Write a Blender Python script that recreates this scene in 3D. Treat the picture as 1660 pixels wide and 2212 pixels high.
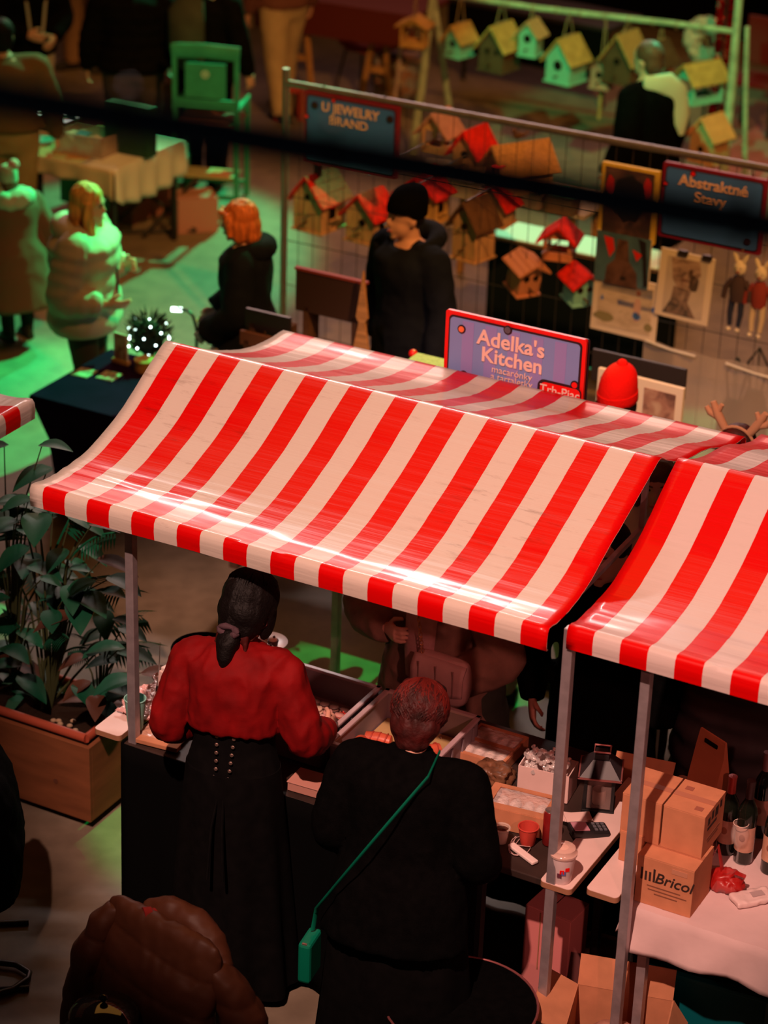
import bpy, bmesh, math, random
from mathutils import Vector, Matrix, Euler, noise, kdtree
random.seed(7)
for o in list(bpy.data.objects): bpy.data.objects.remove(o)
scene = bpy.context.scene
COL = scene.collection
PI = math.pi
R = math.radians

# ------------------------------------------------------------------ camera
H = 5.91; FPX = 5222.0; PITCH = 0.45385; ROLL = 0.034144
CF = Vector((0, math.cos(PITCH), -math.sin(PITCH)))
_r0 = Vector((1, 0, 0)); _u0 = Vector((0, math.sin(PITCH), math.cos(PITCH)))
CR = _r0*math.cos(ROLL) + _u0*math.sin(ROLL)
CU = -_r0*math.sin(ROLL) + _u0*math.cos(ROLL)
cd = bpy.data.cameras.new('camera'); cam = bpy.data.objects.new('camera', cd); COL.objects.link(cam)
m = Matrix.Identity(4)
for i in range(3):
    m[i][0] = CR[i]; m[i][1] = CU[i]; m[i][2] = -CF[i]
m.translation = (0, 0, H)
cam.matrix_world = m
cd.sensor_fit = 'VERTICAL'; cd.sensor_height = 36.0; cd.sensor_width = 27.0
cd.lens = FPX/2212.0*36.0
cd.clip_start = 0.05; cd.clip_end = 200
cd.dof.use_dof = True; cd.dof.focus_distance = 9.1; cd.dof.aperture_fstop = 1.9
scene.camera = cam

# ------------------------------------------------------------------ light
vs = scene.view_settings
vs.view_transform = 'Standard'; vs.look = 'None'; vs.gamma = 1.0; vs.use_curve_mapping = False
vs.exposure = 0.0
wd = bpy.data.worlds.new('hall_dark'); scene.world = wd; wd.use_nodes = True
wd.node_tree.nodes['Background'].inputs[0].default_value = (0.007, 0.003, 0.002, 1)
wd.node_tree.nodes['Background'].inputs[1].default_value = 1.0

def spot(name, loc, target, col, energy, size, blend=0.4, radius=0.15):
    l = bpy.data.lights.new(name, 'SPOT'); l.color = col; l.energy = energy
    l.spot_size = R(size); l.spot_blend = blend; l.shadow_soft_size = radius
    o = bpy.data.objects.new(name, l); COL.objects.link(o); o.location = loc
    o.rotation_euler = (Vector(target)-Vector(loc)).to_track_quat('-Z', 'Y').to_euler()
    return o
def area(name, loc, target, col, energy, sx, sy, spread=180):
    l = bpy.data.lights.new(name, 'AREA'); l.color = col; l.energy = energy
    l.shape = 'RECTANGLE'; l.size = sx; l.size_y = sy; l.spread = R(spread)
    o = bpy.data.objects.new(name, l); COL.objects.link(o); o.location = loc
    o.rotation_euler = (Vector(target)-Vector(loc)).to_track_quat('-Z', 'Y').to_euler()
    return o
spot('key_spot', (-1.8, 0.9, 10.6), (0.5, 8.55, 1.6), (1.0, 0.56, 0.44), 6900, 23, 0.5, 0.10)
spot('gallery_spot', (2.6, -1.0, 6.3), (0.55, 8.8, 0.9), (1.0, 0.32, 0.26), 850, 15, 0.5, 0.12)
area('back_light_bar', (-0.3, 24.0, 10.2), (0.2, 8.4, 1.9), (1.0, 0.84, 0.80), 85, 6.0, 0.3, 50)
area('far_stage_wash', (1.0, 26.0, 7.0), (0.5, 8, 2), (1.0, 0.45, 0.36), 150, 9, 2.5, 90)
spot('warm_spot_back', (3.5, 4.0, 10.5), (1.25, 15.4, 0.3), (1.0, 0.42, 0.10), 5600, 33, 0.6, 0.15)
spot('green_spot_floor', (2.6, 19.5, 7.5), (-2.35, 12.7, 0.2), (0.0, 1.0, 0.25), 16000, 18, 0.4, 0.1)
spot('green_spot_table', (1.0, 24, 8), (-1.9, 16.5, 0.6), (0.0, 1.0, 0.36), 8000, 16, 0.3, 0.1)
spot('green_spot_birdhouses', (-1.5, 8.0, 8.5), (1.6, 17.5, 1.0), (0.0, 1.0, 0.32), 4200, 13, 0.3, 0.1)
spot('green_spot_stall', (2.2, 14.5, 7.5), (-0.2, 9.5, 0), (0.0, 1.0, 0.15), 3600, 13, 0.2, 0.05)
area('hall_warm', (0, 14.5, 9.5), (0, 14.5, 0), (1.0, 0.42, 0.08), 190, 8, 8)
spot('green_spot_right', (3.6, 19.0, 7.5), (1.75, 12.9, 0.1), (0.0, 1.0, 0.35), 3500, 9, 0.3, 0.08)
spot('green_spot_wares', (4.0, 19.5, 7.0), (1.15, 14.6, 0.75), (0.0, 1.0, 0.45), 4000, 8, 0.3, 0.08)


# ------------------------------------------------------------------ frame helpers
YAW = -0.480865; SO = Vector((-1.28905, 8.20826, 0))
SA = Vector((math.cos(YAW), math.sin(YAW), 0)); SB = Vector((-math.sin(YAW), math.cos(YAW), 0))
def S(u, v, z=0): return SO + SA*u + SB*v + Vector((0, 0, z))
def ray(px, py): return CF + CR*((px-830)/FPX) + CU*((1106-py)/FPX)
def at(px, py, z):
    d = ray(px, py); t = (z-H)/d.z
    return Vector((0, 0, H)) + d*t
def aty(px, py, y):
    d = ray(px, py); return Vector((0, 0, H)) + d*(y/d.y)
def atv(px, py, v):
    d = ray(px, py); C = Vector((0, 0, H)); t = (v-(C-SO).dot(SB))/d.dot(SB)
    return C + d*t
def uvz(P): q = P-SO; return q.dot(SA), q.dot(SB), P.z

# ------------------------------------------------------------------ materials
TMP = bpy.data.scenes.new('work')
def tmp_graph():
    with bpy.context.temp_override(scene=TMP, view_layer=TMP.view_layers[0]): return bpy.context.evaluated_depsgraph_get()
MATS = {}
def mat(name, rgb, rough=0.7, spec=0.3, metal=0.0, var=0.0, vscale=8.0, bump=0.0, bscale=60.0, emit=None, estr=1.0, alpha=None, trans=0.0, stretch=None, rgb2=None):
    if name in MATS: return MATS[name]
    M = bpy.data.materials.new(name); M.use_nodes = True; MATS[name] = M
    nt = M.node_tree; b = nt.nodes['Principled BSDF']
    b.inputs['Base Color'].default_value = (*rgb, 1); b.inputs['Roughness'].default_value = rough
    b.inputs['Specular IOR Level'].default_value = spec; b.inputs['Metallic'].default_value = metal
    if trans: b.inputs['Transmission Weight'].default_value = trans
    if alpha is not None: b.inputs['Alpha'].default_value = alpha
    if emit: b.inputs['Emission Color'].default_value = (*emit, 1); b.inputs['Emission Strength'].default_value = estr
    if var or bump:
        tc = nt.nodes.new('ShaderNodeTexCoord'); src = tc.outputs['Object']
        if stretch:
            mp = nt.nodes.new('ShaderNodeMapping'); mp.inputs['Scale'].default_value = stretch
            nt.links.new(src, mp.inputs[0]); src = mp.outputs[0]
    if var:
        n = nt.nodes.new('ShaderNodeTexNoise'); n.inputs['Scale'].default_value = vscale; n.inputs['Detail'].default_value = 5
        nt.links.new(src, n.inputs['Vector'])
        rp = nt.nodes.new('ShaderNodeMapRange'); rp.inputs[1].default_value = 0.3; rp.inputs[2].default_value = 0.7
        nt.links.new(n.outputs['Fac'], rp.inputs[0])
        mx = nt.nodes.new('ShaderNodeMix'); mx.data_type = 'RGBA'
        c2 = rgb2 if rgb2 else tuple(min(1, c*(1+var)) for c in rgb); c1 = rgb if rgb2 else tuple(c*(1-var) for c in rgb)
        mx.inputs[6].default_value = (*c1, 1); mx.inputs[7].default_value = (*c2, 1)
        nt.links.new(rp.outputs[0], mx.inputs[0]); nt.links.new(mx.outputs[2], b.inputs['Base Color'])
    if bump:
        n2 = nt.nodes.new('ShaderNodeTexNoise'); n2.inputs['Scale'].default_value = bscale; n2.inputs['Detail'].default_value = 3
        nt.links.new(src, n2.inputs['Vector'])
        bp = nt.nodes.new('ShaderNodeBump'); bp.inputs['Strength'].default_value = bump; bp.inputs['Distance'].default_value = 0.01
        nt.links.new(n2.outputs['Fac'], bp.inputs['Height']); nt.links.new(bp.outputs[0], b.inputs['Normal'])
    return M

def canopy_mat(name, x0, dirt, white=(0.80, 0.70, 0.62), red=(0.80, 0.0006, 0.0012)):
    M = bpy.data.materials.new(name); M.use_nodes = True; nt = M.node_tree; N = nt.nodes; L = nt.links
    b = N['Principled BSDF']; b.inputs['Roughness'].default_value = 0.4; b.inputs['Specular IOR Level'].default_value = 0.25
    tc = N.new('ShaderNodeTexCoord'); sx = N.new('ShaderNodeSeparateXYZ'); L.new(tc.outputs['Object'], sx.inputs[0])
    def mth(op, a, bb=None):
        n = N.new('ShaderNodeMath'); n.operation = op
        for i, v in enumerate((a, bb)):
            if v is None: continue
            if isinstance(v, (int, float)): n.inputs[i].default_value = v
            else: L.new(v, n.inputs[i])
        return n.outputs[0]
    t = mth('MULTIPLY', mth('SUBTRACT', sx.outputs['X'], x0), 5.0)
    fr = mth('FRACT', t)
    isw = mth('GREATER_THAN', fr, 0.5)
    mx = N.new('ShaderNodeMix'); mx.data_type = 'RGBA'; mx.inputs[6].default_value = (*red, 1); mx.inputs[7].default_value = (*white, 1)
    L.new(isw, mx.inputs[0])
    mp = N.new('ShaderNodeMapping'); mp.inputs['Scale'].default_value = (4, 22, 22); L.new(tc.outputs['Object'], mp.inputs[0])
    n = N.new('ShaderNodeTexNoise'); n.inputs['Scale'].default_value = 1.6; n.inputs['Detail'].default_value = 8; n.inputs['Roughness'].default_value = 0.7
    L.new(mp.outputs[0], n.inputs['Vector'])
    n3 = N.new('ShaderNodeTexNoise'); n3.inputs['Scale'].default_value = 2.2; L.new(tc.outputs['Object'], n3.inputs['Vector'])
    r1 = N.new('ShaderNodeMapRange'); r1.inputs[1].default_value = 0.56; r1.inputs[2].default_value = 0.80; L.new(n.outputs['Fac'], r1.inputs[0])
    r3 = N.new('ShaderNodeMapRange'); r3.inputs[1].default_value = 0.40; r3.inputs[2].default_value = 0.72; L.new(n3.outputs['Fac'], r3.inputs[0])
    d = mth('MULTIPLY', mth('MULTIPLY', r1.outputs[0], mth('ADD', mth('MULTIPLY', r3.outputs[0], 0.9), 0.12)), dirt)
    mx2 = N.new('ShaderNodeMix'); mx2.data_type = 'RGBA'; mx2.blend_type = 'MULTIPLY'; mx2.inputs[7].default_value = (0.34, 0.22, 0.17, 1)
    L.new(mx.outputs[2], mx2.inputs[6]); L.new(d, mx2.inputs[0]); L.new(mx2.outputs[2], b.inputs['Base Color'])
    mp2 = N.new('ShaderNodeMapping'); mp2.inputs['Scale'].default_value = (0.7, 30, 30); L.new(tc.outputs['Object'], mp2.inputs[0])
    nb = N.new('ShaderNodeTexNoise'); nb.inputs['Scale'].default_value = 1.0; nb.inputs['Detail'].default_value = 4; L.new(mp2.outputs[0], nb.inputs['Vector'])
    bp = N.new('ShaderNodeBump'); bp.inputs['Strength'].default_value = 0.4; bp.inputs['Distance'].default_value = 0.012
    L.new(nb.outputs['Fac'], bp.inputs['Height']); L.new(bp.outputs[0], b.inputs['Normal'])
    b.inputs['Coat Weight'].default_value = 0.45; b.inputs['Coat Roughness'].default_value = 0.14
    tl = N.new('ShaderNodeBsdfTranslucent'); L.new(mx2.outputs[2], tl.inputs['Color'])
    ms = N.new('ShaderNodeMixShader'); ms.inputs[0].default_value = 0.3
    L.new(b.outputs[0], ms.inputs[1]); L.new(tl.outputs[0], ms.inputs[2]); L.new(ms.outputs[0], N['Material Output'].inputs['Surface'])
    return M

# ------------------------------------------------------------------ mesh builder
def ortho(t):
    t = t.normalized(); a = Vector((0, 0, 1)) if abs(t.z) < 0.9 else Vector((0, 1, 0))
    s = t.cross(a).normalized(); return s, s.cross(t).normalized()
class MB:
    def __init__(s): s.v = []; s.f = []; s.mi = []; s.cur = 0
    def add(s, vs_, fs):
        o = len(s.v); s.v += [Vector(p) for p in vs_]
        for f in fs: s.f.append([i+o for i in f]); s.mi.append(s.cur)
        return s
    def box(s, c, d, rz=0.0, rx=0.0, ry=0.0, M=None):
        c = Vector(c); x, y, z = d[0]/2, d[1]/2, d[2]/2
        rot = Euler((rx, ry, rz)).to_matrix() if M is None else M
        vs_ = [c + rot @ Vector((a*x, b*y, e*z)) for e in (-1, 1) for a, b in ((-1, -1), (1, -1), (1, 1), (-1, 1))]
        return s.add(vs_, [(0, 3, 2, 1), (4, 5, 6, 7), (0, 1, 5, 4), (1, 2, 6, 5), (2, 3, 7, 6), (3, 0, 4, 7)])
    def loft(s, rings, caps=True, closed=True):
        n = len(rings[0]); vs_ = [p for r in rings for p in r]; fs = []
        for i in range(len(rings)-1):
            for k in range(n if closed else n-1):
                k2 = (k+1) % n; fs.append((i*n+k, i*n+k2, (i+1)*n+k2, (i+1)*n+k))
        if caps and closed: fs.append(tuple(range(n))[::-1]); fs.append(tuple((len(rings)-1)*n+k for k in range(n)))
        return s.add(vs_, fs)
    def tube(s, pts, r, n=8, caps=True, flat=1.0, side=None):
        pts = [Vector(p) for p in pts]; rs = r if isinstance(r, (list, tuple)) else [r]*len(pts)
        rings = []; ps = None
        for i, p in enumerate(pts):
            t = (pts[min(i+1, len(pts)-1)]-pts[max(i-1, 0)])
            if t.length < 1e-9: t = Vector((0, 0, 1))
            t.normalize()
            if ps is None:
                sd = ortho(t)[0] if side is None else (Vector(side)-t*Vector(side).dot(t)).normalized()
            else:
                sd = ps - t*ps.dot(t); sd = sd.normalized() if sd.length > 1e-6 else ortho(t)[0]
            ps = sd; u = t.cross(sd)
            rr = rs[i]; ra, rb = (rr if isinstance(rr, (list, tuple)) else (rr, rr*flat))
            rings.append([p + sd*(math.cos(2*PI*k/n)*ra) + u*(math.sin(2*PI*k/n)*rb) for k in range(n)])
        return s.loft(rings, caps)
    def lathe(s, prof, c=(0, 0, 0), n=20, caps=True, M=None):
        c = Vector(c); rings = []
        for r_, z in prof:
            ring = [Vector((math.cos(2*PI*k/n)*r_, math.sin(2*PI*k/n)*r_, z)) for k in range(n)]
            if M is not None: ring = [M @ p for p in ring]
            rings.append([c+p for p in ring])
        return s.loft(rings, caps)
    def ell(s, c, r, n=14, m_=9, M=None):
        c = Vector(c); r = r if isinstance(r, (list, tuple, Vector)) else (r, r, r); rings = []
        for i in range(m_+1):
            a = -PI/2 + PI*(i+0.0)/m_; a = max(-PI/2+0.02, min(PI/2-0.02, a))
            ring = []
            for k in range(n):
                p = Vector((math.cos(a)*math.cos(2*PI*k/n)*r[0], math.cos(a)*math.sin(2*PI*k/n)*r[1], math.sin(a)*r[2]))
                ring.append(c + (M @ p if M is not None else p))
            rings.append(ring)
        return s.loft(rings)
    def prism(s, poly, d, M=None):
        """poly: 2d outline in local XZ, extruded along +Y by d; M 4x4"""
        n = len(poly); vs_ = [Vector((x, 0, z)) for x, z in poly]+[Vector((x, d, z)) for x, z in poly]
        if M is not None: vs_ = [M @ p for p in vs_]
        fs = [tuple(range(n)), tuple(range(2*n-1, n-1, -1))]+[(k, k+n, (k+1) % n+n, (k+1) % n) for k in range(n)]
        return s.add(vs_, fs)
    def quad(s, a, b, c, d): return s.add([a, b, c, d], [(0, 1, 2, 3)])
    def mesh(s, name):
        me = bpy.data.meshes.new(name); me.from_pydata([tuple(p) for p in s.v], [], s.f); me.update()
        bm = bmesh.new(); bm.from_mesh(me); bmesh.ops.recalc_face_normals(bm, faces=bm.faces); bm.to_mesh(me); bm.free()
        return me
    def build(s, name, material, parent=None, smooth=False, bevel=0.0, loc=None, rot=None):
        me = s.mesh(name)
        for mm in (material if isinstance(material, (list, tuple)) else [material]): me.materials.append(mm)
        if len(me.materials) > 1 and len(me.polygons) == len(s.mi):
            me.polygons.foreach_set('material_index', s.mi)
        if smooth:
            me.polygons.foreach_set('use_smooth', [True]*len(me.polygons))
            try: me.set_sharp_from_angle(angle=R(smooth if smooth is not True else 50))
            except Exception: pass
        o = bpy.data.objects.new(name, me); COL.objects.link(o)
        if parent is not None: o.parent = parent
        if loc is not None: o.location = loc
        if rot is not None: o.rotation_euler = rot
        if bevel:
            b = o.modifiers.new('bevel', 'BEVEL'); b.width = bevel; b.segments = 2; b.limit_method = 'ANGLE'
        return o
def tag(o, label, cat, group=None, kind=None):
    if label: o['label'] = label
    if cat: o['category'] = cat
    if group: o['group'] = group
    if kind: o['kind'] = kind
    return o
def thing(name, label, cat, loc=(0, 0, 0), rz=0.0, group=None):
    o = bpy.data.objects.new(name, None); COL.objects.link(o); o.location = loc; o.rotation_euler = (0, 0, rz); o.empty_display_size = 0.1
    return tag(o, label, cat, group)
def struct(o): o['kind'] = 'structure'; return o
def part(name, me, parent, loc=(0, 0, 0), rot=(0, 0, 0), scale=None):
    o = bpy.data.objects.new(name, me); COL.objects.link(o); o.parent = parent; o.location = loc; o.rotation_euler = rot
    if scale: o.scale = scale
    return o
def text(name, body, size, loc, rot, material, parent, ext=0.002, off=0.0, align='CENTER', shear=0.0, spacing=1.0, sx=1.0):
    c = bpy.data.curves.new(name, 'FONT'); c.body = body; c.size = size; c.extrude = ext; c.offset = off; c.align_x = align; c.align_y = 'CENTER'; c.shear = shear; c.space_character = spacing
    c.resolution_u = 6
    t = bpy.data.objects.new(name+'_t', c); TMP.collection.objects.link(t)
    dg = tmp_graph(); me = bpy.data.meshes.new_from_object(t.evaluated_get(dg))
    bpy.data.objects.remove(t); me.name = name; me.materials.clear(); me.materials.append(material)
    o = bpy.data.objects.new(name, me); COL.objects.link(o); o.parent = parent; o.location = loc; o.rotation_euler = rot; o.scale = (sx, 1, 1)
    return o
def remesh(mb, voxel, smooth=3):
    me = mb.mesh('tmp'); o = bpy.data.objects.new('tmp', me); TMP.collection.objects.link(o)
    md = o.modifiers.new('r', 'REMESH'); md.mode = 'VOXEL'; md.voxel_size = voxel; md.use_smooth_shade = True
    if smooth:
        sm = o.modifiers.new('s', 'SMOOTH'); sm.factor = 0.5; sm.iterations = smooth
    dg = tmp_graph(); out = bpy.data.meshes.new_from_object(o.evaluated_get(dg))
    bpy.data.objects.remove(o); bpy.data.meshes.remove(me)
    return out
def wrinkle(me, amp, sc, seed=0, stretch=(1, 1, 1)):
    off = Vector((seed*3.1, seed*1.7, seed*2.3)); ns = [v.normal.copy() for v in me.vertices]
    for v, nn in zip(me.vertices, ns):
        p = Vector((v.co.x*stretch[0], v.co.y*stretch[1], v.co.z*stretch[2]))*sc + off
        k = noise.noise(p) + 0.5*noise.noise(p*2.1)
        v.co += nn*(amp*(1-abs(k)*2.0))
    me.update()
def link_mesh(name, me, material, parent, smooth=True):
    me.name = name; me.materials.clear(); me.materials.append(material)
    me.polygons.foreach_set('use_smooth', [smooth]*len(me.polygons))
    o = bpy.data.objects.new(name, me); COL.objects.link(o); o.parent = parent
    return o

# ------------------------------------------------------------------ setting
def floor_mat():
    M = bpy.data.materials.new('hall_concrete'); M.use_nodes = True; nt = M.node_tree; N = nt.nodes; L = nt.links; b = N['Principled BSDF']
    tc = N.new('ShaderNodeTexCoord')
    n = N.new('ShaderNodeTexNoise'); n.inputs['Scale'].default_value = 0.55; n.inputs['Detail'].default_value = 6; L.new(tc.outputs['Object'], n.inputs[0])
    n2 = N.new('ShaderNodeTexNoise'); n2.inputs['Scale'].default_value = 7; n2.inputs['Detail'].default_value = 8; L.new(tc.outputs['Object'], n2.inputs[0])
    r = N.new('ShaderNodeValToRGB'); r.color_ramp.elements[0].position = 0.32; r.color_ramp.elements[0].color = (0.17, 0.13, 0.09, 1)
    r.color_ramp.elements[1].position = 0.7; r.color_ramp.elements[1].color = (0.29, 0.23, 0.165, 1); L.new(n.outputs['Fac'], r.inputs[0])
    mx = N.new('ShaderNodeMix'); mx.data_type = 'RGBA'; mx.blend_type = 'MULTIPLY'; mx.inputs[0].default_value = 0.45
    r2 = N.new('ShaderNodeValToRGB'); r2.color_ramp.elements[0].position = 0.35; r2.color_ramp.elements[0].color = (0.45, 0.42, 0.4, 1); r2.color_ramp.elements[1].position = 0.62
    L.new(n2.outputs['Fac'], r2.inputs[0]); L.new(r.outputs[0], mx.inputs[6]); L.new(r2.outputs[0], mx.inputs[7]); L.new(mx.outputs[2], b.inputs['Base Color'])
    b.inputs['Roughness'].default_value = 0.55; b.inputs['Specular IOR Level'].default_value = 0.3
    return M
fl = MB().box((0, 10, -0.05), (44, 44, 0.1)).build('floor', floor_mat()); struct(fl)
M_wall = mat('hall_wall', (0.09, 0.06, 0.045), 0.9, 0.1, var=0.3, vscale=1.5)
struct(MB().box((0, 30.1, 4), (44, 0.2, 8)).build('wall_back', M_wall))

M_post = mat('galvanised_tube', (0.42, 0.36, 0.38), 0.45, 0.5, 0.6, var=0.15, vscale=20)
M_steel = mat('fence_steel', (0.17, 0.15, 0.16), 0.45, 0.5, 0.5, var=0.15, vscale=14)
M_rope = mat('jute_rope', (0.30, 0.2, 0.12), 0.9, 0.1)

PROF = [(0.012, 1.866), (0.0, 1.868), (-0.004, 1.905), (-0.001, 1.938), (0.010, 1.954), (0.034, 1.953), (0.07, 1.944), (0.15, 1.939), (0.22, 1.939), (0.3, 1.943), (0.38, 1.954), (0.48, 1.984), (0.6, 2.03), (0.72, 2.097), (0.79, 2.141), (0.89, 2.198), (0.92, 2.214), (0.942, 2.22), (0.963, 2.215), (0.99, 2.2), (1.1, 2.145), (1.25, 2.078), (1.384, 2.028), (1.474, 1.999), (1.565, 1.975), (1.64, 1.962), (1.714, 1.954), (1.78, 1.951), (1.85, 1.953), (1.885, 1.951), (1.9, 1.94), (1.906, 1.9), (1.903, 1.86)]
def resample(prof, m_=3):
    out = []
    for i in range(len(prof)-1):
        p0 = prof[max(i-1, 0)]; p1 = prof[i]; p2 = prof[i+1]; p3 = prof[min(i+2, len(prof)-1)]; L = math.hypot(p2[0]-p1[0], p2[1]-p1[1]); k = max(1, min(6, int(L/.02)))
        for j in range(k):
            t = j/k; f_ = lambda a, b, c, d: .5*((2*b)+(-a+c)*t+(2*a-5*b+4*c-d)*t*t+(-a+3*b-3*c+d)*t**3)
            out.append(tuple(f_(p0[x], p1[x], p2[x], p3[x]) for x in (0, 1)) if L > .03 else (p1[0]+(p2[0]-p1[0])*t, p1[1]+(p2[1]-p1[1])*t))
    return out+[prof[-1]]
PROF2 = resample(PROF)
def canopy(name, u0, u1, material, parent, sag=0.0, seed=0, back=(0.0, 0.0)):
    nu = 56; mb = MB(); rings = []
    for i in range(nu+1):
        u = u0+(u1-u0)*i/nu; k = i/nu; ring = []
        for (v, z) in PROF2:
            dz = sag*math.exp(-((v-0.55)/0.28)**2)*k+(back[0]*(1-k**1.5)+back[1]*k**1.5)*math.exp(-((v-1.47)/0.27)**2)
            amp = 0.0030*math.exp(-((v-0.2)/0.2)**2)+0.0016+0.002*math.exp(-((v-1.7)/0.15)**2)
            if .03 < v < .9 or 1.0 < v < 1.87: dz += amp*(noise.noise(Vector((u*1.6, v*26, seed)))+.6*noise.noise(Vector((u*5, v*9, seed+3))))
            if v < 0.03 and z < 1.95: dz += 0.004*noise.noise(Vector((u*2.3, 0, seed+4)))
            ring.append(Vector((u, v, z+dz)))
        rings.append(ring)
    mb.loft(rings, caps=False, closed=False)
    o = mb.build(name, material, parent, smooth=60)
    sd = o.modifiers.new('thick', 'SOLIDIFY'); sd.thickness = 0.003; sd.offset = -1
    return o
def post(u, v, z0, z1, parent, name='post', s=0.036):
    o = MB().box((u, v, (z0+z1)/2), (s, s, z1-z0)).build(name, M_post, parent, bevel=0.003)
    c = MB().box((u, v, z0+0.012), (s+0.02, s+0.02, 0.024)).build('foot_plug', mat('black_plastic', (0.012, 0.012, 0.013), 0.5, 0.4), o, bevel=0.003)
    return o
def bar(name, p, q, s, parent, material=None):
    p = Vector(p); q = Vector(q); d = q-p; M = d.to_track_quat('X', 'Z').to_matrix()
    return MB().box((p+q)/2, (d.length, s, s), M=M).build(name, material or M_post, parent, bevel=0.002)
def stall_frame(root, u0, u1, vf, vb, pts):
    for (u, v) in pts: post(u, v, 0, 1.94, root)
    bar('front_rail', (u0+0.02, 0.022, 1.93), (u1-0.02, 0.022, 1.93), 0.03, root)
    bar('back_rail', (u0+0.02, 1.88, 1.93), (u1-0.02, 1.88, 1.93), 0.03, root)
    bar('ridge_pole', (u0+0.02, 0.942, 2.195), (u1-0.02, 0.942, 2.195), 0.03, root)
    for u in (u0+0.05, u1-0.05):
        bar('rafter', (u, 0.04, 1.905), (u, 0.94, 1.93), 0.02, root); bar('rafter', (u, 1.86, 1.905), (u, 0.94, 1.93), 0.02, root)
        bar('king_post', (u, 0.942, 1.92), (u, 0.942, 2.19), 0.022, root)
st1 = thing('market_stall', 'market stall with long red and white striped awning, whole in the middle', 'stall', SO, YAW)
canopy('awning', -0.06, 2.1, canopy_mat('striped_vinyl', 0.0, 1.0), st1, 0.065, back=(0.0, 0.066))
stall_frame(st1, -0.06, 2.1, 0, 1.9, [(0.30, 0.14), (2.15, 0.08), (0.30, 1.78), (1.87, 1.78)])
st2 = thing('market_stall', 'market stall with striped awning cut off by the right picture edge', 'stall', S(0, 0.05, 0.004), YAW)
canopy('awning', 2.15, 4.3, canopy_mat('striped_vinyl_clean', 2.148, 0.22, (0.80, 0.68, 0.64)), st2, 0.05, seed=5, back=(0.07, 0.03))
stall_frame(st2, 2.15, 4.3, 0, 1.9, [(2.42, 0.09), (4.1, 0.09), (2.17, 1.72), (4.1, 1.78)])
# wire wound round the rear post
wb = MB(); hx = [(1.87+math.cos(t*0.5)*0.03*1.2, 1.78+math.sin(t*0.5)*0.03*1.2, 0.9+t*0.008) for t in range(110)]
wb.tube(hx, 0.004, 5); wb.build('wound_cable', mat('black_cable', (0.01, 0.01, 0.01), 0.5), st1)
pc = at(74, 862, 1.955)
st3 = thing('market_stall', 'striped awning corner poking in at the left picture edge', 'stall', (pc.x, pc.y, 0), YAW+PI/2)
canopy('awning', -2.1, 0.0, canopy_mat('striped_vinyl_left', -0.2, 0.25, (0.80, 0.68, 0.64)), st3, 0.0, seed=9)
stall_frame(st3, -2.1, 0.0, 0, 1.9, [(-1.8, 0.14), (-0.25, 1.78), (-1.8, 1.78)])

# stall name boards -------------------------------------------------
M_sred = mat('sign_red', (0.75, 0.006, 0.004), 0.4, 0.4); M_sdark = mat('sign_dark', (0.03, 0.008, 0.012), 0.5)
M_sblue = mat('sign_blue', (0.19, 0.25, 0.52), 0.45, 0.4); M_sblue2 = mat('sign_violet', (0.26, 0.22, 0.50), 0.45, 0.4)
M_stext = mat('sign_lettering', (0.80, 0.52, 0.45), 0.5)
M_sgrey = mat('sign_grey', (0.10, 0.08, 0.10), 0.5); M_sor = mat('sign_orange', (0.8, 0.16, 0.05), 0.5)
def outline(w, h, r, n=6):
    pts = []
    for cx, cz, a0 in ((w/2-r, h-r, 0), (-w/2+r, h-r, 90), (-w/2+r, r, 180), (w/2-r, r, 270)):
        for k in range(n+1):
            a = R(a0+90*k/n); pts.append((cx+math.cos(a)*r, cz+math.sin(a)*r))
    return pts
def layer(name, w, h, z0, y0, d, r, material, parent, x=0.0):
    mb = MB(); mb.prism([(px+x, pz+z0) for px, pz in outline(w, h, r)], d, Matrix.Translation((0, y0, 0)))
    return mb.build(name, material, parent)
def sign(label, P, w, h, lines, dots, tag_text=None, stripes=True, depth=0.05, red=None, blue=None):
    r = thing('stall_sign', label, 'sign', P, YAW)
    layer('board', w, h, 0, 0, depth, 0.012, red or M_sred, r)
    layer('border_line', w-0.034, h-0.034, 0.017, -0.003, 0.004, 0.02, M_sdark, r)
    face = layer('blue_panel', w-0.05, h-0.05, 0.025, -0.006, 0.004, 0.016, blue or M_sblue, r)
    if stripes:
        nst = 5; sw = (w-0.06)/(2*nst+1)
        for k in range(nst):
            layer('panel_stripe', sw, h-0.064, 0.032, -0.0075, 0.002, 0.001, M_sblue2, r, x=-(w-0.06)/2+sw*(2*k+1.5))
    for (x, z, mm, rad) in dots:
        d = MB().lathe([(rad+0.006, 0), (rad+0.006, 0.003)], n=16, M=Euler((PI/2, 0, 0)).to_matrix()).build('dot_rim', M_sdark, r, loc=(x, -0.0085, z))
        MB().lathe([(rad, 0), (rad, 0.004)], n=16, M=Euler((PI/2, 0, 0)).to_matrix()).build('dot', mm, d, loc=(0, -0.002, 0))
    for (t, size, x, z, off) in lines:
        text('lettering', t, size, (x, -0.0105, z), (PI/2, 0, 0), M_stext, r, 0.0015, off)
    if tag_text:
        layer('tag_rim', 0.20, 0.15, h-0.362, -0.0105, 0.003, 0.03, M_sdark, r, x=w/2-0.105)
        layer('tag', 0.185, 0.14, h-0.362, -0.0125, 0.003, 0.025, M_sred, r, x=w/2-0.10)
        text('lettering', tag_text, 0.054, (w/2-0.10, -0.0145, h-0.252), (PI/2, 0, 0), M_stext, r, 0.001, 0.0006)
    return r
pl = atv(968, 668, 1.95); pr = atv(1272, 730, 1.95); W1 = (pr-pl).length
ul = uvz(pl)[0]; ur = uvz(pr)[0]; zt = (pl.z+pr.z)/2; zb = 1.885; Hs = zt-zb
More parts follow.
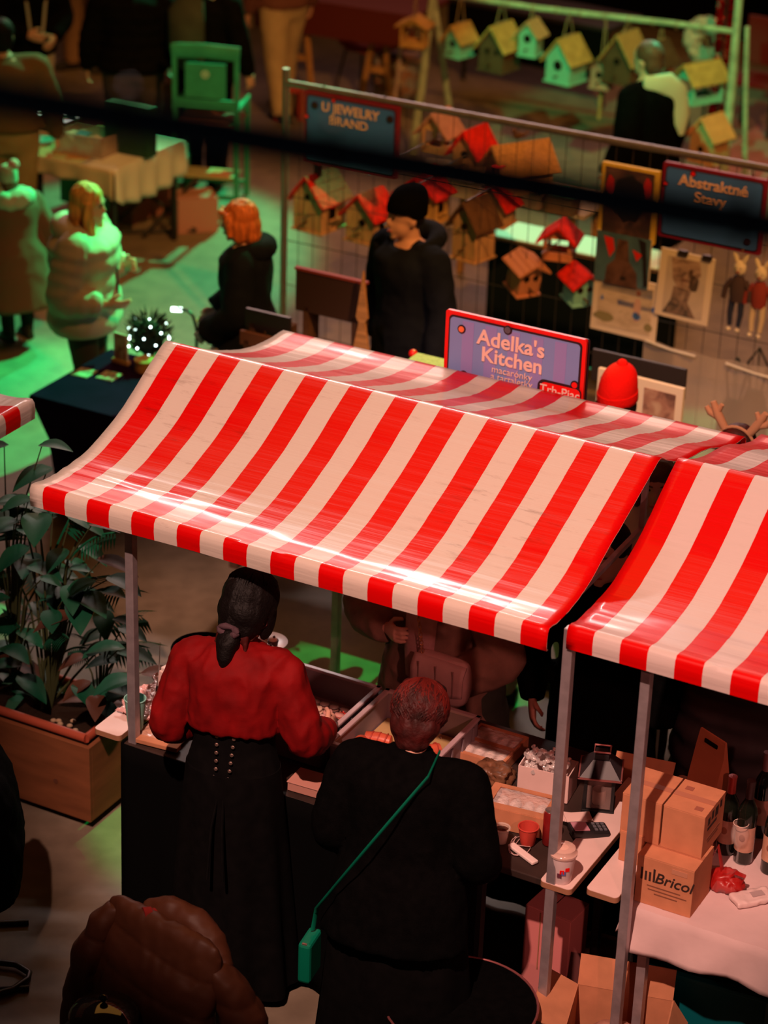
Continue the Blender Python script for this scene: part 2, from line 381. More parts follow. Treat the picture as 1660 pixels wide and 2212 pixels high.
s1 = sign("blue name board with red border lettered Adelka's Kitchen above the main awning", S((ul+ur)/2, 1.935, zb), ur-ul, Hs,
     [("Adelka's", 0.094, -0.012, Hs-0.088, 0.0021), ("Kitchen", 0.092, -0.004, Hs-0.163, 0.0021), ("macarónky", 0.043, 0.0, Hs-0.219, 0.0), ("a tartaletky", 0.043, 0.0, Hs-0.252, 0.0)],
     [(-0.245, Hs-0.07, M_sor, 0.013), (-0.225, Hs-0.275, M_sdark, 0.013), (-0.03, Hs-0.028, M_sgrey, 0.014), (0.29, Hs-0.205, M_sred, 0.013)], 'Trh-Piac', depth=0.016)
layer('rear_panel', ur-ul, Hs-.01, 0, 0.035, 0.008, 0.012, M_sdark, s1)

# ------------------------------------------------------------------ people
M_skin = mat('skin', (0.62, 0.33, 0.24), 0.55, 0.3)
M_eye = mat('eye_dark', (0.02, 0.012, 0.01), 0.2, 0.5); M_lip = mat('lip', (0.42, 0.10, 0.09), 0.5)
TORSO = [(0.80, .15, .10, 0), (0.90, .168, .115, -.005), (0.97, .163, .112, 0), (1.07, .138, .098, 0), (1.16, .138, .098, 0), (1.28, .158, .112, .005), (1.37, .168, .105, 0), (1.425, .12, .08, -.005), (1.455, .07, .06, -.005)]
class Person:
    def __init__(s, label, loc, face, h=1.7, lean=0.0, wide=1.0, head=(0, 0, 0), armL=None, armR=None, feet=None, vox=0.013, name='person', turn=0.0, hands=(0.5, 0.5), face_on=True, twist=(0, 0)):
        s.k = h/1.7; s.lean = lean; s.wide = wide; s.vox = vox; s.turn = turn
        s.root = thing(name, label, 'person', loc, face)
        k = s.k
        s.sh = {sd: s.T((0.178*wide*sg, -0.005, 1.385)) for sd, sg in (('L', -1), ('R', 1))}
        s.el = {}; s.wr = {}
        for sd, sg, arm in (('L', -1, armL), ('R', 1, armR)):
            if arm is None: arm = ((0.25*sg*wide, -0.02, 1.11), (0.27*sg*wide, 0.06, 0.87))
            s.el[sd] = Vector(arm[0])*k; s.wr[sd] = Vector(arm[1])*k
        s.hip = {sd: Vector((0.088*sg*wide, 0, 0.90))*k for sd, sg in (('L', -1), ('R', 1))}
        feet = feet or ((-0.10, 0.0), (0.10, 0.0))
        s.ft = {}; s.kn = {}
        for sd, f_ in zip('LR', feet):
            s.ft[sd] = Vector((f_[0], f_[1], 0.085))*k
            s.kn[sd] = (s.hip[sd]+s.ft[sd])/2 + Vector((0, 0.03*k, 0.02*k))
        s.neck = s.T((0, 0.0, 1.47)); s.hrot = Matrix.Rotation(turn, 3, 'Z') @ Matrix.Rotation(-lean*0.6, 3, 'X') @ Euler((head[1], head[2], head[0]), 'YXZ').to_matrix()
        s.hc = s.neck + s.hrot @ Vector((0, 0.022*k, 0.115*k))
        s.hands = hands; s.twist = twist
        s.body()
        if face_on: s.face()
    def T(s, p):
        p = Vector(p); a = s.lean; dz = p.z-0.92
        q = Vector((p.x, p.y*math.cos(a)+dz*math.sin(a), 0.92+dz*math.cos(a)-p.y*math.sin(a)))
        if s.turn and p.z > 0.92: q = Matrix.Rotation(s.turn*min(1, (p.z-0.92)/0.4), 3, 'Z') @ q
        return q*s.k
    def Hd(s, p): return s.hc + s.hrot @ (Vector(p)*s.k)
    def torso_rings(s, tab, infl=0.0, n=20, z0=None, puff=None):
        rings = []
        for row in tab:
            z, rx, ry, oy = row
            rings.append([s.T(((rx*s.wide+infl)*math.copysign(abs(math.cos(2*PI*q/n))**0.85, math.cos(2*PI*q/n)), (ry*(0.5+0.5*s.wide)+infl)*math.sin(2*PI*q/n)+oy, z)) for q in range(n)])
        return rings
    def limb(s, mb, a, b, c, rs, puff=0.0, npf=0, end=1.0):
        N = 22; pts = []; rr = []
        L1 = (b-a).length; L2 = (c-b).length
        for i in range(N+1):
            t = i/N*(L1+L2)
            if t < L1: p = a.lerp(b, t/L1)
            else: p = b.lerp(c, (t-L1)/max(L2, 1e-6))
            e = i/N
            pts.append(p)
            x = e*(len(rs)-1); j = min(int(x), len(rs)-2); r_ = rs[j]+(rs[j+1]-rs[j])*(x-j)
            if puff: r_ += puff*abs(math.sin(e*PI*npf))-puff*0.5
            rr.append(r_*s.k)
        for _ in range(2): pts = [pts[0]]+[(pts[i-1]+pts[i]*2+pts[i+1])/4 for i in range(1, N)]+[pts[N]]
        mb.tube(pts, rr, 12)
    def body(s):
        k = s.k; mb = MB()
        mb.loft(s.torso_rings(TORSO))
        for sd in 'LR':
            s.limb(mb, s.hip[sd]+Vector((0, 0, 0.03)), s.kn[sd], s.ft[sd], [.085, .08, .062, .052, .055, .045, .036])
            s.limb(mb, s.sh[sd], s.el[sd], s.wr[sd], [.048, .046, .042, .037, .038, .033, .026])
            mb.tube([s.ft[sd]+Vector((0, -.05, -.035))*k, s.ft[sd]+Vector((0, .03, -.04))*k, s.ft[sd]+Vector((0, .14, -.055))*k], [.04*k, .045*k, .03*k], 10)
        mb.tube([s.T((0, -0.005, 1.40)), s.neck, s.Hd((0, -0.01, -0.05))], [.062*k, .052*k, .05*k], 12)
        # head
        HM = s.hrot
        mb.ell(s.Hd((0, -0.006, 0.025)), (.076*k, .094*k, .092*k), 20, 14, HM)
        mb.ell(s.Hd((0, 0.022, -0.045)), (.060*k, .066*k, .072*k), 18, 12, HM)
        mb.ell(s.Hd((0, 0.072, -0.100)), (.026*k, .02*k, .018*k), 12, 8, HM)
        mb.tube([s.Hd((0, .084, 0.012)), s.Hd((0, .100, -.022)), s.Hd((0, .094, -.036))], [.010*k, .015*k, .013*k], 8)
        mb.ell(s.Hd((0, .084, -.065)), (.022*k, .014*k, .013*k), 10, 7, HM)
        mb.ell(s.Hd((0, .080, 0.028)), (.05*k, .014*k, .012*k), 10, 7, HM)
        for sg in (-1, 1): mb.ell(s.Hd((sg*.077, -.008, -.015)), (.010*k, .020*k, .030*k), 10, 8, HM)
        me = remesh(mb, s.vox, 2)
        bm = bmesh.new(); bm.from_mesh(me)
        for i, sd in enumerate('LR'):
            if s.hands[i] is not None:
                hm = remesh(s.hand_mb(sd, s.hands[i]), 0.0045*max(1.0, s.vox/0.013), 1); bm.from_mesh(hm); bpy.data.meshes.remove(hm)
        bm.to_mesh(me); bm.free()
        s.body_obj = link_mesh('body', me, M_skin, s.root)
    def hand_mb(s, sd, curl):
        k = s.k; mb = MB(); w = s.wr[sd]; d = (s.wr[sd]-s.el[sd]).normalized()
        sg = -1 if sd == 'L' else 1
        side = Vector((0, 0, 1)); side = (side-d*side.dot(d))
        side = side.normalized() if side.length > 0.3 else Vector((0, 1, 0)) - d*d.y
        side.normalize(); side = Matrix.Rotation(s.twist[0 if sd == 'L' else 1], 3, d) @ side   # thumb side
        nrm = d.cross(side)*sg   # palm normal
        if nrm.dot(Vector((-sg, 0, -0.2))) < 0: nrm = -nrm
        def P(a, b, c): return w + (d*a + side*b + nrm*c)*k
        mb.tube([P(-.03, 0, 0), P(.01, 0, 0), P(.05, .002, 0), P(.085, 0, .003)], [(.026*k, .018*k), (.03*k, .018*k), (.041*k, .016*k), (.038*k, .013*k)], 12, side=side)
        for j, (b, L) in enumerate(((.028, .068), (.009, .076), (-.010, .071), (-.028, .055))):
            p = P(.080, b, .002); pts = [p]; ang = 0; seg = (0.45, 0.32, 0.23)
            for q, fr in enumerate(seg):
                ang += curl*(0.75+0.12*j)*(1.0 if q else 0.8)
                p = p + (d*math.cos(ang)+nrm*math.sin(ang)+side*(0.05*(1.5-j)))*(L*fr*k); pts.append(p)
            mb.tube(pts, [.0092*k, .0088*k, .008*k, .006*k], 8)
        p = P(.018, .028, .006); t1 = P(.045, .055, .014); t2 = P(.072, .060, .022+.02*curl)
        mb.tube([p, t1, t2, t2+d*.012*k], [.012*k, .0105*k, .009*k, .006*k], 8)
        return mb
    def face(s):
        k = s.k
        for sg in (-1, 1):
            MB().ell(s.Hd((sg*.031, .081, .008)), (.011*k, .006*k, .006*k), 8, 6, s.hrot).build('eye', M_eye, s.body_obj, True)
            MB().tube([s.Hd((sg*.016, .092, .026)), s.Hd((sg*.034, .089, .031)), s.Hd((sg*.05, .074, .026))], [.003*k, .004*k, .002*k], 6).build('eyebrow', mat('brow', (0.08, 0.045, 0.03), 0.8), s.body_obj, True)
        MB().tube([s.Hd((-.022, .088, -.066)), s.Hd((0, .0975, -.065)), s.Hd((.022, .088, -.066))], [.003*k, .006*k, .003*k], 8).build('lips', M_lip, s.body_obj, True)
    def garment(s, name, material, top=1.43, bottom=0.80, infl=0.03, sleeves=True, flare=0.0, puff=0.0, npuff=6, sl_r=None, wr=0.004, vox=None, seed=0, collar=None, sl_end=1.0, wsc=7.0, hem_open=True, tab=None, stretch=(1, 1, 1)):
        mb = MB(); T_ = []
        base = tab or TORSO
        def interp(z):
            for i in range(len(base)-1):
                a, b = base[i], base[i+1]
                if a[0] <= z <= b[0]:
                    t = (z-a[0])/(b[0]-a[0]); return [a[j]+(b[j]-a[j])*t for j in (1, 2, 3)]
            return list(base[0][1:]) if z < base[0][0] else list(base[-1][1:])
        N = 34
        for i in range(N+1):
            e = i/N; z = bottom+(top-bottom)*e; rx, ry, oy = interp(z)
            if z < 0.9: rx = max(rx, .168); ry = max(ry, .115)
            g = infl*(1.0 if z < 1.35 else max(0.35, 1-(z-1.35)/0.12))
            fl = flare*max(0, (1.05-z))
            pf = puff*abs(math.sin(e*PI*npuff)) if puff else 0
            T_.append((z, rx+g/s.wide+fl+pf, ry+g+fl*0.9+pf, oy))
        mb.loft(s.torso_rings(T_, 0.0, 28))
        if sleeves:
            for sd in 'LR':
                rr0 = (sl_r[0] if sl_r else .062+infl*.7)*s.k
                mb.ell(s.sh[sd]-Vector((0, 0, .012*s.k)), (rr0, rr0, rr0*.95), 14, 10)
                mb.tube([s.T((0, -.005, 1.39)), s.sh[sd]], [.07*s.k, rr0*.92], 12)
                c = s.el[sd].lerp(s.wr[sd], sl_end)
                s.limb(mb, s.sh[sd]-Vector((0, 0, .01)), s.el[sd], c, sl_r or [.062+infl*.7, .062+infl*.6, .056+infl*.6, .052+infl*.6, .05+infl*.6, .045+infl*.5, .038+infl*.35], puff*1.0, 7)
        if collar:
            mb.tube([s.T((0, 0.0, 1.40)), s.T((0, 0.0, 1.40+collar[0]*0.6)), s.T((0, 0.0, 1.40+collar[0]))], [collar[1]*s.k, collar[1]*s.k, collar[1]*0.92*s.k], 14)
        me = remesh(mb, vox or s.vox, 2)
        if wr: wrinkle(me, wr, wsc, seed, stretch)
        return link_mesh(name, me, material, s.root)
    def trousers(s, material, r=(.10, .098, .083, .075, .074, .066, .062), wr=0.004, name='trousers', seed=1, vox=None):
        mb = MB(); mb.loft(s.torso_rings([(0.80, .155, .105, 0), (0.90, .172, .122, -.005), (0.97, .168, .118, 0), (1.03, .15, .108, 0)], 0.004))
        for sd in 'LR': s.limb(mb, s.hip[sd]+Vector((0, 0, .03)), s.kn[sd], s.ft[sd]-Vector((0, 0, .03)), list(r))
        me = remesh(mb, vox or s.vox, 2); wrinkle(me, wr, 8, seed); return link_mesh(name, me, material, s.root)
    def shoes(s, material):
        for sd in 'LR':
            mb = MB(); k = s.k
            mb.tube([s.ft[sd]+Vector((0, -.075, -.045))*k, s.ft[sd]+Vector((0, -.02, -.035))*k, s.ft[sd]+Vector((0, .06, -.042))*k, s.ft[sd]+Vector((0, .15, -.055))*k, s.ft[sd]+Vector((0, .185, -.06))*k], [.035*k, .047*k, .047*k, .04*k, .02*k], 12)
            mb.box(s.ft[sd]+Vector((0, .05*k, -.076*k)), (.085*k, .25*k, .018*k)); mb.tube([s.ft[sd]+Vector((0, -.02, -.03))*k, s.ft[sd]+Vector((0, -.02, .05))*k], [.046*k, .042*k], 10)
            link_mesh('shoe', remesh(mb, 0.01, 1), material, s.root)
    def skirt(s, material, bottom=0.15, r0=.17, r1=.27, folds=9, amp=.02, name='skirt', top=1.06):
        mb = MB(); rings = []; n = 72
        for i in range(15):
            e = i/14; z = top+(bottom-top)*e; rr = .176+(r0-.176)*min(1, e*4); rr = rr+(r1-r0)*e
            rings.append([s.T((rr*s.wide*math.cos(2*PI*q/n)*(1+amp/rr*e*math.sin(folds*2*PI*q/n+0.6*math.sin(q))), (rr*0.85)*math.sin(2*PI*q/n)*(1+amp/rr*e*math.sin(folds*2*PI*q/n)), z)) if z > 0.92 else Vector((rr*s.wide*math.cos(2*PI*q/n)*(1+amp/rr*e*math.sin(folds*2*PI*q/n)), (rr*0.85)*math.sin(2*PI*q/n)*(1+amp/rr*e*math.sin(folds*2*PI*q/n)), z))*s.k for q in range(n)])
        mb.loft(rings); return mb.build(name, material, s.root, smooth=70)
    def hair(s, material, blobs, tubes=(), groove=0.004, gs=(40, 40, 6), vox=0.008, name='hair', seed=2):
        """blobs: (center, radii) in head space; tubes: (pts, radii)"""
        k = s.k; mb = MB()
        for c, r_ in blobs: mb.ell(s.Hd(c), tuple(x*k for x in r_), 18, 12, s.hrot)
        for pts, rr in tubes: mb.tube([s.Hd(p) for p in pts], [x*k for x in rr], 10)
        me = remesh(mb, vox*max(1, s.vox/0.013), 2)
        if groove:
            inv = s.hrot.transposed()
            for v in me.vertices:
                p = inv @ (v.co-s.hc); v.co += v.normal*(groove*(noise.noise(Vector((p.x*gs[0], p.y*gs[1], p.z*gs[2]))+Vector((seed, 0, 0)))))
            me.update()
        return link_mesh(name, me, material, s.root)
def strands(p, material, n, c=(0, -.015, .03), rad=(.098, .108, .10), a0=R(150), a1=R(390), th0=.15, th1=1.9, end=None, w=.0035, seed=1, wave=.0, name='hair_strands'):
    rn_ = random.Random(seed); mb = MB(); c = Vector(c)
    for i in range(n):
        a = a0+(a1-a0)*rn_.random(); t1 = th1*(.8+.25*rn_.random()); pts = []; j = rn_.uniform(-.12, .12); lift = 1+.03*rn_.random()
        for q in range(8):
            t = th0*rn_.uniform(.6, 1.2)+(t1-th0)*q/7 if q else th0*rn_.random(); aa = a+j*math.sin(q*.7)+wave*math.sin(q*1.3+i)
            v = c+Vector((math.sin(t)*math.cos(aa)*rad[0], math.sin(t)*math.sin(aa)*rad[1], math.cos(t)*rad[2]))*lift
            if end is not None and q > 3: v = v.lerp(Vector(end), ((q-3)/4)**1.3*.9)
            pts.append(p.Hd(v))
        mb.tube(pts, [w*.6*p.k]+[w*p.k]*6+[w*.3*p.k], 5)
    return mb.build(name, material, p.root, True)
HAIR_SHORT = [((0, -.022, .04), (.088, .098, .088)), ((0, -.055, -.02), (.080, .062, .085))]
HAIR_LONG = HAIR_SHORT + [((0, -.06, -.12), (.085, .055, .12)), ((-.07, -.005, -.09), (.028, .055, .13)), ((.07, -.005, -.09), (.028, .055, .13))]
HAIR_BOB = [((0, -.018, .04), (.093, .104, .093)), ((0, -.05, -.03), (.090, .075, .10)), ((-.068, .0, -.03), (.03, .06, .085)), ((.068, .0, -.03), (.03, .06, .085))]
def beanie(p, material, top=0.145, tilt=0.0, cuff=False):
    k = p.k; mb = MB(); rings = []; n = 28
    prof = [(.086, .100, .028), (.093, .107, .030), (.096, .110, .05), (.095, .108, .08), (.086, .098, .115), (.065, .075, .142), (.035, .04, .156), (.008, .01, .160)]
    for rx, ry, z in prof:
        rings.append([p.Hd((rx*math.cos(2*PI*q/n), ry*math.sin(2*PI*q/n)-.008-max(0, z-.05)*.25-(tilt*(z)), z*top/.16+(-.03 if z < .06 else 0)*(1 if math.sin(2*PI*q/n) < 0.2 else 0))) for q in range(n)])
    mb.loft(rings); o = mb.build('beanie', material, p.root, smooth=True)
    sm = o.modifiers.new('sub', 'SUBSURF'); sm.levels = 1; sm.render_levels = 1
    if cuff:
        mb = MB(); rings = []
        for e, z in ((1.0, .0), (1.05, .004), (1.06, .03), (1.05, .055), (.98, .06)):
            rings.append([p.Hd((.094*e*math.cos(2*PI*q/n), .108*e*math.sin(2*PI*q/n)-.010, z+.012)) for q in range(n)])
        mb.loft(rings, caps=False); mb.build('turned_cuff', material, o, smooth=True)
        mb = MB(); mb.ell(p.Hd((0, -.045, .20)), (.03*k, .03*k, .03*k), 12, 8); mb.build('crown_tip', material, o, True)
    return o
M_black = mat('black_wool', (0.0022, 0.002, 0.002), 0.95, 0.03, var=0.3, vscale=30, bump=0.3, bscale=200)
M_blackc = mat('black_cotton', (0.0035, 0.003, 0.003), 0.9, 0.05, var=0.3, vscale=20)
M_navy = mat('navy_fleece', (0.006, 0.008, 0.014), 0.9, 0.1, var=0.2)
M_shoe = mat('dark_shoe', (0.02, 0.018, 0.016), 0.5, 0.3)
M_dkj = mat('dark_trousers', (0.02, 0.016, 0.016), 0.85, 0.1)
M_strap = mat('green_leather_strap', (0.0, 0.16, 0.09), 0.5, 0.3)

# vendor in red shirt ------------------------------------------------
g = at(510, 1640, 1.02)
YF = YAW
v1 = Person('vendor in red shirt and black laced corset, seen from behind, hair tied low', (g.x-.01, g.y-0.03, 0), YF+0.24, 1.765, 0.13, head=(-0.3, -0.36, 0.0), armL=((-0.25, -0.01, 1.11), (-0.17, 0.22, 1.01)), armR=((0.265, 0.02, 1.12), (0.28, 0.26, 1.03)), hands=(0.5, 0.45), vox=0.012)
M_rshirt = mat('red_cotton_shirt', (0.18, 0.002, 0.0025), 0.75, 0.15, var=0.25, vscale=10, bump=0.2, bscale=25)
v1.garment('shirt', M_rshirt, 1.45, 1.135, .034, sl_r=[.068, .070, .070, .072, .070, .060, .044], wr=.009, wsc=8, vox=.010, stretch=(1.6, 1.6, .8), collar=(.075, .068), sl_end=.97)
v1.garment('corset', M_blackc, 1.165, 0.90, .014, sleeves=False, wr=.001, vox=.010, seed=3)
v1.skirt(M_blackc, .05, .18, .25, 9, .02, top=.985)
v1.shoes(M_shoe)
M_eyelet = mat('brass_eyelet', (0.75, 0.5, 0.42), 0.3, 0.6, 0.9)
for i in range(7):
    for sg in (-1, 1):
        z = 1.128-0.030*i; x = sg*(.032-.0015*i)*(1 if i < 5 else (1.3 if sg < 0 else .9))
        q = v1.T((x, -(.116+.004*i), z))
        MB().lathe([(.006, -.002), (.008, 0), (.006, .003), (.003, .003)], n=10, M=Euler((PI/2, 0, 0)).to_matrix()).build('eyelet', M_eyelet, v1.root, True, loc=q)
for sg in (-1, 1):
    MB().tube([v1.T((sg*.008, -.135, .94)), v1.T((sg*.02, -.175, .8)), v1.T((sg*.03+.01, -.20, .6))], .006, 6).build('lace', M_blackc, v1.root, True)
M_hblack = mat('dark_hair', (0.0035, 0.002, 0.0018), 0.6, 0.18, bump=0.4, bscale=90)
M_hred = mat('red_dyed_hair', (0.05, 0.005, 0.004), 0.6, 0.2)
v1.hair(M_hblack, [((0, -.012, .042), (.104, .114, .104)), ((0, -.045, -.01), (.098, .085, .085)), ((0, -.045, -.06), (.082, .068, .065)), ((.07, .03, -.03), (.02, .045, .075)), ((-.07, .02, -.02), (.02, .045, .06))], [], .004)
v1.hair(M_hred, [((0, -.05, -.10), (.062, .045, .04))], [([(.05, -.07, -.08), (.06, -.06, -.15), (.065, -.05, -.19)], (.012, .01, .004)), ([(-.055, -.07, -.08), (-.065, -.06, -.14), (-.07, -.06, -.17)], (.012, .01, .004))], .005, name='hair_underlayer')
v1.hair(M_hblack, [((.005, -.105, -.125), (.046, .032, .05))], [([(.005, -.105, -.13), (.01, -.105, -.19), (.012, -.10, -.225)], (.042, .032, .012))], .004, name='ponytail')
strands(v1, M_hblack, 150, (0, -.012, .035), (.107, .117, .108), end=(.005, -.112, -.085), w=.004)
strands(v1, M_hred, 40, (0, -.02, -.03), (.088, .09, .09), th0=1.2, th1=2.2, end=(.005, -.095, -.09), w=.003, seed=5, name='loose_strands')
M_scr = mat('scrunchie_fabric', (0.07, 0.035, 0.045), 0.8)
mb = MB(); mb.tube([v1.Hd((.005+.040*math.cos(t*.2*PI), -.118-.006*math.sin(t*2.3), -.086+.014*math.sin(t*.2*PI))) for t in range(11)], [.010+.004*(t % 2) for t in range(11)], 8); mb.build('scrunchie', M_scr, v1.root, True)

# vendor in black jumper ---------------------------------------------
g = at(862, 1880, 0.92)
v2 = Person('broad vendor in black jumper with green crossbody strap, short dark red hair', (g.x, g.y-0.05, 0), YF+0.15, 1.64, 0.18, wide=1.22, head=(0.05, -0.45, 0.0), armL=((-0.275, 0.02, 1.10), (-0.235, 0.20, 0.96)), armR=((0.29, 0.03, 1.09), (0.26, 0.22, 0.94)), vox=0.013)
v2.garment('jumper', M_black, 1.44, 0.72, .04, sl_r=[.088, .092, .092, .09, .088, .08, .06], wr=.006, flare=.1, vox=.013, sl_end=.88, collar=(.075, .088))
v2.skirt(M_blackc, .05, .2, .27, 7, .015, top=0.98)
v2.shoes(M_shoe)
M_cuff = mat('grey_cuff', (0.36, 0.30, 0.32), 0.8)
for sd in 'LR':
    a_ = v2.el[sd].lerp(v2.wr[sd], .80); b_ = v2.el[sd].lerp(v2.wr[sd], .93)
    MB().tube([a_, b_], [.072, .062], 16).build('cuff', M_cuff, v2.root, True)
M_hdr = mat('dark_red_hair', (0.07, 0.005, 0.004), 0.62, 0.25, var=0.6, vscale=18, bump=0.4, bscale=70, rgb2=(0.02, 0.006, 0.005))
v2.hair(M_hdr, [((0, -.015, .045), (.098, .106, .096)), ((0, -.05, -.02), (.095, .075, .095)), ((0, -.05, -.075), (.07, .05, .06)), ((.03, .0, .11), (.05, .06, .035)), ((-.04, -.02, .10), (.05, .05, .04)), ((.065, -.03, .05), (.04, .06, .05))], [], .008, (34, 34, 16), vox=.006)
strands(v2, M_hdr, 170, (0, -.02, .035), (.104, .113, .106), th1=2.1, w=.005, wave=.25, seed=3)
strands(v2, mat('copper_strand', (.11, .008, .005), .65, .2), 70, (.0, -.018, .04), (.105, .113, .107), th1=1.9, w=.004, wave=.12, seed=8)
mb = MB(); mb.lathe([(.003, -.004), (.004, 0), (.003, .004)], n=8); mb.build('earring', M_eyelet, v2.root, loc=v2.Hd((.092, -.0, -.055)))
# strap from right shoulder to left hip, over the back
sp = []
for t in [i/10 for i in range(11)]:
    x = .115-.37*t; z = 1.44-.60*t
    sp.append(v2.T((x, -(.155+.075*math.sin(PI*min(1, t*1.05))+.015*t), z)))
sp.append(v2.T((-.27, -.13, .80))); sp.append(v2.T((-.28, -.12, .72)))
MB().tube([v2.T((.10, .02, 1.475))]+sp, [(.009, .003)]*(len(sp)+1), 8, side=(0, 0, 1)).build('bag_strap', M_strap, v2.root, True)
pb = MB().box(v2.T((-.28, -.13, .62)), (.05, .12, .17)).build('purse', M_strap, v2.root, bevel=.012)
MB().box(v2.T((-.28, -.197, .69)), (.02, .008, .02)).build('clasp', M_eyelet, pb, bevel=.002)

# ------------------------------------------------------------------ customers and passers-by
M_beige = mat('beige_coat', (0.27, 0.15, 0.11), 0.85, 0.1, var=0.2, vscale=12, bump=0.2, bscale=40)
M_dkgreen = mat('dark_quilted_coat', (0.05, 0.055, 0.04), 0.8, 0.15, var=0.2)
M_scarf = mat('pale_pink_wool', (0.50, 0.27, 0.26), 0.9, 0.1, var=0.15, vscale=25)
M_cream = mat('cream_trousers', (0.52, 0.44, 0.34), 0.85, 0.1, var=0.12)
M_brownhair = mat('brown_hair', (0.10, 0.04, 0.025), 0.5, 0.3, bump=0.3, bscale=80)
g = at(925, 1470, 0.92)
c1 = Person('customer in beige winter coat with pale handbag, facing the pastry table', (g.x+0.04, g.y+0.12, 0), YF+PI-0.05, 1.66, 0.05, wide=1.15, armL=((-0.34, 0.03, 1.10), (-0.12, 0.24, 0.98)), armR=((0.38, -0.0, 1.12), (0.14, 0.19, 1.17)), hands=(0.5, 0.75), vox=0.013)
# own left arm is at local -x = picture right
c1.garment('coat', M_beige, 1.44, 0.42, .045, flare=.09, sl_r=[.095, .098, .098, .098, .095, .085, .065], wr=.009, wsc=8, vox=.013, sl_end=.95, seed=4)
c1.garment('quilted_lining', M_dkgreen, 1.2, 0.40, .048, sleeves=False, flare=.10, puff=.008, npuff=6, wr=.002, tab=[(0.3, .19, .10, -.05), (1.5, .17, .09, -.05)])
MB().tube([c1.T((-.06, .155, 1.42)), c1.T((-.03, .19, 1.3)), c1.T((-.02, .195, 1.12)), c1.T((-.01, .20, 1.0))], [(.07, .03), (.075, .03), (.07, .03), (.05, .02)], 12, side=(1, 0, 0)).build('scarf', M_scarf, c1.root, True)
c1.trousers(M_dkj); c1.shoes(M_shoe); c1.hair(M_brownhair, HAIR_LONG)
# handbag in her arm
gb = at(958, 1465, 1.03)
hb = thing('handbag', 'pale quilted handbag with chain hanging from the beige-coated customer', 'handbag', (gb.x, gb.y, 0.925), YF-0.05)
M_bag = mat('pale_bag_leather', (0.55, 0.33, 0.31), 0.5, 0.3, var=0.12, vscale=9)
mb = MB(); rings = []
for z, rx, ry in ((0, .09, .035), (.02, .115, .052), (.08, .13, .06), (.15, .128, .055), (.2, .12, .03), (.21, .115, .02)):
    rings.append([Vector((rx*math.copysign(abs(math.cos(2*PI*q/24))**.6, math.cos(2*PI*q/24)), ry*math.sin(2*PI*q/24), z-0.03*(rx-.1))) for q in range(24)])
mb.loft(rings); o = mb.build('bag_body', M_bag, hb, True); sm = o.modifiers.new('s', 'SUBSURF'); sm.levels = 1; sm.render_levels = 1
mb = MB()
rows = []
for i in range(9):
    z = .205-.13*i/8; rows.append([Vector((-.12+.24*q/12, -.03-.034*math.sin(min(1, i/4)*PI/2)+.0*q, z-.02*math.sin(PI*q/12)*(i/8))) for q in range(13)])
mb.loft(rows, closed=False, caps=False); fo = mb.build('flap', M_bag, hb, True); sd_ = fo.modifiers.new('t', 'SOLIDIFY'); sd_.thickness = .008
MB().lathe([(.012, 0), (.012, .006), (.004, .009)], n=12, M=Euler((PI/2, 0, 0)).to_matrix()).build('button', mat('dark_button', (.03, .02, .02), .4), hb, True, loc=(0.01, -.071, .085))
for x in (-.08, .0, .08): MB().box((x, -.0665, .13), (.003, .004, .12)).build('quilt_seam', mat('bag_seam', (.3, .17, .16), .7), hb)
M_gold = mat('gilt_chain', (0.6, 0.28, 0.14), 0.35, 0.5, 0.8)
tor = []
for i in range(12):
    mb = MB(); c_ = Vector((-.085-.01*i*.3, -.03, .22+.017*i)); a = R(90*(i % 2))
    mb.tube([c_+Vector((math.cos(t)*.007*math.cos(a), math.cos(t)*.007*math.sin(a), math.sin(t)*.012)) for t in [2*PI*j/10 for j in range(11)]], .0022, 5); mb.build('chain_link', M_gold, hb, True)

# dark customers of the right stall
g = at(1305, 1500, 0.95)
c2 = Person('customer in long black coat standing between the two awnings', (g.x, g.y+0.05, 0), YF+PI, 1.72, 0.08, wide=1.05, armR=((0.30, 0.05, 1.1), (0.22, 0.20, 0.92)), hands=(None, .6), vox=.016)
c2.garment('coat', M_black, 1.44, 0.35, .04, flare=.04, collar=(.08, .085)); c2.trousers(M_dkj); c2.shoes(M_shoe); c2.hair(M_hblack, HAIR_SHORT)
g = at(1610, 1560, 0.95)
c3 = Person('customer in dark grey puffer jacket behind the wine bottles', (g.x, g.y+0.1, 0), YF+PI+0.1, 1.72, 0.05, wide=1.25, vox=.016, hands=(None, None))
c3.garment('puffer_jacket', mat('dark_grey_puffer', (0.045, 0.035, 0.036), 0.6, 0.3, var=0.2), 1.44, 0.55, .05, puff=.02, npuff=7, collar=(.09, .09)); c3.trousers(M_dkj); c3.shoes(M_shoe); c3.hair(M_hblack, HAIR_SHORT)
g = at(1412, 1030, 1.58)
c4 = Person('person with pale collar glimpsed through the gap between the awnings', (g.x, g.y+0.02, 0), YF+PI+0.5, 1.68, 0.05, vox=.014)
c4.garment('white_jacket', mat('off_white_fleece', (0.6, 0.5, 0.44), .9, .1), 1.44, 0.75, .035, collar=(.10, .085)); c4.trousers(M_dkj); c4.shoes(M_shoe); c4.hair(M_brownhair, HAIR_BOB)
MB().tube([c4.T((-.16, .13, 1.42)), c4.T((0, .175, 1.15)), c4.T((.16, .12, .95))], [(.02, .004)]*3, 8, side=(1, 0, 0)).build('bag_strap', M_dkj, c4.root, True)
g = at(1196, 1505, 0)
c5 = Person('passer-by in cream trousers walking beyond the gap post', (g.x-0.05, g.y, 0), 1.3, 1.72, 0, vox=.016, feet=((-.1, .18), (.1, -.12)))
c5.garment('jacket', M_blackc, 1.44, 0.7, .035); c5.trousers(M_cream); c5.shoes(M_shoe); c5.hair(M_hblack, HAIR_SHORT)

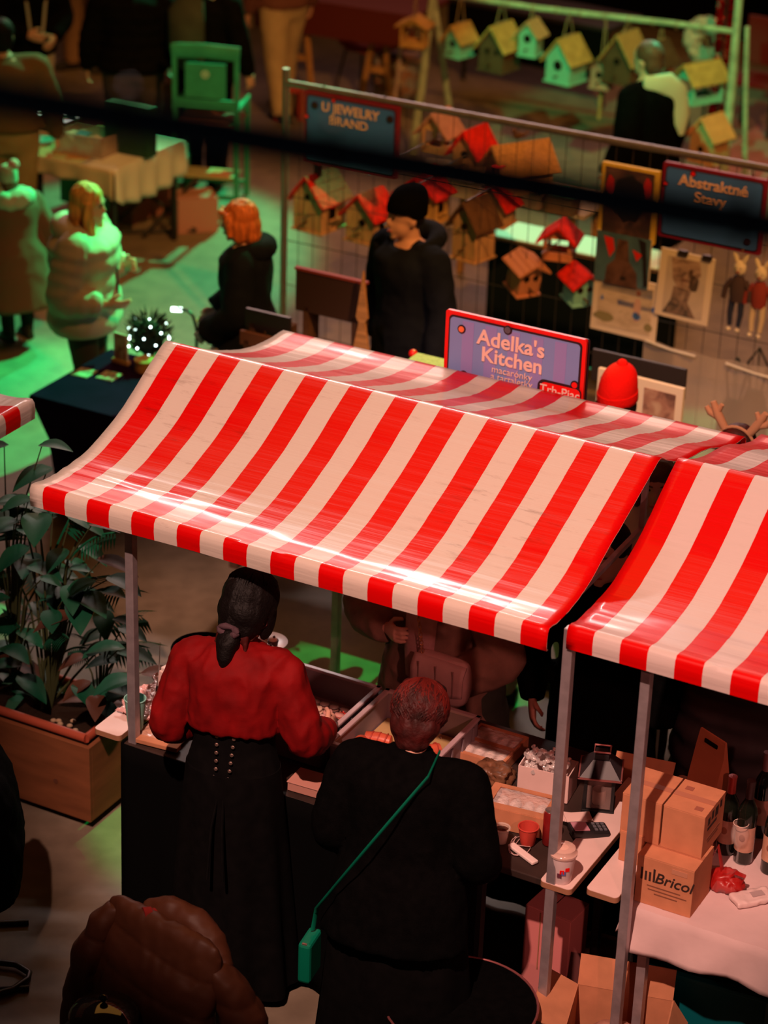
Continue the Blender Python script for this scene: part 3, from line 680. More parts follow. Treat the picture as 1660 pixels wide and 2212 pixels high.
# woman in pale puffer, profile to the right
M_puf = mat('pale_puffer', (0.46, 0.40, 0.34), 0.65, 0.25, var=0.1, vscale=6)
c6 = Person('blonde woman in pale puffer jacket gesturing beside the navy table', (-1.74, 12.86, 0), -PI/2-0.12, 1.60, 0.0, wide=1.32, head=(-0.05, -0.12, 0), armR=((0.33, -0.06, 1.08), (0.27, 0.20, 1.06)), armL=((-0.28, 0.05, 1.10), (-0.16, 0.22, 1.16)), hands=(0.8, 0.35), vox=.013, twist=(0, 0.5))
c6.garment('puffer_jacket', M_puf, 1.42, 0.82, .062, puff=.014, npuff=5, sl_r=[.105, .108, .106, .10, .096, .085, .06], wr=.004, vox=.012, sl_end=.9)
c6.trousers(mat('brown_trousers', (0.05, 0.03, 0.025), .8)); c6.shoes(M_shoe)
mb = MB(); mb.tube([c6.T((0.0+math.sin(t)*.12, -.03-math.cos(t)*.10, 1.43+.015*math.cos(t*2))) for t in [-2.4+4.8*i/12 for i in range(13)]], [.03, .045, .055, .06, .065, .07, .07, .07, .065, .06, .055, .045, .03], 10)
link_mesh('hood', remesh(mb, .014, 3), M_puf, c6.root)
MB().tube([c6.T((0, .185, 1.38)), c6.T((0, .20, 1.2)), c6.T((0, .205, 1.0)), c6.T((0, .20, .85))], .006, 6).build('zip', mat('zip_dark', (.02, .03, .03), .5), c6.root)
M_blond = mat('blonde_hair', (0.62, 0.33, 0.10), 0.5, 0.3, var=0.4, vscale=14, bump=0.3, bscale=60, stretch=(4, 4, 0.6))
c6.hair(M_blond, [((0, -.02, .042), (.090, .100, .092)), ((0, -.055, -.04), (.085, .065, .10)), ((0, -.05, -.14), (.075, .05, .10))], [([(.075, .01, .03), (.083, .025, -.06), (.08, .05, -.15), (.07, .075, -.24)], (.03, .034, .034, .014)), ([(-.075, .01, .03), (-.083, .025, -.06), (-.08, .05, -.15), (-.07, .075, -.24)], (.03, .034, .034, .014))], .006, (50, 50, 5))

# ginger woman in black
M_ging = mat('ginger_hair', (0.50, 0.13, 0.03), 0.5, 0.3, var=0.5, vscale=14, bump=0.3, bscale=60, stretch=(4, 4, 0.6))
c7 = Person('ginger-haired woman in black hooded cape facing left', (-0.80, 12.60, 0), PI/2-0.1, 1.62, 0.03, wide=1.1, head=(0.05, -0.1, 0), armL=((-0.27, 0.02, 1.1), (-0.18, 0.2, 0.95)), armR=((0.27, 0.02, 1.1), (0.18, 0.22, 0.95)), vox=.013)
c7.garment('cape', M_navy, 1.43, 0.55, .04, flare=.22, wr=.006, sl_r=[.085]*7); c7.trousers(M_dkj); c7.shoes(M_shoe)
mb = MB(); mb.tube([c7.T((math.sin(t)*.11, -.03-math.cos(t)*.10, 1.43)) for t in [-2.2+4.4*i/10 for i in range(11)]], [.03, .045, .055, .06, .06, .06, .06, .06, .055, .045, .03], 10); link_mesh('hood', remesh(mb, .014, 3), M_navy, c7.root)
c7.hair(M_ging, HAIR_BOB + [((0, -.06, -.08), (.085, .06, .07))], [([(.07, .06, .07), (.085, .055, 0), (.085, .05, -.07)], (.02, .025, .02)), ([(-.07, .06, .07), (-.085, .055, 0), (-.085, .05, -.07)], (.02, .025, .02)), ([(-.05, .085, .07), (0, .1, .06), (.05, .085, .07)], (.02, .018, .02))], .006, (50, 50, 5))

# man in black beanie
c8 = Person('man in black beanie and dark hooded jacket looking left', (0.09, 12.33, 0), PI/2+0.75, 1.79, 0.0, wide=1.0, head=(-0.35, -0.05, 0), vox=.013)
c8.garment('hooded_jacket', M_navy, 1.42, 0.72, .04, wr=.007, sl_r=[.085, .085, .08, .078, .075, .07, .055]); c8.trousers(M_dkj); c8.shoes(M_shoe)
mb = MB(); mb.tube([c8.T((math.sin(t)*.125, -.03-math.cos(t)*.12, 1.45+.02*math.cos(t))) for t in [-2.3+4.6*i/12 for i in range(13)]], [.02, .03, .04, .05, .055, .06, .06, .06, .055, .05, .04, .03, .02], 10); link_mesh('hood', remesh(mb, .014, 3), M_navy, c8.root)
beanie(c8, M_black, .17); c8.hair(M_hblack, [((0, -.045, -.01), (.078, .055, .05))], [], .003)

# red beanie head and antler headband behind the ridge
g = at(1340, 872, 1.46)
c9 = Person('person in bright red beanie half hidden behind the awning ridge', (g.x, g.y, 0), YF+PI-0.2, 1.58, 0.0, vox=.014, head=(0, -0.1, 0))
c9.garment('jacket', M_blackc, 1.43, 0.75, .035); c9.trousers(M_dkj); c9.shoes(M_shoe)
c9.hair(M_hblack, [((0, -.03, -.02), (.09, .08, .09)), ((-.075, .02, -.03), (.025, .05, .08)), ((.075, .02, -.03), (.025, .05, .08))])
beanie(c9, mat('red_knit', (0.70, 0.006, 0.004), .9, .1, bump=.5, bscale=140), .21, cuff=True)
for sg in (-1, 1): MB().ell(c9.Hd((sg*.033, .094, .004)), (.028, .008, .02), 12, 8, c9.hrot).build('sunglass_lens', M_eye, c9.root, True)
g = at(1592, 975, 1.5)
c10 = Person('person wearing a toy antler headband behind the right awning', (g.x, g.y, 0), YF+PI, 1.62, 0, vox=.016)
c10.garment('jacket', M_blackc, 1.43, 0.75, .035); c10.trousers(M_dkj); c10.shoes(M_shoe); c10.hair(M_hdr, HAIR_LONG)
M_ant = mat('tan_felt', (0.45, 0.22, 0.12), .9, .1)
for sg in (-1, 1):
    mb = MB(); mb.tube([c10.Hd((sg*.06, .0, .10)), c10.Hd((sg*.10, .0, .16)), c10.Hd((sg*.13, 0, .22))], [.019, .022, .014], 8)
    mb.tube([c10.Hd((sg*.09, .0, .145)), c10.Hd((sg*.14, .0, .165)), c10.Hd((sg*.16, 0, .19))], [.016, .017, .012], 8)
    mb.tube([c10.Hd((sg*.105, .0, .17)), c10.Hd((sg*.085, .0, .215))], [.016, .010], 8); mb.build('antler', M_ant, c10.root, True)
MB().tube([c10.Hd((math.cos(t)*.098, .01, .02+math.sin(t)*.105)) for t in [PI*i/14 for i in range(15)]], .007, 6).build('headband', M_ant, c10.root, True)

# far background people -------------------------------------------------
def bg(label, px, py, face, h, jacket, trous, jb=0.72, hairm=None, lean=0.0, puff=0.0, feet=None, armL=None, armR=None, wide=1.1):
    g = at(px, py, 0); p = Person(label, (g.x, g.y, 0), face, h, lean, wide=wide, vox=.02, feet=feet, armL=armL, armR=armR, face_on=False)
    p.garment('jacket', jacket, 1.43, jb, .04, puff=puff, npuff=6, collar=(.06, .08)); p.trousers(trous, (.125, .12, .105, .095, .09, .085, .08)); p.shoes(M_shoe); p.hair(hairm or M_hblack, HAIR_SHORT); return p
M_jean = mat('charcoal_jeans', (0.06, 0.045, 0.042), .85, .1, var=.2)
M_tan = mat('tan_chino', (0.42, 0.31, 0.19), .85, .1, var=.12)
M_olive = mat('olive_trousers', (0.28, 0.2, 0.1), .85, .1, var=.15)
b1 = bg('person in black jacket with lanyard and cream trousers at the top left corner', 62, 345, -2.5, 1.72, M_blackc, M_cream, .85, armR=((.3, .1, 1.1), (.1, .25, 1.05)), armL=((-.3, .1, 1.1), (-.12, .25, 1.0)), wide=1.3, lean=.1)
for sg in (-1, 1): MB().tube([b1.T((sg*.09, .09, 1.44)), b1.T((sg*.08, .17, 1.3)), b1.T((sg*.05, .19, 1.05))], [(.012, .004)]*3, 6, side=(1, 0, 0)).build('lanyard', mat('lanyard', (.5, .45, .4), .7), b1.root)
b2 = bg('person in black quilted jacket and charcoal jeans, back to the camera', 292, 400, 0.1, 1.75, M_blackc, M_jean, .88, puff=.015, wide=1.25)
b3 = bg('person in black jacket with light backpack straps behind the director chair', 440, 398, -0.4, 1.75, M_blackc, M_black, .8, wide=1.25)
mb = MB(); mb.tube([b3.T((.02, -.2, 1.45)), b3.T((.0, -.26, 1.35)), b3.T((.0, -.26, 1.1)), b3.T((.0, -.22, .95))], [(.10, .06), (.15, .09), (.15, .1), (.12, .06)], 14, side=(1, 0, 0)); mb.build('backpack', M_dkgreen, b3.root, True)
M_pale = mat('pale_webbing', (0.5, 0.42, 0.38), .7)
for sg in (-1, 1): MB().tube([b3.T((sg*.11, -.10, 1.43)), b3.T((sg*.14, -.02, 1.49)), b3.T((sg*.13, .14, 1.36)), b3.T((sg*.17, .12, 1.12))], [(.03, .008)]*4, 8, side=(1, 0, 0)).build('shoulder_strap', M_pale, b3.root, True)
b4 = bg('passer-by in tan chinos striding past the trestle table', 610, 248, 0.6, 1.74, mat('brown_red_jacket', (.14, .05, .04), .8), M_tan, .9, feet=((-.12, -.2), (.1, .15)))
b5 = bg('person with pale coat and bare-looking tan legs far at the upper left', 198, 150, 2.2, 1.70, mat('dusty_pink_coat', (.4, .25, .22), .8), mat('tan_tights', (.35, .2, .12), .7), .75, feet=((-.12, -.1), (.12, .12)))
g = at(1410, 195, 1.42)
b6 = Person('passer-by in long black coat with pale shawl under the hanging birdhouses', (g.x, g.y, 0), 0.9, 1.74, .06, wide=1.2, vox=.018, face_on=False)
b6.garment('coat', M_black, 1.43, 0.35, .045, flare=.08, sl_r=[.09]*7); b6.trousers(M_dkj); b6.shoes(M_shoe); b6.hair(M_brownhair, HAIR_SHORT)
MB().tube([b6.T((-.14, -.05, 1.46)), b6.T((-.02, -.15, 1.45)), b6.T((.09, -.16, 1.36)), b6.T((.14, -.17, 1.2)), b6.T((.15, -.17, 1.08))], [(.05, .02), (.08, .025), (.09, .025), (.07, .02), (.02, .01)], 12, side=(0, 0, 1)).build('shawl', mat('pale_shawl', (.55, .47, .38), .85), b6.root, True)
b7 = bg('person in olive trousers cut off at the left edge beside the craft table', 22, 560, 0.2, 1.70, mat('mustard_jumper', (.12, .07, .03), .9), M_olive, .95, wide=1.3)
g = at(35, 590, 0.45)
b8 = Person('child in brown coat with turquoise and pink hat and scarf at the left edge', (g.x, g.y, 0), 0.6, 1.12, .15, wide=1.35, vox=.018, face_on=False)
b8.garment('coat', mat('taupe_coat', (.12, .05, .04), .9), 1.43, .35, .06, flare=.1, sl_r=[.1]*7); b8.trousers(M_dkj); b8.shoes(M_shoe); b8.hair(M_brownhair, HAIR_SHORT)
mb = MB(); mb.tube([b8.T((math.sin(t)*.14, -.02-math.cos(t)*.14, 1.43+.02*math.sin(3*t))) for t in [2*PI*i/12 for i in range(13)]], .06, 10); me = remesh(mb, .016, 2); wrinkle(me, .012, 9); link_mesh('scarf', me, mat('turquoise_scarf', (.10, .42, .36), .9, .1, var=.5, vscale=7, rgb2=(.5, .3, .3)), b8.root)
beanie(b8, mat('turquoise_scarf', (.10, .42, .36)), .18)
MB().ell(b8.Hd((.05, -.06, .17)), .035, 12, 8).build('pompom', mat('pink_pompom', (.5, .25, .28), .95), b8.root, True)

# ------------------------------------------------------------------ mesh fence with pictures
FV = 5.2
M_maroon = mat('sign_maroon', (.20, .006, .03), .5); M_petrol = mat('sign_petrol', (.045, .15, .60), .5, .3)
def fx(px, py, v=FV):
    u, _, z = uvz(atv(px, py, v)); return u, z
fe = thing('mesh_fence', 'temporary steel mesh fence hung with pictures behind the stalls', 'fence', S(0, FV, 0), YAW)
MB().tube([(-2.0, 0, 0), (-2.0, 0, 2.05)], .021, 12).build('post', M_steel, fe, True)
MB().tube([(1.55, 0, 0), (1.55, 0, 2.05)], .021, 12).build('post', M_steel, fe, True)
MB().tube([(-2.0, 0, 1.965), (1.55, 0, 1.985)], .021, 12).build('top_rail', M_steel, fe, True)
MB().tube([(-2.0, 0, .15), (1.55, 0, .15)], .018, 10).build('bottom_rail', M_steel, fe, True)
M_wire = mat('fence_wire', (0.05, 0.045, 0.045), .5, .3, .5)
wm = MB().tube([(0, 0, .15), (0, 0, 1.97)], .0022, 5); wme = wm.mesh('wire'); wme.materials.append(M_wire)
for i in range(35): part('wire', wme, fe, (-1.9+.1*i, 0, 0))
hm_ = MB().tube([(-2.0, 0, 0), (1.55, 0, 0)], .0028, 5).mesh('cross_wire'); hm_.materials.append(M_wire)
for z in (.42, .72, 1.0, 1.28, 1.56): part('cross_wire', hm_, fe, (0, .004, z))
for x in (-2.0, 1.55): MB().box((x, 0, .04), (.22, .6, .08)).build('concrete_foot', mat('foot_block', (.2, .19, .18), .9), fe, bevel=.015)

u0, z0 = fx(665, 192); u1, _ = fx(868, 240); z1 = fx(770, 318)[1]
w_ = u1-u0
sg1 = sign('blue name board lettered U JEWELRY BRAND hanging on the mesh fence', S((u0+u1)/2, FV-.035, z0-.42), w_, .42,
     [("U JEWELRY", .076, .0, .345, .0014), ("BRAND", .076, -.01, .27, .0014)], [(-.235, .345, M_sdark, .016), (.26, .345, M_sdark, .016), (-.11, .395, M_sred, .010), (-w_/2+.02, .27, M_sred, .012)], None, stripes=False, depth=.025, red=M_maroon, blue=M_petrol)
u0, z0 = fx(1440, 345); u1, _ = fx(1664, 392); w_ = u1-u0
sg2 = sign('blue name board lettered Abstraktné Stavy at the right of the mesh fence', S((u0+u1)/2, FV-.035, z0-.42), w_, .42,
     [("Abstraktné", .088, .0, .335, .0016), ("Stavy", .088, -.01, .25, .0016)], [(-.12, .385, M_sred, .012), (-w_/2+.025, .30, M_sred, .010), (.22, .07, M_sdark, .014)], None, stripes=False, depth=.025, red=M_maroon, blue=M_petrol)
for s_, w2 in ((sg1, .5), (sg2, .5)):
    for x in (-.2, .2): MB().tube([(x, .03, .41), (x, .02, .45), (x, .05, .47)], .004, 6).build('cable_tie', M_wire, s_, True)

# pictures --------------------------------------------------------------
M_paper = mat('paper_white', (.62, .54, .44), .8, .1); M_clip = mat('black_clip', (.02, .015, .015), .4)
def canvas_mat(name, cols, sc, stretch=(1, 1, 1), dist=0.6):
    M = bpy.data.materials.new(name); M.use_nodes = True; nt = M.node_tree; N = nt.nodes; L = nt.links; b = N['Principled BSDF']
    tc = N.new('ShaderNodeTexCoord'); mp = N.new('ShaderNodeMapping'); mp.inputs['Scale'].default_value = stretch; L.new(tc.outputs['Object'], mp.inputs[0])
    n = N.new('ShaderNodeTexNoise'); n.inputs['Scale'].default_value = sc; n.inputs['Distortion'].default_value = dist; n.inputs['Detail'].default_value = 4; L.new(mp.outputs[0], n.inputs[0])
    r = N.new('ShaderNodeValToRGB'); cr = r.color_ramp
    while len(cr.elements) < len(cols): cr.elements.new(0.5)
    for e, (p, c) in zip(cr.elements, cols): e.position = p; e.color = (*c, 1)
    L.new(n.outputs['Fac'], r.inputs[0]); L.new(r.outputs[0], b.inputs['Base Color']); b.inputs['Roughness'].default_value = .6
    return M
def picture(label, c, w, h, border, face_mats, rz=0.0, depth=.012, v=FV-.03, tilt=0.0, cat='picture', frame_m=None):
    """c: (u, z) of centre"""
    r = thing('picture', label, cat, S(c[0], v, c[1]), YAW+rz)
    MB().box((0, 0, 0), (w, depth, h), ry=tilt).build('sheet', frame_m or M_paper, r, bevel=.002)
    M_ = Euler((0, tilt, 0)).to_matrix()
    for (x, z, ww, hh, mm, *sh) in face_mats:
        if sh:   # polygon patch, thin
            mb = MB(); pts = [M_ @ Vector((x+a*ww/2, 0, z+b*hh/2)) for a, b in sh[0]]
            mb.prism([(p.x, p.z) for p in pts], .002, Matrix.Translation((0, -depth/2-.0035, 0))); mb.build('painted_shape', mm, r)
        else: MB().box(M_ @ Vector((x, -depth/2-.0012, z)), (ww, .003, hh), ry=tilt).build('painted_area', mm, r)
    return r
def blob(n=14, seed=0, sx=1.0): 
    rnd = random.Random(seed); return [(math.cos(2*PI*i/n)*(.85+.25*rnd.random()), math.sin(2*PI*i/n)*(.85+.25*rnd.random())) for i in range(n)]
def col(n, c, **k): return mat(n, c, .6, .2, **k)
# dark abstract painting with yellow edge, upper half
a_ = fx(1310, 336); b_ = fx(1432, 556)
w_ = fx(1432, 368)[0]-a_[0]
p1 = picture('dark abstract painting with yellow edge and red patches beside the right name board', (a_[0]+w_/2, 1.655), w_, .42, .02, [
    (0, 0, w_*.86, .38, canvas_mat('dark_abstract', [(0.3, (.02, .015, .02)), (.5, (.07, .03, .03)), (.7, (.14, .07, .06))], 9)),
    (-.11, .08, .05, .13, col('paint_red', (.6, .02, .01)), blob(10, 3)), (.11, .1, .05, .13, col('paint_red', (.6, .02, .01)), blob(10, 4)), (0, .03, .2, .26, col('paint_black', (.015, .012, .015)), blob(18, 5))], depth=.03, frame_m=mat('yellow_canvas_edge', (.62, .42, .05), .7))
p2 = picture('painting of a dark winged figure with red shapes on blue hanging on the fence', (a_[0]+w_/2-.005, 1.33), w_*.98, .30, .0, [
    (0, 0, w_*.96, .29, canvas_mat('blue_ground', [(0.3, (.03, .07, .11)), (.6, (.06, .14, .2)), (.8, (.04, .09, .14))], 6)),
    (.0, -.02, .2, .3, canvas_mat('umber_figure', [(0.3, (.05, .02, .015)), (.6, (.13, .06, .045)), (.8, (.03, .015, .015))], 14), [(-1, -.9), (-.9, -.2), (-.45, .1), (-.35, .9), (.25, .9), (.4, .1), (.9, -.3), (1, -.9)]),
    (-.085, .06, .07, .12, col('paint_red', (.6, .02, .01)), [(-1, 1), (.6, .9), (1, -.2), (.2, -1)]), (.085, .05, .06, .1, col('paint_red', (.6, .02, .01)), [(-1, .4), (0, -.9), (1, 0)]),
    (.12, .0, .08, .28, col('paint_black', (.015, .012, .015)), [(-.9, 1), (.3, .9), (1, -.9), (.4, -1), (0, .1)])], v=FV-.04)
# beach watercolour
b0 = fx(1290, 588); b1_ = fx(1432, 615); bb = fx(1280, 705)
wB = b1_[0]-b0[0]; hB = b0[1]-bb[1]
pb_ = picture('beach watercolour with a small figure holding a blue ball, clipped to the fence', ((b0[0]+b1_[0])/2, (b0[1]+bb[1])/2+.01), wB, hB+.02, .02, [
    (0, 0, wB-.07, hB-.05, canvas_mat('sand', [(0.35, (.42, .34, .25)), (.6, (.55, .46, .36)), (.75, (.34, .28, .17))], 9, (1, 1, 3))),
    (0.005, hB*.32, wB-.09, hB*.17, canvas_mat('sky_blue', [(0.3, (.06, .22, .62)), (.7, (.16, .34, .75))], 12)),
    (.02, hB*.06, .13, .03, col('sea_blue', (.04, .14, .5))), (.14, hB*.06, .1, .03, col('sea_blue', (.04, .14, .5))), (-.14, hB*.1, .02, .035, col('sea_blue', (.04, .14, .5)), [(-1, -1), (1, -1), (0, 1)]),
    (.075, hB*.02, .045, .16, col('figure_pale', (.5, .32, .26)), [(-.5, -1), (-1, 0), (-.7, .7), (.7, .7), (1, 0), (.5, -1)]), (.075, hB*.30, .03, .035, col('figure_hair', (.2, .08, .06)), blob(10, 2)),
    (.075, -hB*.12, .055, .05, col('ball_blue', (.05, .18, .5)), blob(12, 8)), (-.12, -hB*.25, .13, .06, col('dune_grass', (.22, .2, .1)), blob(12, 9)), (.15, -hB*.28, .05, .05, col('dune_grass', (.22, .2, .1)), blob(12, 6))], v=FV-.03, tilt=0.02)
MB().box((-.02, -.01, hB/2+.005), (.04, .02, .03)).build('clip', M_clip, pb_, bevel=.004)
# portrait sketch
q0 = fx(1437, 530); q1 = fx(1553, 556); qb = fx(1428, 675)
wP = q1[0]-q0[0]; hP = q0[1]-qb[1]
pp_ = picture('sketched portrait of a bearded face from below, clipped to the fence', ((q0[0]+q1[0])/2-.005, (q0[1]+qb[1])/2), wP, hP, .02, [
    (0.005, .0, wP-.08, hP-.06, canvas_mat('portrait_ground', [(0.35, (.42, .36, .31)), (.65, (.5, .43, .36))], 7)),
    (0.0, hP*.17, .19, hP*.5, canvas_mat('portrait_face', [(0.3, (.10, .06, .045)), (.5, (.30, .20, .15)), (.7, (.46, .34, .27))], 13, (1, 1, 1.3), 1.2), [(-.95, .9), (.8, 1), (.95, .2), (.6, -.3), (.25, -.9), (-.25, -.95), (-.75, -.3)]),
    (-.01, -hP*.22, .2, hP*.42, canvas_mat('portrait_neck', [(0.3, (.06, .05, .045)), (.55, (.22, .15, .12)), (.75, (.34, .26, .21))], 15, (1, 1, 1), 1.4), [(-.5, 1), (.55, .9), (.4, 0), (.95, -1), (-1, -1), (-.6, 0)]),
    (.055, hP*.08, .06, .1, col('beard_shadow', (.07, .05, .04)), blob(12, 14)), (-.0, hP*.1, .05, .015, col('lip_shadow', (.18, .07, .055)), blob(10, 15)), (.03, hP*.22, .03, .05, col('nostril_shadow', (.12, .07, .05)), blob(10, 16))], v=FV-.045, tilt=0.03)
for x in (-.02, .12): MB().box((x, -.012, hP/2+.0), (.055, .022, .03)).build('clip', M_clip, pp_, bevel=.004)
# framed photo leaning behind the main awning
k0 = fx(1290, 838, 3.6); k1 = fx(1480, 858, 3.6)
ph = picture('pair of framed photographs standing behind the red beanie', ((k0[0]+k1[0])/2, k1[1]-.10), k1[0]-k0[0], .30, .03, [
    (.11, .0, .17, .22, canvas_mat('photo_warm', [(0.3, (.10, .05, .045)), (.5, (.30, .16, .12)), (.7, (.42, .3, .22))], 14)), (-.12, .0, .19, .22, canvas_mat('photo_grey', [(0.35, (.5, .4, .32)), (.55, (.3, .24, .2)), (.7, (.06, .05, .05))], 11))], v=3.6, rz=-.05, depth=.025)
for x in (-.2, .2): MB().tube([(x, .01, .1), (x, .16, -k1[1]+.1)], .01, 6).build('strut', mat('easel_wood', (.3, .19, .1), .8), ph)
# dark slate panel above it
k2 = fx(1285, 770, 3.9); k3 = fx(1480, 815, 3.9)
sl = thing('slate_panel', 'long black panel standing behind the red beanie', 'panel', S((k2[0]+k3[0])/2, 3.9, 0), YAW)
MB().box((0, 0, k3[1]-.04), (k3[0]-k2[0]+.02, .02, .17)).build('panel', M_clip, sl, bevel=.004)
for x in (-.18, .18): MB().box((x, .012, (k3[1]-.1)/2), (.02, .012, k3[1]-.1)).build('leg', M_clip, sl)

# clear plastic dust sheet hanging low on the fence, picture rail and hangers
M_sheet = mat('milky_plastic', (.42, .36, .31), .35, .4, alpha=.55)
d0 = fx(1440, 730); d1 = fx(1660, 760)
ds = thing('plastic_sheet', 'milky plastic sheet draped over the lower mesh fence', 'sheet', S((d0[0]+d1[0])/2, FV-.02, 0), YAW)
mb = MB(); rows = []
for i in range(9):
    z = d0[1]-.02-(.62)*i/8; rows.append([Vector((-.42+.84*q/20, -.01+.012*math.sin(q*1.1+i*.3), z-.02*math.sin(PI*q/20))) for q in range(21)])
mb.loft(rows, closed=False, caps=False); mb.build('film', M_sheet, ds, True)
for a, b in (((-.40, d0[1]-.02), (-.10, d0[1]-.05)), ((.08, d0[1]-.05), (.42, d0[1]-.08))):
    MB().tube([(a[0], -.03, a[1]), ((a[0]+b[0])/2, -.03, (a[1]+b[1])/2-.008), (b[0], -.03, b[1])], .006, 6).build('hem_rod', mat('rod_pale', (.6, .6, .55), .4), ds, True)
# dolls hung on the fence
def doll(label, px, py, sweater, trou):
    u, z = fx(px, py); r = thing('hanging_doll', label, 'doll', S(u, FV-.06, z), YAW)
    M_felt = mat('doll_felt', (.62, .55, .42), .9)
    MB().ell((0, 0, .16), (.036, .03, .045), 14, 10).build('head', M_felt, r, True)
    for sg in (-1, 1):
        MB().tube([(sg*.018, 0, .195), (sg*.03, 0, .225), (sg*.04, 0, .245)], [.012, .014, .005], 8).build('ear', M_felt, r, True)
        MB().tube([(sg*.025, 0, -.02), (sg*.03, -.005, -.10), (sg*.024, -.01, -.17)], [.02, .017, .013], 8).build('leg', trou, r, True)
        MB().tube([(sg*.018+.008*sg, -.02, -.185), (sg*.025, -.03, -.195)], [.015, .01], 8).build('foot', M_felt, r, True)
        MB().tube([(sg*.035, 0, .09), (sg*.07, -.005, .04), (sg*.075, -.01, -.02)], [.018, .016, .014], 8).build('arm', sweater, r, True)
        MB().ell((sg*.014, -.028, .165), .004, 8, 6).build('eye', M_eye, r, True)
    MB().ell((0, -.03, .145), (.012, .01, .009), 8, 6).build('snout', mat('doll_nose', (.25, .1, .08), .8), r, True)
    MB().tube([(0, 0, .115), (0, 0, .08), (0, 0, .02), (0, 0, -.03)], [(.028, .02), (.045, .032), (.048, .035), (.04, .03)], 12, side=(1, 0, 0)).build('jumper', sweater, r, True)
    MB().tube([(0, 0, .2), (0, .03, .3), (0, .06, .33)], .0025, 5).build('string', M_rope, r)
doll('small felt animal doll in dark jumper and navy trousers hung on the fence', 1602, 632, mat('doll_dark_knit', (.05, .03, .03), .9), mat('doll_navy', (.015, .02, .045), .9))
doll('small felt animal doll in red jumper at the right edge of the fence', 1648, 645, mat('doll_red_knit', (.22, .03, .02), .9), mat('doll_cream', (.5, .4, .25), .9))
# white arched clothes hangers behind sheet
for i, (px, py) in enumerate(((1585, 870), (1632, 850))):
    u, z = fx(px, py, 5.6)
    r = thing('garment_bag', ('dark garment bag with strap hanging behind the fence', 'dark garment bag at the right edge behind the fence')[i], 'bag', S(u, 5.6, 0), YAW)
    MB().tube([(0, 0, z+.02), (0, 0, z-.1), (0, 0, z-.45)], [(.05, .02), (.09, .03), (.10, .03)], 12, side=(1, 0, 0)).build('bag_body', M_navy, r, True)
    MB().tube([(-.03, 0, z), (-.06, 0, z+.18), (0, 0, z+.28), (.06, 0, z+.18), (.03, 0, z)], .008, 6).build('strap', M_navy, r, True)
    MB().box((0, .05, z/2-.2), (.03, .03, z-.4)).build('stand', M_steel, r); MB().tube([(0, .05, z-.42), (0, .0, z+.28)], .006, 6).build('hook', M_steel, r)

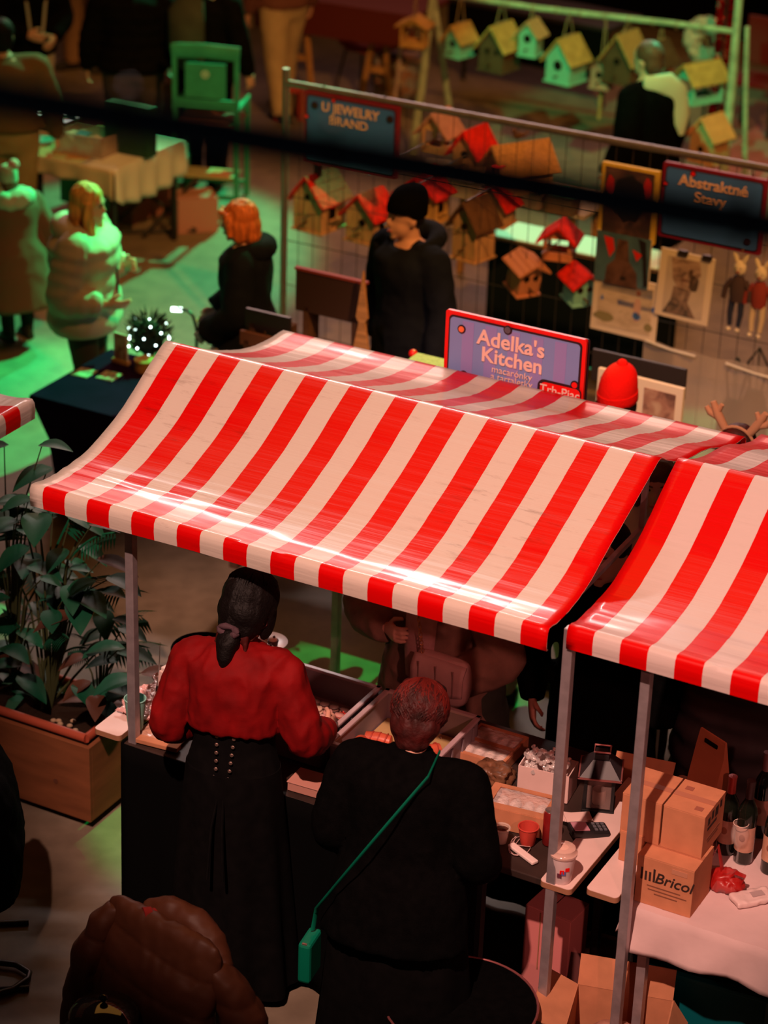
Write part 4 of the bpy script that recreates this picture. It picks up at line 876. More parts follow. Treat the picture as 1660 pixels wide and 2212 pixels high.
# ------------------------------------------------------------------ birdhouses
M_ored = mat('orange_roof_paint', (.60, .016, .008), .75, .15, var=.3, vscale=30, bump=.3, bscale=60)
M_wood = mat('raw_birch', (.48, .28, .15), .8, .1, var=.2, vscale=10, stretch=(6, 6, 1))
M_wood2 = mat('warm_plank', (.42, .22, .09), .8, .1, var=.25, vscale=10, stretch=(1, 6, 6))
M_woodd = mat('dark_stained', (.10, .05, .03), .8, .1, var=.25, vscale=10)
M_roofy = mat('straw_roof', (.48, .27, .09), .8, .1, var=.25, vscale=12)
M_mint = mat('mint_paint', (.20, .50, .42), .7, .15); M_pinkw = mat('pinkish_plank', (.42, .22, .18), .8, .1, var=.2)
M_hole = mat('hole_black', (.008, .006, .005), 1, 0)
def birdhouse(label, P, rz, w=.22, d=.2, h=.2, g=.1, roof=None, wall=None, over=.035, holes=((0, .10, .022),), hang=0.0, chimney=False, post=0.0, open_=False, perch=True, tilt=0.0, grp=None, plank=True, heart=False, side_hole=False, bird=False, stand=0.0):
    roof = roof or M_ored; wall = wall or M_wood
    r = thing('birdhouse', label, 'birdhouse', P, rz, grp)
    if tilt: r.rotation_euler = (tilt, 0, rz)
    if open_:
        MB().box((0, 0, .008), (w, d, .016)).build('floor_board', wall, r, bevel=.002)
        for sx_ in (-1, 1):
            for sy in (-1, 1): MB().box((sx_*(w/2-.012), sy*(d/2-.012), h/2), (.02, .02, h)).build('corner_post', wall, r)
        for sx_ in (-1, 1): MB().box((sx_*(w/2-.012), 0, .03), (.012, d, .04)).build('side_rail', wall, r)
        for sy in (-1, 1): MB().box((0, sy*(d/2-.012), .03), (w, .012, .04)).build('side_rail', wall, r)
        for sy in (-1, 1): MB().prism([(-w/2, h), (w/2, h), (0, h+g)], .012, Matrix.Translation((0, sy*(d/2-.012)-.006, 0))).build('gable', wall, r)
    else:
        MB().prism([(-w/2, 0), (w/2, 0), (w/2, h), (0, h+g), (-w/2, h)], d-.012, Matrix.Translation((0, -d/2+.012, 0))).build('body', wall, r, bevel=.002)
        npk = 3
        for i in range(npk):   # front planks
            x0_ = -w/2+w*i/npk; x1_ = x0_+w/npk-.002
            t = lambda x: h+g*(1-abs(x)/(w/2))
            poly = [(x0_, 0), (x1_, 0), (x1_, t(x1_))]+([(0, h+g)] if x0_ < 0 < x1_ else [])+[(x0_, t(x0_))]
            MB().prism(poly, .012, Matrix.Translation((0, -d/2, 0))).build('front_plank', wall, r)
        for (hx, hz, hr) in holes:
            o = MB().lathe([(hr+.004, 0), (hr+.004, .004)], n=16, M=Euler((PI/2, 0, 0)).to_matrix()).build('hole_rim', M_woodd, r, loc=(hx, -d/2, hz))
            MB().lathe([(hr, 0), (hr, .006)], n=16, M=Euler((PI/2, 0, 0)).to_matrix()).build('entrance_hole', M_hole, o)
        if side_hole:
            o = MB().box((w/2, -d*.05, h*.55), (.008, .06, .075)).build('window_opening', M_hole, r); MB().box((w/2+.012, -d*.05, h*.55+.045), (.03, .08, .01)).build('window_awning', roof, r); MB().box((w/2+.01, -d*.05, h*.55-.045), (.025, .08, .01)).build('window_sill', wall, r)
        if perch: MB().tube([(0, -d/2, h*.28), (0, -d/2-.05, h*.28)], .006, 8).build('perch', M_woodd, r, True)
        MB().box((0, 0, -.005), (w+.02, d+.03, .012)).build('base_board', wall, r, bevel=.002)
    L = math.hypot(w/2+over, (g/(w/2))*(w/2+over)); ang = math.atan2(g, w/2); D = d+over*2
    for sg in (-1, 1):
        nst = 3; o = MB().box((sg*(w/2+over)/2, 0, h+g-(g/(w/2))*(w/2+over)/2+.008), (L, D, .012), ry=sg*ang).build('roof_panel', roof, r, bevel=.002)
        for i in range(nst):
            f_ = (i+.5)/nst; MB().box((sg*(w/2+over)*f_, 0, h+g-(g/(w/2))*(w/2+over)*f_+.0165), (L/nst-.004, D-.004, .006), ry=sg*ang).build('roof_board', roof, o)
    if chimney:
        c = MB().box((w*.02, -d*.1, h+g+.02), (.035, .035, .1)).build('chimney', M_woodd, r, bevel=.002); MB().box((w*.02, -d*.1, h+g+.075), (.06, .06, .012)).build('chimney_cap', M_sred, c, bevel=.003)
    if hang:
        for sg in (-1, 1): MB().tube([(0, sg*d*.3, h+g+.015), (0, sg*.01, h+g+hang)], .004, 6).build('hanging_cord', M_rope, r, True)
        MB().tube([(0, -d*.3, h+g+.02), (0, d*.3, h+g+.02)], .008, 6).build('ridge_knot', M_rope, r, True)
    if post: MB().box((0, 0, -post/2), (.022, .012, post)).build('stake', M_wood2, r)
    if stand:
        MB().box((0, d*.2, -stand/2), (.03, .03, stand)).build('stand_pole', M_wood2, r); MB().box((0, d*.2, -stand+.01), (.2, .2, .02)).build('stand_foot', M_wood2, r)
    if bird:
        b = MB().ell((0, -.02, h+g+.06), (.02, .035, .022), 12, 8).build('wooden_bird', M_woodd, r, True); MB().ell((0, -.05, h+g+.09), .015, 10, 8).build('bird_head', M_woodd, b, True); MB().tube([(0, .01, h+g+.055), (0, .05, h+g+.075)], [.012, .006], 6).build('bird_tail', M_woodd, b, True)
    return r
G1 = 'birdhouses shown behind the mesh fence'; G2 = 'birdhouses hanging from the branch stand'
def fh(px, py, v=FV+.22): return atv(px, py, v)   # base centre from pixel of base centre
def bh1(label, px, py, rz, v=FV+.22, **k):
    P = atv(px, py, v); r = birdhouse(label, P, rz, grp=G1, **k)
    hh = k.get('h', .2)+k.get('g', .1)
    # carried by a steel bracket reaching back to the fence wires
    q = r.matrix_basis.inverted() @ S(uvz(P)[0], FV, P.z+.1)
    MB().tube([(0, 0, .1), (q.x, q.y, .1)], .005, 6).build('bracket', M_steel, r)
    return r
bh1('orange-roofed birdhouse with red chimney cap right of the fence post', 690, 487, -.62, w=.21, d=.24, h=.20, g=.13, chimney=True, side_hole=True, holes=((0, .21, .016),))
bh1('orange-roofed birdhouse left of the black beanie', 797, 512, -.60, w=.2, d=.2, h=.17, g=.11, holes=((0.02, .12, .02),), side_hole=True)
bh1('birdhouse with orange roof peeping over the black beanie', 915, 470, -.5, v=FV+.5, w=.24, d=.2, h=.18, g=.1, wall=M_roofy, side_hole=True)
bh1('narrow pale birdhouse with dark roof edges right of the black beanie', 1022, 552, -.7, v=FV+.1, w=.17, d=.18, h=.22, g=.12, roof=M_woodd, holes=((0, .2, .018),))
bh1('small birdhouse with red cap behind the narrow pale one', 1072, 478, -.5, v=FV+.5, w=.18, d=.16, h=.14, g=.12, chimney=True)
bh1('tilted orange birdhouse with two round holes like eyes', 1128, 622, .5, v=FV+.05, w=.14, d=.14, h=.16, g=.04, roof=mat('tan_roof', (.5, .2, .1), .7), wall=mat('orange_ply', (.55, .22, .12), .7), holes=((-.03, .11, .015), (.03, .11, .015)), tilt=.25)
bh1('small birdhouse with pale green front and round holes beside the beach picture', 1248, 645, .45, v=FV+.05, w=.13, d=.13, h=.13, g=.05, roof=M_ored, wall=M_mint, holes=((-.03, .09, .014), (.03, .09, .014)), tilt=.15)
bh1('open feeder with orange roof over the green table', 1208, 556, -.25, v=FV+.25, w=.17, d=.16, h=.13, g=.07, open_=True, wall=mat('orange_ply', (.55, .22, .12), .7))
bh1('gazebo-style birdhouse on posts below the left branch pole', 948, 328, -.5, v=FV+.9, w=.17, d=.17, h=.15, g=.1, open_=True, roof=M_pinkw)
bh1('birdhouse with plain orange roof just under the fence rail', 1022, 362, -.6, v=FV+.9, w=.17, d=.2, h=.12, g=.12, roof=M_ored)
bh1('long birdhouse with wide plank roof and a wooden bird on top', 1120, 400, -1.05, v=FV+.7, w=.22, d=.34, h=.12, g=.13, bird=True, roof=M_wood2)
# hanging stand
BV = 9.92
bst = thing('branch_stand', 'rustic stand of bare branches carrying the hanging birdhouses', 'stand', S(0, BV, 0), YAW)
M_bark = mat('pale_branch', (.36, .42, .32), .8, .15, var=.3, vscale=12)
def bx_(px, py): u, _, z = uvz(atv(px, py, BV)); return Vector((u, 0, z))
MB().tube([bx_(936, -20), bx_(926, 60), bx_(915, 160), Vector((bx_(897, 335).x, -.05, 0.0))], [.026, .03, .034, .036], 10).build('leg', M_bark, bst, True)
MB().tube([bx_(930, -10)+Vector((0, .05, 0)), bx_(938, 130)+Vector((.01, .12, 0)), Vector((bx_(950, 280).x, .3, 0.0))], [.024, .026, .028], 10).build('leg', M_bark, bst, True)
MB().tube([bx_(905, 40), bx_(868, 90), Vector((bx_(868, 240).x, -.2, 0))], [.012, .016, .016], 8).build('leg', mat('pink_pole', (.4, .27, .26), .7), bst, True)
MB().tube([bx_(1600, -30), bx_(1592, 60), bx_(1582, 180), bx_(1570, 300), Vector((bx_(1560, 430).x, 0, 0))], [.028, .03, .034, .036, .04], 10).build('leg', M_bark, bst, True)
MB().tube([bx_(1612, 60)+Vector((0, .03, 0)), bx_(1600, 200)+Vector((.02, .06, 0)), Vector((bx_(1592, 380).x, .25, 0))], [.018, .02, .022], 8).build('leg', M_bark, bst, True)
MB().tube([bx_(880, -22), bx_(1010, -6), bx_(1150, 16), bx_(1300, 34), bx_(1450, 50), bx_(1585, 68)], [.02, .024, .022, .024, .022, .02], 10).build('cross_branch', M_bark, bst, True)
for i in range(9):
    p = bx_(1100+i*52, 10+i*6.4); MB().tube([p+Vector((0, math.cos(t)*.03, math.sin(t)*.03)) for t in [2*PI*j/8 for j in range(9)]], .004, 5).build('cord_loop', M_rope, bst, True)
HS = [(992, 118, -.7, dict(w=.14, d=.17, h=.14, g=.09, roof=M_roofy, wall=M_mint), 'small birdhouse with straw roof hanging next to the left branch pole'),
      (1078, 146, -.62, dict(w=.22, d=.24, h=.19, g=.14, roof=M_roofy, wall=M_woodd, holes=((-.03, .15, .02), (.05, .15, .018))), 'large dark birdhouse with greenish straw roof, second on the branch'),
      (1146, 116, -.5, dict(w=.14, d=.13, h=.17, g=.08, roof=M_wood, wall=M_mint, holes=((0, .13, .028),)), 'small mint-fronted birdhouse with one big round hole'),
      (1222, 172, -.68, dict(w=.22, d=.22, h=.18, g=.14, roof=M_roofy, wall=M_mint, holes=((0, .13, .035),)), 'birdhouse with mottled green front above a red bauble'),
      (1300, 186, -.5, dict(w=.14, d=.12, h=.15, g=.08, roof=M_woodd, wall=M_pinkw, post=.26), 'small brown birdhouse on a wooden stake'),
      (1348, 172, -.66, dict(w=.24, d=.22, h=.18, g=.17, roof=M_wood2, wall=M_woodd, holes=((0, .16, .025),)), 'steep-roofed dark birdhouse in the middle of the branch'),
      (1422, 174, -.62, dict(w=.17, d=.15, h=.17, g=.12, roof=M_woodd, wall=M_pinkw), 'dark birdhouse above the passer-by with the pale shawl'),
      (1510, 218, -.95, dict(w=.20, d=.30, h=.18, g=.10, roof=M_roofy, wall=M_mint, open_=True), 'wide open feeder with straw roof hanging by the right branch pole')]
for (px, py, rz, kw, lab) in HS:
    P = atv(px, py, BV-.1); top = bx_(px, 0).z
    zb_ = 1.36; hang = max(.06, zb_-(P.z+kw['h']+kw['g']))
    birdhouse(lab, P, rz, hang=hang, grp=G2, **kw)
birdhouse('open box birdhouse frame at the far left of the branch', atv(895, 100, BV-.15), -.3, w=.2, d=.14, h=.17, g=.05, open_=True, roof=M_roofy, wall=M_roofy, hang=.25, grp=G2)
birdhouse('bright orange-roofed birdhouse standing right of the black-coated passer-by', atv(1530, 345, BV-.6), -.75, w=.2, d=.2, h=.2, g=.12, roof=mat('bright_orange_roof', (.75, .3, .13), .7, var=.15), wall=M_wood, grp=G2, stand=max(.1, atv(1530, 345, BV-.6).z))
def bauble(label, px, py, v):
    P = atv(px, py, v); r = thing('red_bauble', label, 'bauble', P, 0)
    MB().ell((0, 0, 0), .038, 16, 12).build('glass_ball', mat('red_glass_ball', (.7, .01, .01), .15, .6), r, True)
    MB().lathe([(.01, .034), (.01, .05)], n=10).build('cap', M_gold if 'M_gold' in globals() else M_steel, r, True); MB().tube([(0, 0, .05), (0, 0, .16)], .002, 5).build('thread', M_rope, r)
bauble('shiny red bauble under the mottled green birdhouse', 1238, 178, BV-.1)
bauble('shiny red bauble on the pale shawl side of the branch', 1436, 192, BV-.1)
# craft table behind the fence
gt0 = at(1065, 505, .75); gt1 = at(1437, 583, .75)
u0, v0, _ = uvz(gt0); u1, v1_, _ = uvz(gt1); vm = (v0+v1_)/2
gt = thing('craft_table', 'long table with pale cloth lit green behind the birdhouses', 'table', S((u0+u1)/2, vm+.12, 0), YAW)
W_ = u1-u0
MB().box((0, 0, .735), (W_, .3, .03)).build('table_top', M_wood2, gt, bevel=.006); MB().box((0, 0, .755), (W_+.02, .32, .012)).build('cloth', mat('pale_cloth', (.62, .62, .58), .8, .1), gt, bevel=.006)
for x in (-1, 1):
    for y in (-.12, .12): MB().box((x*(W_/2-.08), y, .36), (.04, .04, .72)).build('leg', M_wood2, gt)
MB().box((0, -.155, .37), (W_, .01, .72)).build('front_skirt', mat('dark_skirt', (.006, .010, .014), .9, .05), gt)
for x in (-1, 1): MB().box((x*(W_/2), 0, .37), (.01, .3, .72)).build('side_skirt', mat('dark_skirt', (.006, .010, .014), .9, .05), gt)
gt2 = thing('craft_table', 'second pale-topped table behind the orange-roofed birdhouses', 'table', S(u0-.25, vm+.9, 0), YAW)
MB().box((0, 0, .735), (1.2, .5, .03)).build('table_top', mat('pale_board', (.6, .5, .42), .7), gt2, bevel=.006)
for x in (-.5, .5):
    for y in (-.2, .2): MB().box((x, y, .36), (.04, .04, .72)).build('leg', M_wood2, gt2)
# crates, jars and planks of wares on the craft tables
for i, (px, py, c, lab) in enumerate(((1000, 420, (.5, .4, .36), 'pale pink paper box among the birdhouses'), (1090, 432, (.34, .22, .12), 'brown cardboard box behind the long birdhouse'), (1150, 440, (.42, .3, .26), 'dusty pink box near the long birdhouse'), (1215, 455, (.25, .14, .08), 'dark wooden crate beside the painting'), (950, 395, (.5, .42, .3), 'cream box above the black beanie'))):
    P = at(px, py, .76); r = thing('craft_box', lab, 'box', P, YAW+.3*math.sin(i*2.1))
    MB().box((0, 0, .06), (.2, .14, .12)).build('carton', mat('craft_card_%d' % i, c, .8), r, bevel=.003); MB().box((0, 0, .125), (.21, .15, .014)).build('lid', mat('craft_lid_%d' % i, tuple(x*.8 for x in c), .8), r, bevel=.003)

# ------------------------------------------------------------------ main stall table and wares
TZ = .87
M_lam = mat('white_laminate', (.70, .52, .48), .5, .3, var=.06); M_edge = mat('laminate_edge', (.32, .15, .08), .8)
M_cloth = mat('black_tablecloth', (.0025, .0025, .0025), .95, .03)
M_card = mat('kraft_cardboard', (.50, .21, .11), .85, .1, var=.1, vscale=14)
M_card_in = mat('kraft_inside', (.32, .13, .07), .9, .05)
M_grey = mat('grey_crate_plastic', (.26, .20, .22), .5, .35, var=.08)
M_film = mat('glossy_film', (.95, .9, .88), .03, .7, trans=.0, alpha=.32)
M_foil = mat('bright_foil', (.92, .88, .86), .16, .8, .6, bump=.9, bscale=28)
def SL(u, v, z): return S(u, v, z)
tb = thing('stall_table', 'dark trestle table with black cloth carrying the pastry crates', 'table', SO, YAW)
MB().box((1.19, .56, TZ-.02), (1.84, .90, .03)).build('table_top', mat('dark_table_board', (.035, .02, .016), .6, .3, var=.3, vscale=6), tb, bevel=.004)
mb = MB(); rows = []
for i in range(11):
    z = TZ-.004-(TZ-.02)*i/10
    rows.append([Vector((.265+1.58*q/60, .105-.012*(i/10)*(1+math.sin(q*.9))-.004*math.sin(q*.35), z)) for q in range(61)])
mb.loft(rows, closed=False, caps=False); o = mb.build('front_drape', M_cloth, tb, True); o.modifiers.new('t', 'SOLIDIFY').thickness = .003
mb = MB(); rows = []
for i in range(11):
    z = TZ-.004-(TZ-.02)*i/10
    rows.append([Vector((.262-.012*(i/10)*(1+math.sin(q*.9)), .105+.9*q/30, z)) for q in range(31)])
mb.loft(rows, closed=False, caps=False); o = mb.build('side_drape', M_cloth, tb, True); o.modifiers.new('t', 'SOLIDIFY').thickness = .003
M_btr = mat('black_trestle', (.01, .009, .009), .6)
for u in (.32, 1.80):
    for v in (.22, .96): MB().box((u, v, (TZ-.035)/2), (.04, .04, TZ-.035)).build('leg', M_btr, tb)
mb = MB(); rows = []
for i in range(11):
    z = TZ-.03-(TZ-.05)*i/10
    rows.append([Vector((.265+1.85*q/60, 1.015+.010*(i/10)*(1+math.sin(q*.9)), z)) for q in range(61)])
mb.loft(rows, closed=False, caps=False); o = mb.build('shade_backing', M_cloth, tb, True); o.modifiers.new('t', 'SOLIDIFY').thickness = .003  # added black sheet, stands in for the deep shade under the table
def board(label, u, v0, v1, z=TZ):
    r = thing('counter_board', label, 'board', S(u, v0, 0), YAW)
    MB().prism([(px, py) for px, py in outline(.125, v1-v0, .018)], .022, Matrix.Translation((0, 0, z)) @ Matrix(((1, 0, 0, 0), (0, 0, 1, 0), (0, 1, 0, 0), (0, 0, 0, 1)))).build('board_core', M_edge, r)
    MB().prism([(px, py) for px, py in outline(.123, v1-v0-.002, .018)], .003, Matrix.Translation((0, .001, z+.021)) @ Matrix(((1, 0, 0, 0), (0, 0, 1, 0), (0, 1, 0, 0), (0, 0, 0, 1)))).build('laminate', M_lam, r)
    for v in (.45, v1-v0-.1): MB().box((0, v, z/2), (.03, .03, z)).build('trestle_leg', mat('black_trestle', (.01, .009, .009), .6), r)
    return r
board('white end board under the bubble wrap at the left of the main stall', .195, .10, .95)
board('white end board carrying the coffee cup', 2.17, .06, 1.0)
board('white end board of the right stall beside the brown boxes', 2.335, .10, 1.0)
BT = TZ+.025
# bubble wrap sheet
bw = thing('bubble_wrap', 'crumpled bubble wrap on the left white board', 'packaging', S(.2, .32, BT), YAW)
mb = MB(); rows = []
for i in range(25):
    rows.append([Vector((-.06+.15*i/24+.02*math.sin(q*.5), -.08+.36*q/40, .012+.010*abs(noise.noise(Vector((i*.35, q*.35, 2))))*2+.004*((i+q) % 2))) for q in range(41)])
mb.loft(rows, closed=False, caps=False); o = mb.build('sheet', mat('bubble_film', (.72, .40, .38), .2, .7, bump=.6, bscale=140), bw, True); o.modifiers.new('t', 'SOLIDIFY').thickness = .004
bf = thing('plastic_packet', 'flat glossy packet at the front left corner of the pastry table', 'packaging', S(.37, .22, TZ), YAW+.1)
mb = MB(); rows = []
for i in range(17): rows.append([Vector((-.09+.2*i/16, -.05+.16*q/16, .006+.012*abs(noise.noise(Vector((i*.4, q*.4, 7)))))) for q in range(17)])
mb.loft(rows, closed=False, caps=False); o = mb.build('packet', mat('glossy_pink_pack', (.55, .30, .22), .12, .7, bump=.8, bscale=40), bf, True); o.modifiers.new('t', 'SOLIDIFY').thickness = .004
MB().box((.02, -.07, .012), (.2, .04, .02)).build('card_edge', M_card, bf, bevel=.003)
def cup(label, P, r0, r1, h, material, name='paper_cup', inner=None, lid=None, rim=None, liquid=None):
    r = thing(name, label, 'cup', P, 0)
    MB().lathe([(r0*.96, 0), (r0, .003), (r1, h), (r1-.002, h), (r0-.003, .006), (.001, .006)], n=24, caps=False).build('cup_wall', material, r, True)
    MB().tube([(math.cos(t)*r1, math.sin(t)*r1, h) for t in [2*PI*i/24 for i in range(25)]], rim or .0028, 6).build('rim', material, r, True)
    if liquid: MB().lathe([(r1*.93, h*.86), (.001, h*.861)], n=24, caps=False).build('drink', liquid, r, True)
    return r
cup('mint green paper cup standing behind the left awning post', at(293, 1572, BT), .030, .043, .135, mat('mint_paper', (.22, .50, .42), .6, .2))
cl = cup('clear plastic cup with a bright rim beside the phone', at(1083, 1818, TZ), .022, .030, .062, mat('clear_plastic', (.75, .6, .5), .05, .7, alpha=.45), 'plastic_cup', rim=.004, liquid=mat('dark_tea', (.08, .02, .01), .1, .6))
cup('small orange-red paper cup next to the clear cup', at(1140, 1822, TZ), .027, .038, .075, mat('red_paper', (.55, .06, .04), .6, .2))
cc = cup('white takeaway coffee cup with clear lid on the end board', at(1213, 1900, BT), .036, .049, .115, mat('white_paper_cup', (.74, .60, .60), .6, .2))
MB().lathe([(.052, .113), (.053, .122), (.047, .126), (.044, .140), (.040, .142), (.001, .140)], n=28, caps=False).build('lid', mat('clear_lid', (.75, .5, .42), .1, .7, alpha=.75), cc, True)
MB().ell((0, 0, .136), (.034, .034, .006), 14, 8).build('milk_foam', mat('milk_foam', (.7, .45, .36), .5), cc, True)
for a, z, mm in ((-.9, .07, M_sred), (-1.55, .045, mat('print_dark', (.12, .03, .05), .6)), (-1.35, .06, M_sred), (-1.2, .055, mat('print_blue', (.1, .12, .3), .6))):
    MB().box((math.cos(a-.3)*.0435, math.sin(a-.3)*.0435, z), (.016, .002, .016), rz=a-.3+PI/2).build('printed_square', mm, cc)
# drinks can
cn = thing('drinks_can', 'slim red drinks can behind the right awning post', 'can', at(1186, 1822, TZ), 0)
MB().lathe([(.022, 0), (.026, .006), (.0265, .13), (.022, .142), (.021, .145)], n=24).build('can_body', mat('red_can', (.35, .02, .02), .35, .5, .5), cn, True)
MB().lathe([(.0215, .144), (.022, .148), (.019, .147), (.001, .1455)], n=24, caps=False).build('can_top', mat('bare_aluminium', (.8, .75, .72), .25, .6, .9), cn, True); MB().lathe([(.007, 0), (.007, .001)], n=12).build('drink_hole', M_hole, cn, loc=(.008, 0, .147))
# phone or power bank with cable
pbk = thing('power_bank', 'white power bank with thin cable on the dark table', 'charger', at(1130, 1848, TZ), YAW-.45)
MB().box((0, 0, .008), (.145, .03, .014)).build('case', mat('white_plastic', (.80, .66, .62), .35, .4), pbk, bevel=.004)
pts = [Vector((-.07, 0, .01))]+[Vector((-.06+.03*math.sin(t*.9)+.035*math.cos(t*.37), .02+.035*math.cos(t*1.1)-.02*math.sin(t*.5), .004+.002*(i % 3))) for i, t in enumerate([j*.35 for j in range(46)])]
MB().tube(pts, .0017, 6).build('cable', mat('grey_cable', (.45, .3, .28), .5), pbk, True)
# red pen-like knife
kn = thing('red_spatula', 'narrow red plastic spatula lying by the black jumper sleeve', 'utensil', at(1045, 1822, TZ+.004), YAW+.95)
MB().tube([(-.075, 0, .006), (0, 0, .006), (.06, 0, .006), (.085, 0, .005)], [(.008, .003), (.008, .003), (.011, .003), (.006, .002)], 8, side=(0, 1, 0)).build('blade', mat('bright_red_plastic', (.75, .02, .02), .35, .5), kn, True)
MB().box((-.06, 0, .007), (.05, .013, .008)).build('handle', mat('dark_red_plastic', (.45, .01, .015), .4), kn, bevel=.003)
# pastry crates -----------------------------------------------------------
def crate(label, u0, u1, v0, v1, h=.13):
    r = thing('pastry_crate', label, 'crate', S((u0+u1)/2, (v0+v1)/2, TZ), YAW); w, d = u1-u0, v1-v0
    MB().box((0, 0, .004), (w-.01, d-.01, .008)).build('crate_floor', M_grey, r)
    for sg in (-1, 1):
        MB().box((sg*(w/2-.004), 0, h/2), (.008, d, h)).build('side_wall', M_grey, r, bevel=.002); MB().box((0, sg*(d/2-.004), h/2), (w, .008, h)).build('end_wall', M_grey, r, bevel=.002)
        MB().box((sg*(w/2-.001), 0, h), (.022, d+.02, .012)).build('rim', mat('crate_rim', (.46, .33, .35), .4, .4), r, bevel=.003); MB().box((0, sg*(d/2-.001), h), (w+.02, .022, .012)).build('rim', mat('crate_rim', (.46, .33, .35), .4, .4), r, bevel=.003)
        for k in range(5): MB().box((sg*(w/2+.004), -d*.4+d*.2*k, h*.45), (.006, .012, h*.8)).build('rib', M_grey, r)
    return r
cA = crate('grey plastic crate filled with macarons and red tartlets', .645, 1.035, .34, .81)
cB = crate('grey plastic crate lined with paper holding orange rolls', 1.075, 1.485, .34, .81)
M_mac = [mat('macaron_dark', (.07, .025, .02), .6), mat('macaron_pink', (.62, .30, .26), .6), mat('macaron_cream', (.60, .40, .30), .6)]
M_fill = mat('macaron_filling', (.45, .2, .15), .6)
rnd = random.Random(4)
mms = []
for mm in M_mac:
    a = MB().lathe([(.002, 0), (.019, .001), (.021, .006), (.018, .011), (.002, .012)], n=14).mesh('shell'); a.materials.append(mm); a.polygons.foreach_set('use_smooth', [True]*len(a.polygons)); mms.append(a)
fme = MB().lathe([(.018, 0), (.0185, .003), (.018, .006)], n=14).mesh('filling'); fme.materials.append(M_fill)
def macaron(P, k, tx, ty):
    r = thing('macaron', ('dark chocolate macaron in the left crate', 'pink macaron in the left crate', 'cream macaron in the left crate')[k], 'macaron', P, rnd.random()*6, 'macarons in the crate'); r.rotation_euler = (tx, ty, rnd.random()*6)
    part('shell', mms[k], r); part('filling', fme, r, (0, 0, .010)); part('shell', mms[k], r, (0, 0, .014))
for i in range(7):
    for j in range(6):
        u = .69+.046*j+.004*rnd.random(); v = .46+.045*i
        if u > .86+.1*(v-.4) and v < .62: continue
        macaron(S(u, v+.003*rnd.random(), TZ+.010), rnd.choice((0, 0, 1, 2)), .25*rnd.random(), .25*rnd.random())
shme = MB().lathe([(.001, 0), (.013, 0), (.019, .016), (.017, .017), (.013, .008), (.001, .008)], n=14, caps=False).mesh('tart_shell'); shme.materials.append(mat('tart_crust', (.42, .16, .07), .7))
bme = MB().ell((0, 0, 0), .0065, 8, 6).mesh('berry'); bme.materials.append(mat('berry_red', (.42, .02, .015), .25, .5)); bme.polygons.foreach_set('use_smooth', [True]*len(bme.polygons))
def tartlet(P, lab, grp='tartlets in the crate', sc=1.0, nb=5):
    r = thing('tartlet', lab, 'tartlet', P, rnd.random()*6, grp); r.scale = (sc, sc, sc)
    part('tart_shell', shme, r)
    for q in range(nb): part('berry', bme, r, (.009*math.cos(q*2*PI/max(1, nb-1)) if q else 0, .009*math.sin(q*2*PI/max(1, nb-1)) if q else 0, .014+(0 if q else .006)))
for i in range(9):
    for j in range(6):
        u = .80+.041*j; v = .39+.041*i
        if u < .86+.16*(v-.5): continue
        if v > .72: continue
        tartlet(S(u+.004*rnd.random(), v+.004*rnd.random(), TZ+.010), 'small red berry tartlet in the left crate')
# paper liner and rolls in crate B
MB().box((0, 0, .012), (.385, .44, .006)).build('paper_liner', mat('yellow_paper', (.42, .28, .12), .8, var=.25, vscale=6), cB, bevel=.002)
def roll(label, u, v, rz):
    r = thing('orange_roll', label, 'pastry', S(u, v, TZ+.045), YAW+rz); M_ = mat('orange_glaze', (.55, .10, .05), .4, .4, var=.2, vscale=20)
    MB().tube([(-.055, 0, 0), (-.05, 0, 0), (0, 0, .004), (.05, 0, 0), (.055, 0, 0)], [.018, .027, .029, .027, .018], 16).build('dough', M_, r, True)
    for x in (-.03, 0, .03): MB().tube([(x+.008*math.sin(t), math.cos(t)*.0285, math.sin(t)*.0285+.003) for t in [2*PI*i/16 for i in range(17)]], .003, 6).build('groove_ridge', mat('orange_glaze_dark', (.4, .05, .03), .5), r, True)
roll('orange rolled pastry right of the dark red hair', 1.37, .60, .9); roll('orange rolled pastry left of the dark red hair', 1.135, .50, -.9)
roll('second orange rolled pastry tucked left of the dark red hair', 1.16, .58, .2)
# white plate with cakes
P = at(578, 1392, .95)
rs_ = thing('cake_riser', 'low black cake riser under the white plate', 'riser', (P.x, P.y, TZ), YAW)
MB().lathe([(.07, 0), (.06, .01), (.03, .03), (.03, .06), (.065, .075), (.065, .08)], n=24).build('riser', M_clip, rs_, True)
pt = thing('plate', 'white oval plate of small cakes beyond the red-shirted vendor', 'plate', (P.x, P.y, .951), 0)
MB().lathe([(.045, 0), (.05, .002), (.085, .012), (.086, .014), (.05, .006), (.001, .006)], n=36, caps=False).build('plate_dish', mat('white_porcelain', (.82, .72, .70), .25, .5), pt, True)
def minicake(label, px, py, dark):
    Q = at(px, py, .962); r = thing('mini_cake', label, 'cake', (Q.x, Q.y, .958), .3)
    MB().lathe([(.014, 0), (.02, .002), (.024, .024), (.023, .026), (.001, .024)], n=16, caps=False).build('case', mat('cake_case' if not dark else 'cake_case_dark', (.38, .15, .08) if not dark else (.06, .02, .015), .7), r, True)
    MB().ell((0, 0, .026), (.019, .019, .012), 14, 8).build('cream', mat('cake_cream', (.62, .36, .26), .6), r, True); MB().ell((.004, -.002, .04), .006, 8, 6).build('topping', M_mac[0], r, True)
minicake('cream-topped mini cake at the far rim of the white plate', 571, 1374, False); minicake('dark-cased mini cake in the middle of the white plate', 590, 1392, True); minicake('pale mini cake at the near rim of the white plate', 583, 1410, False)
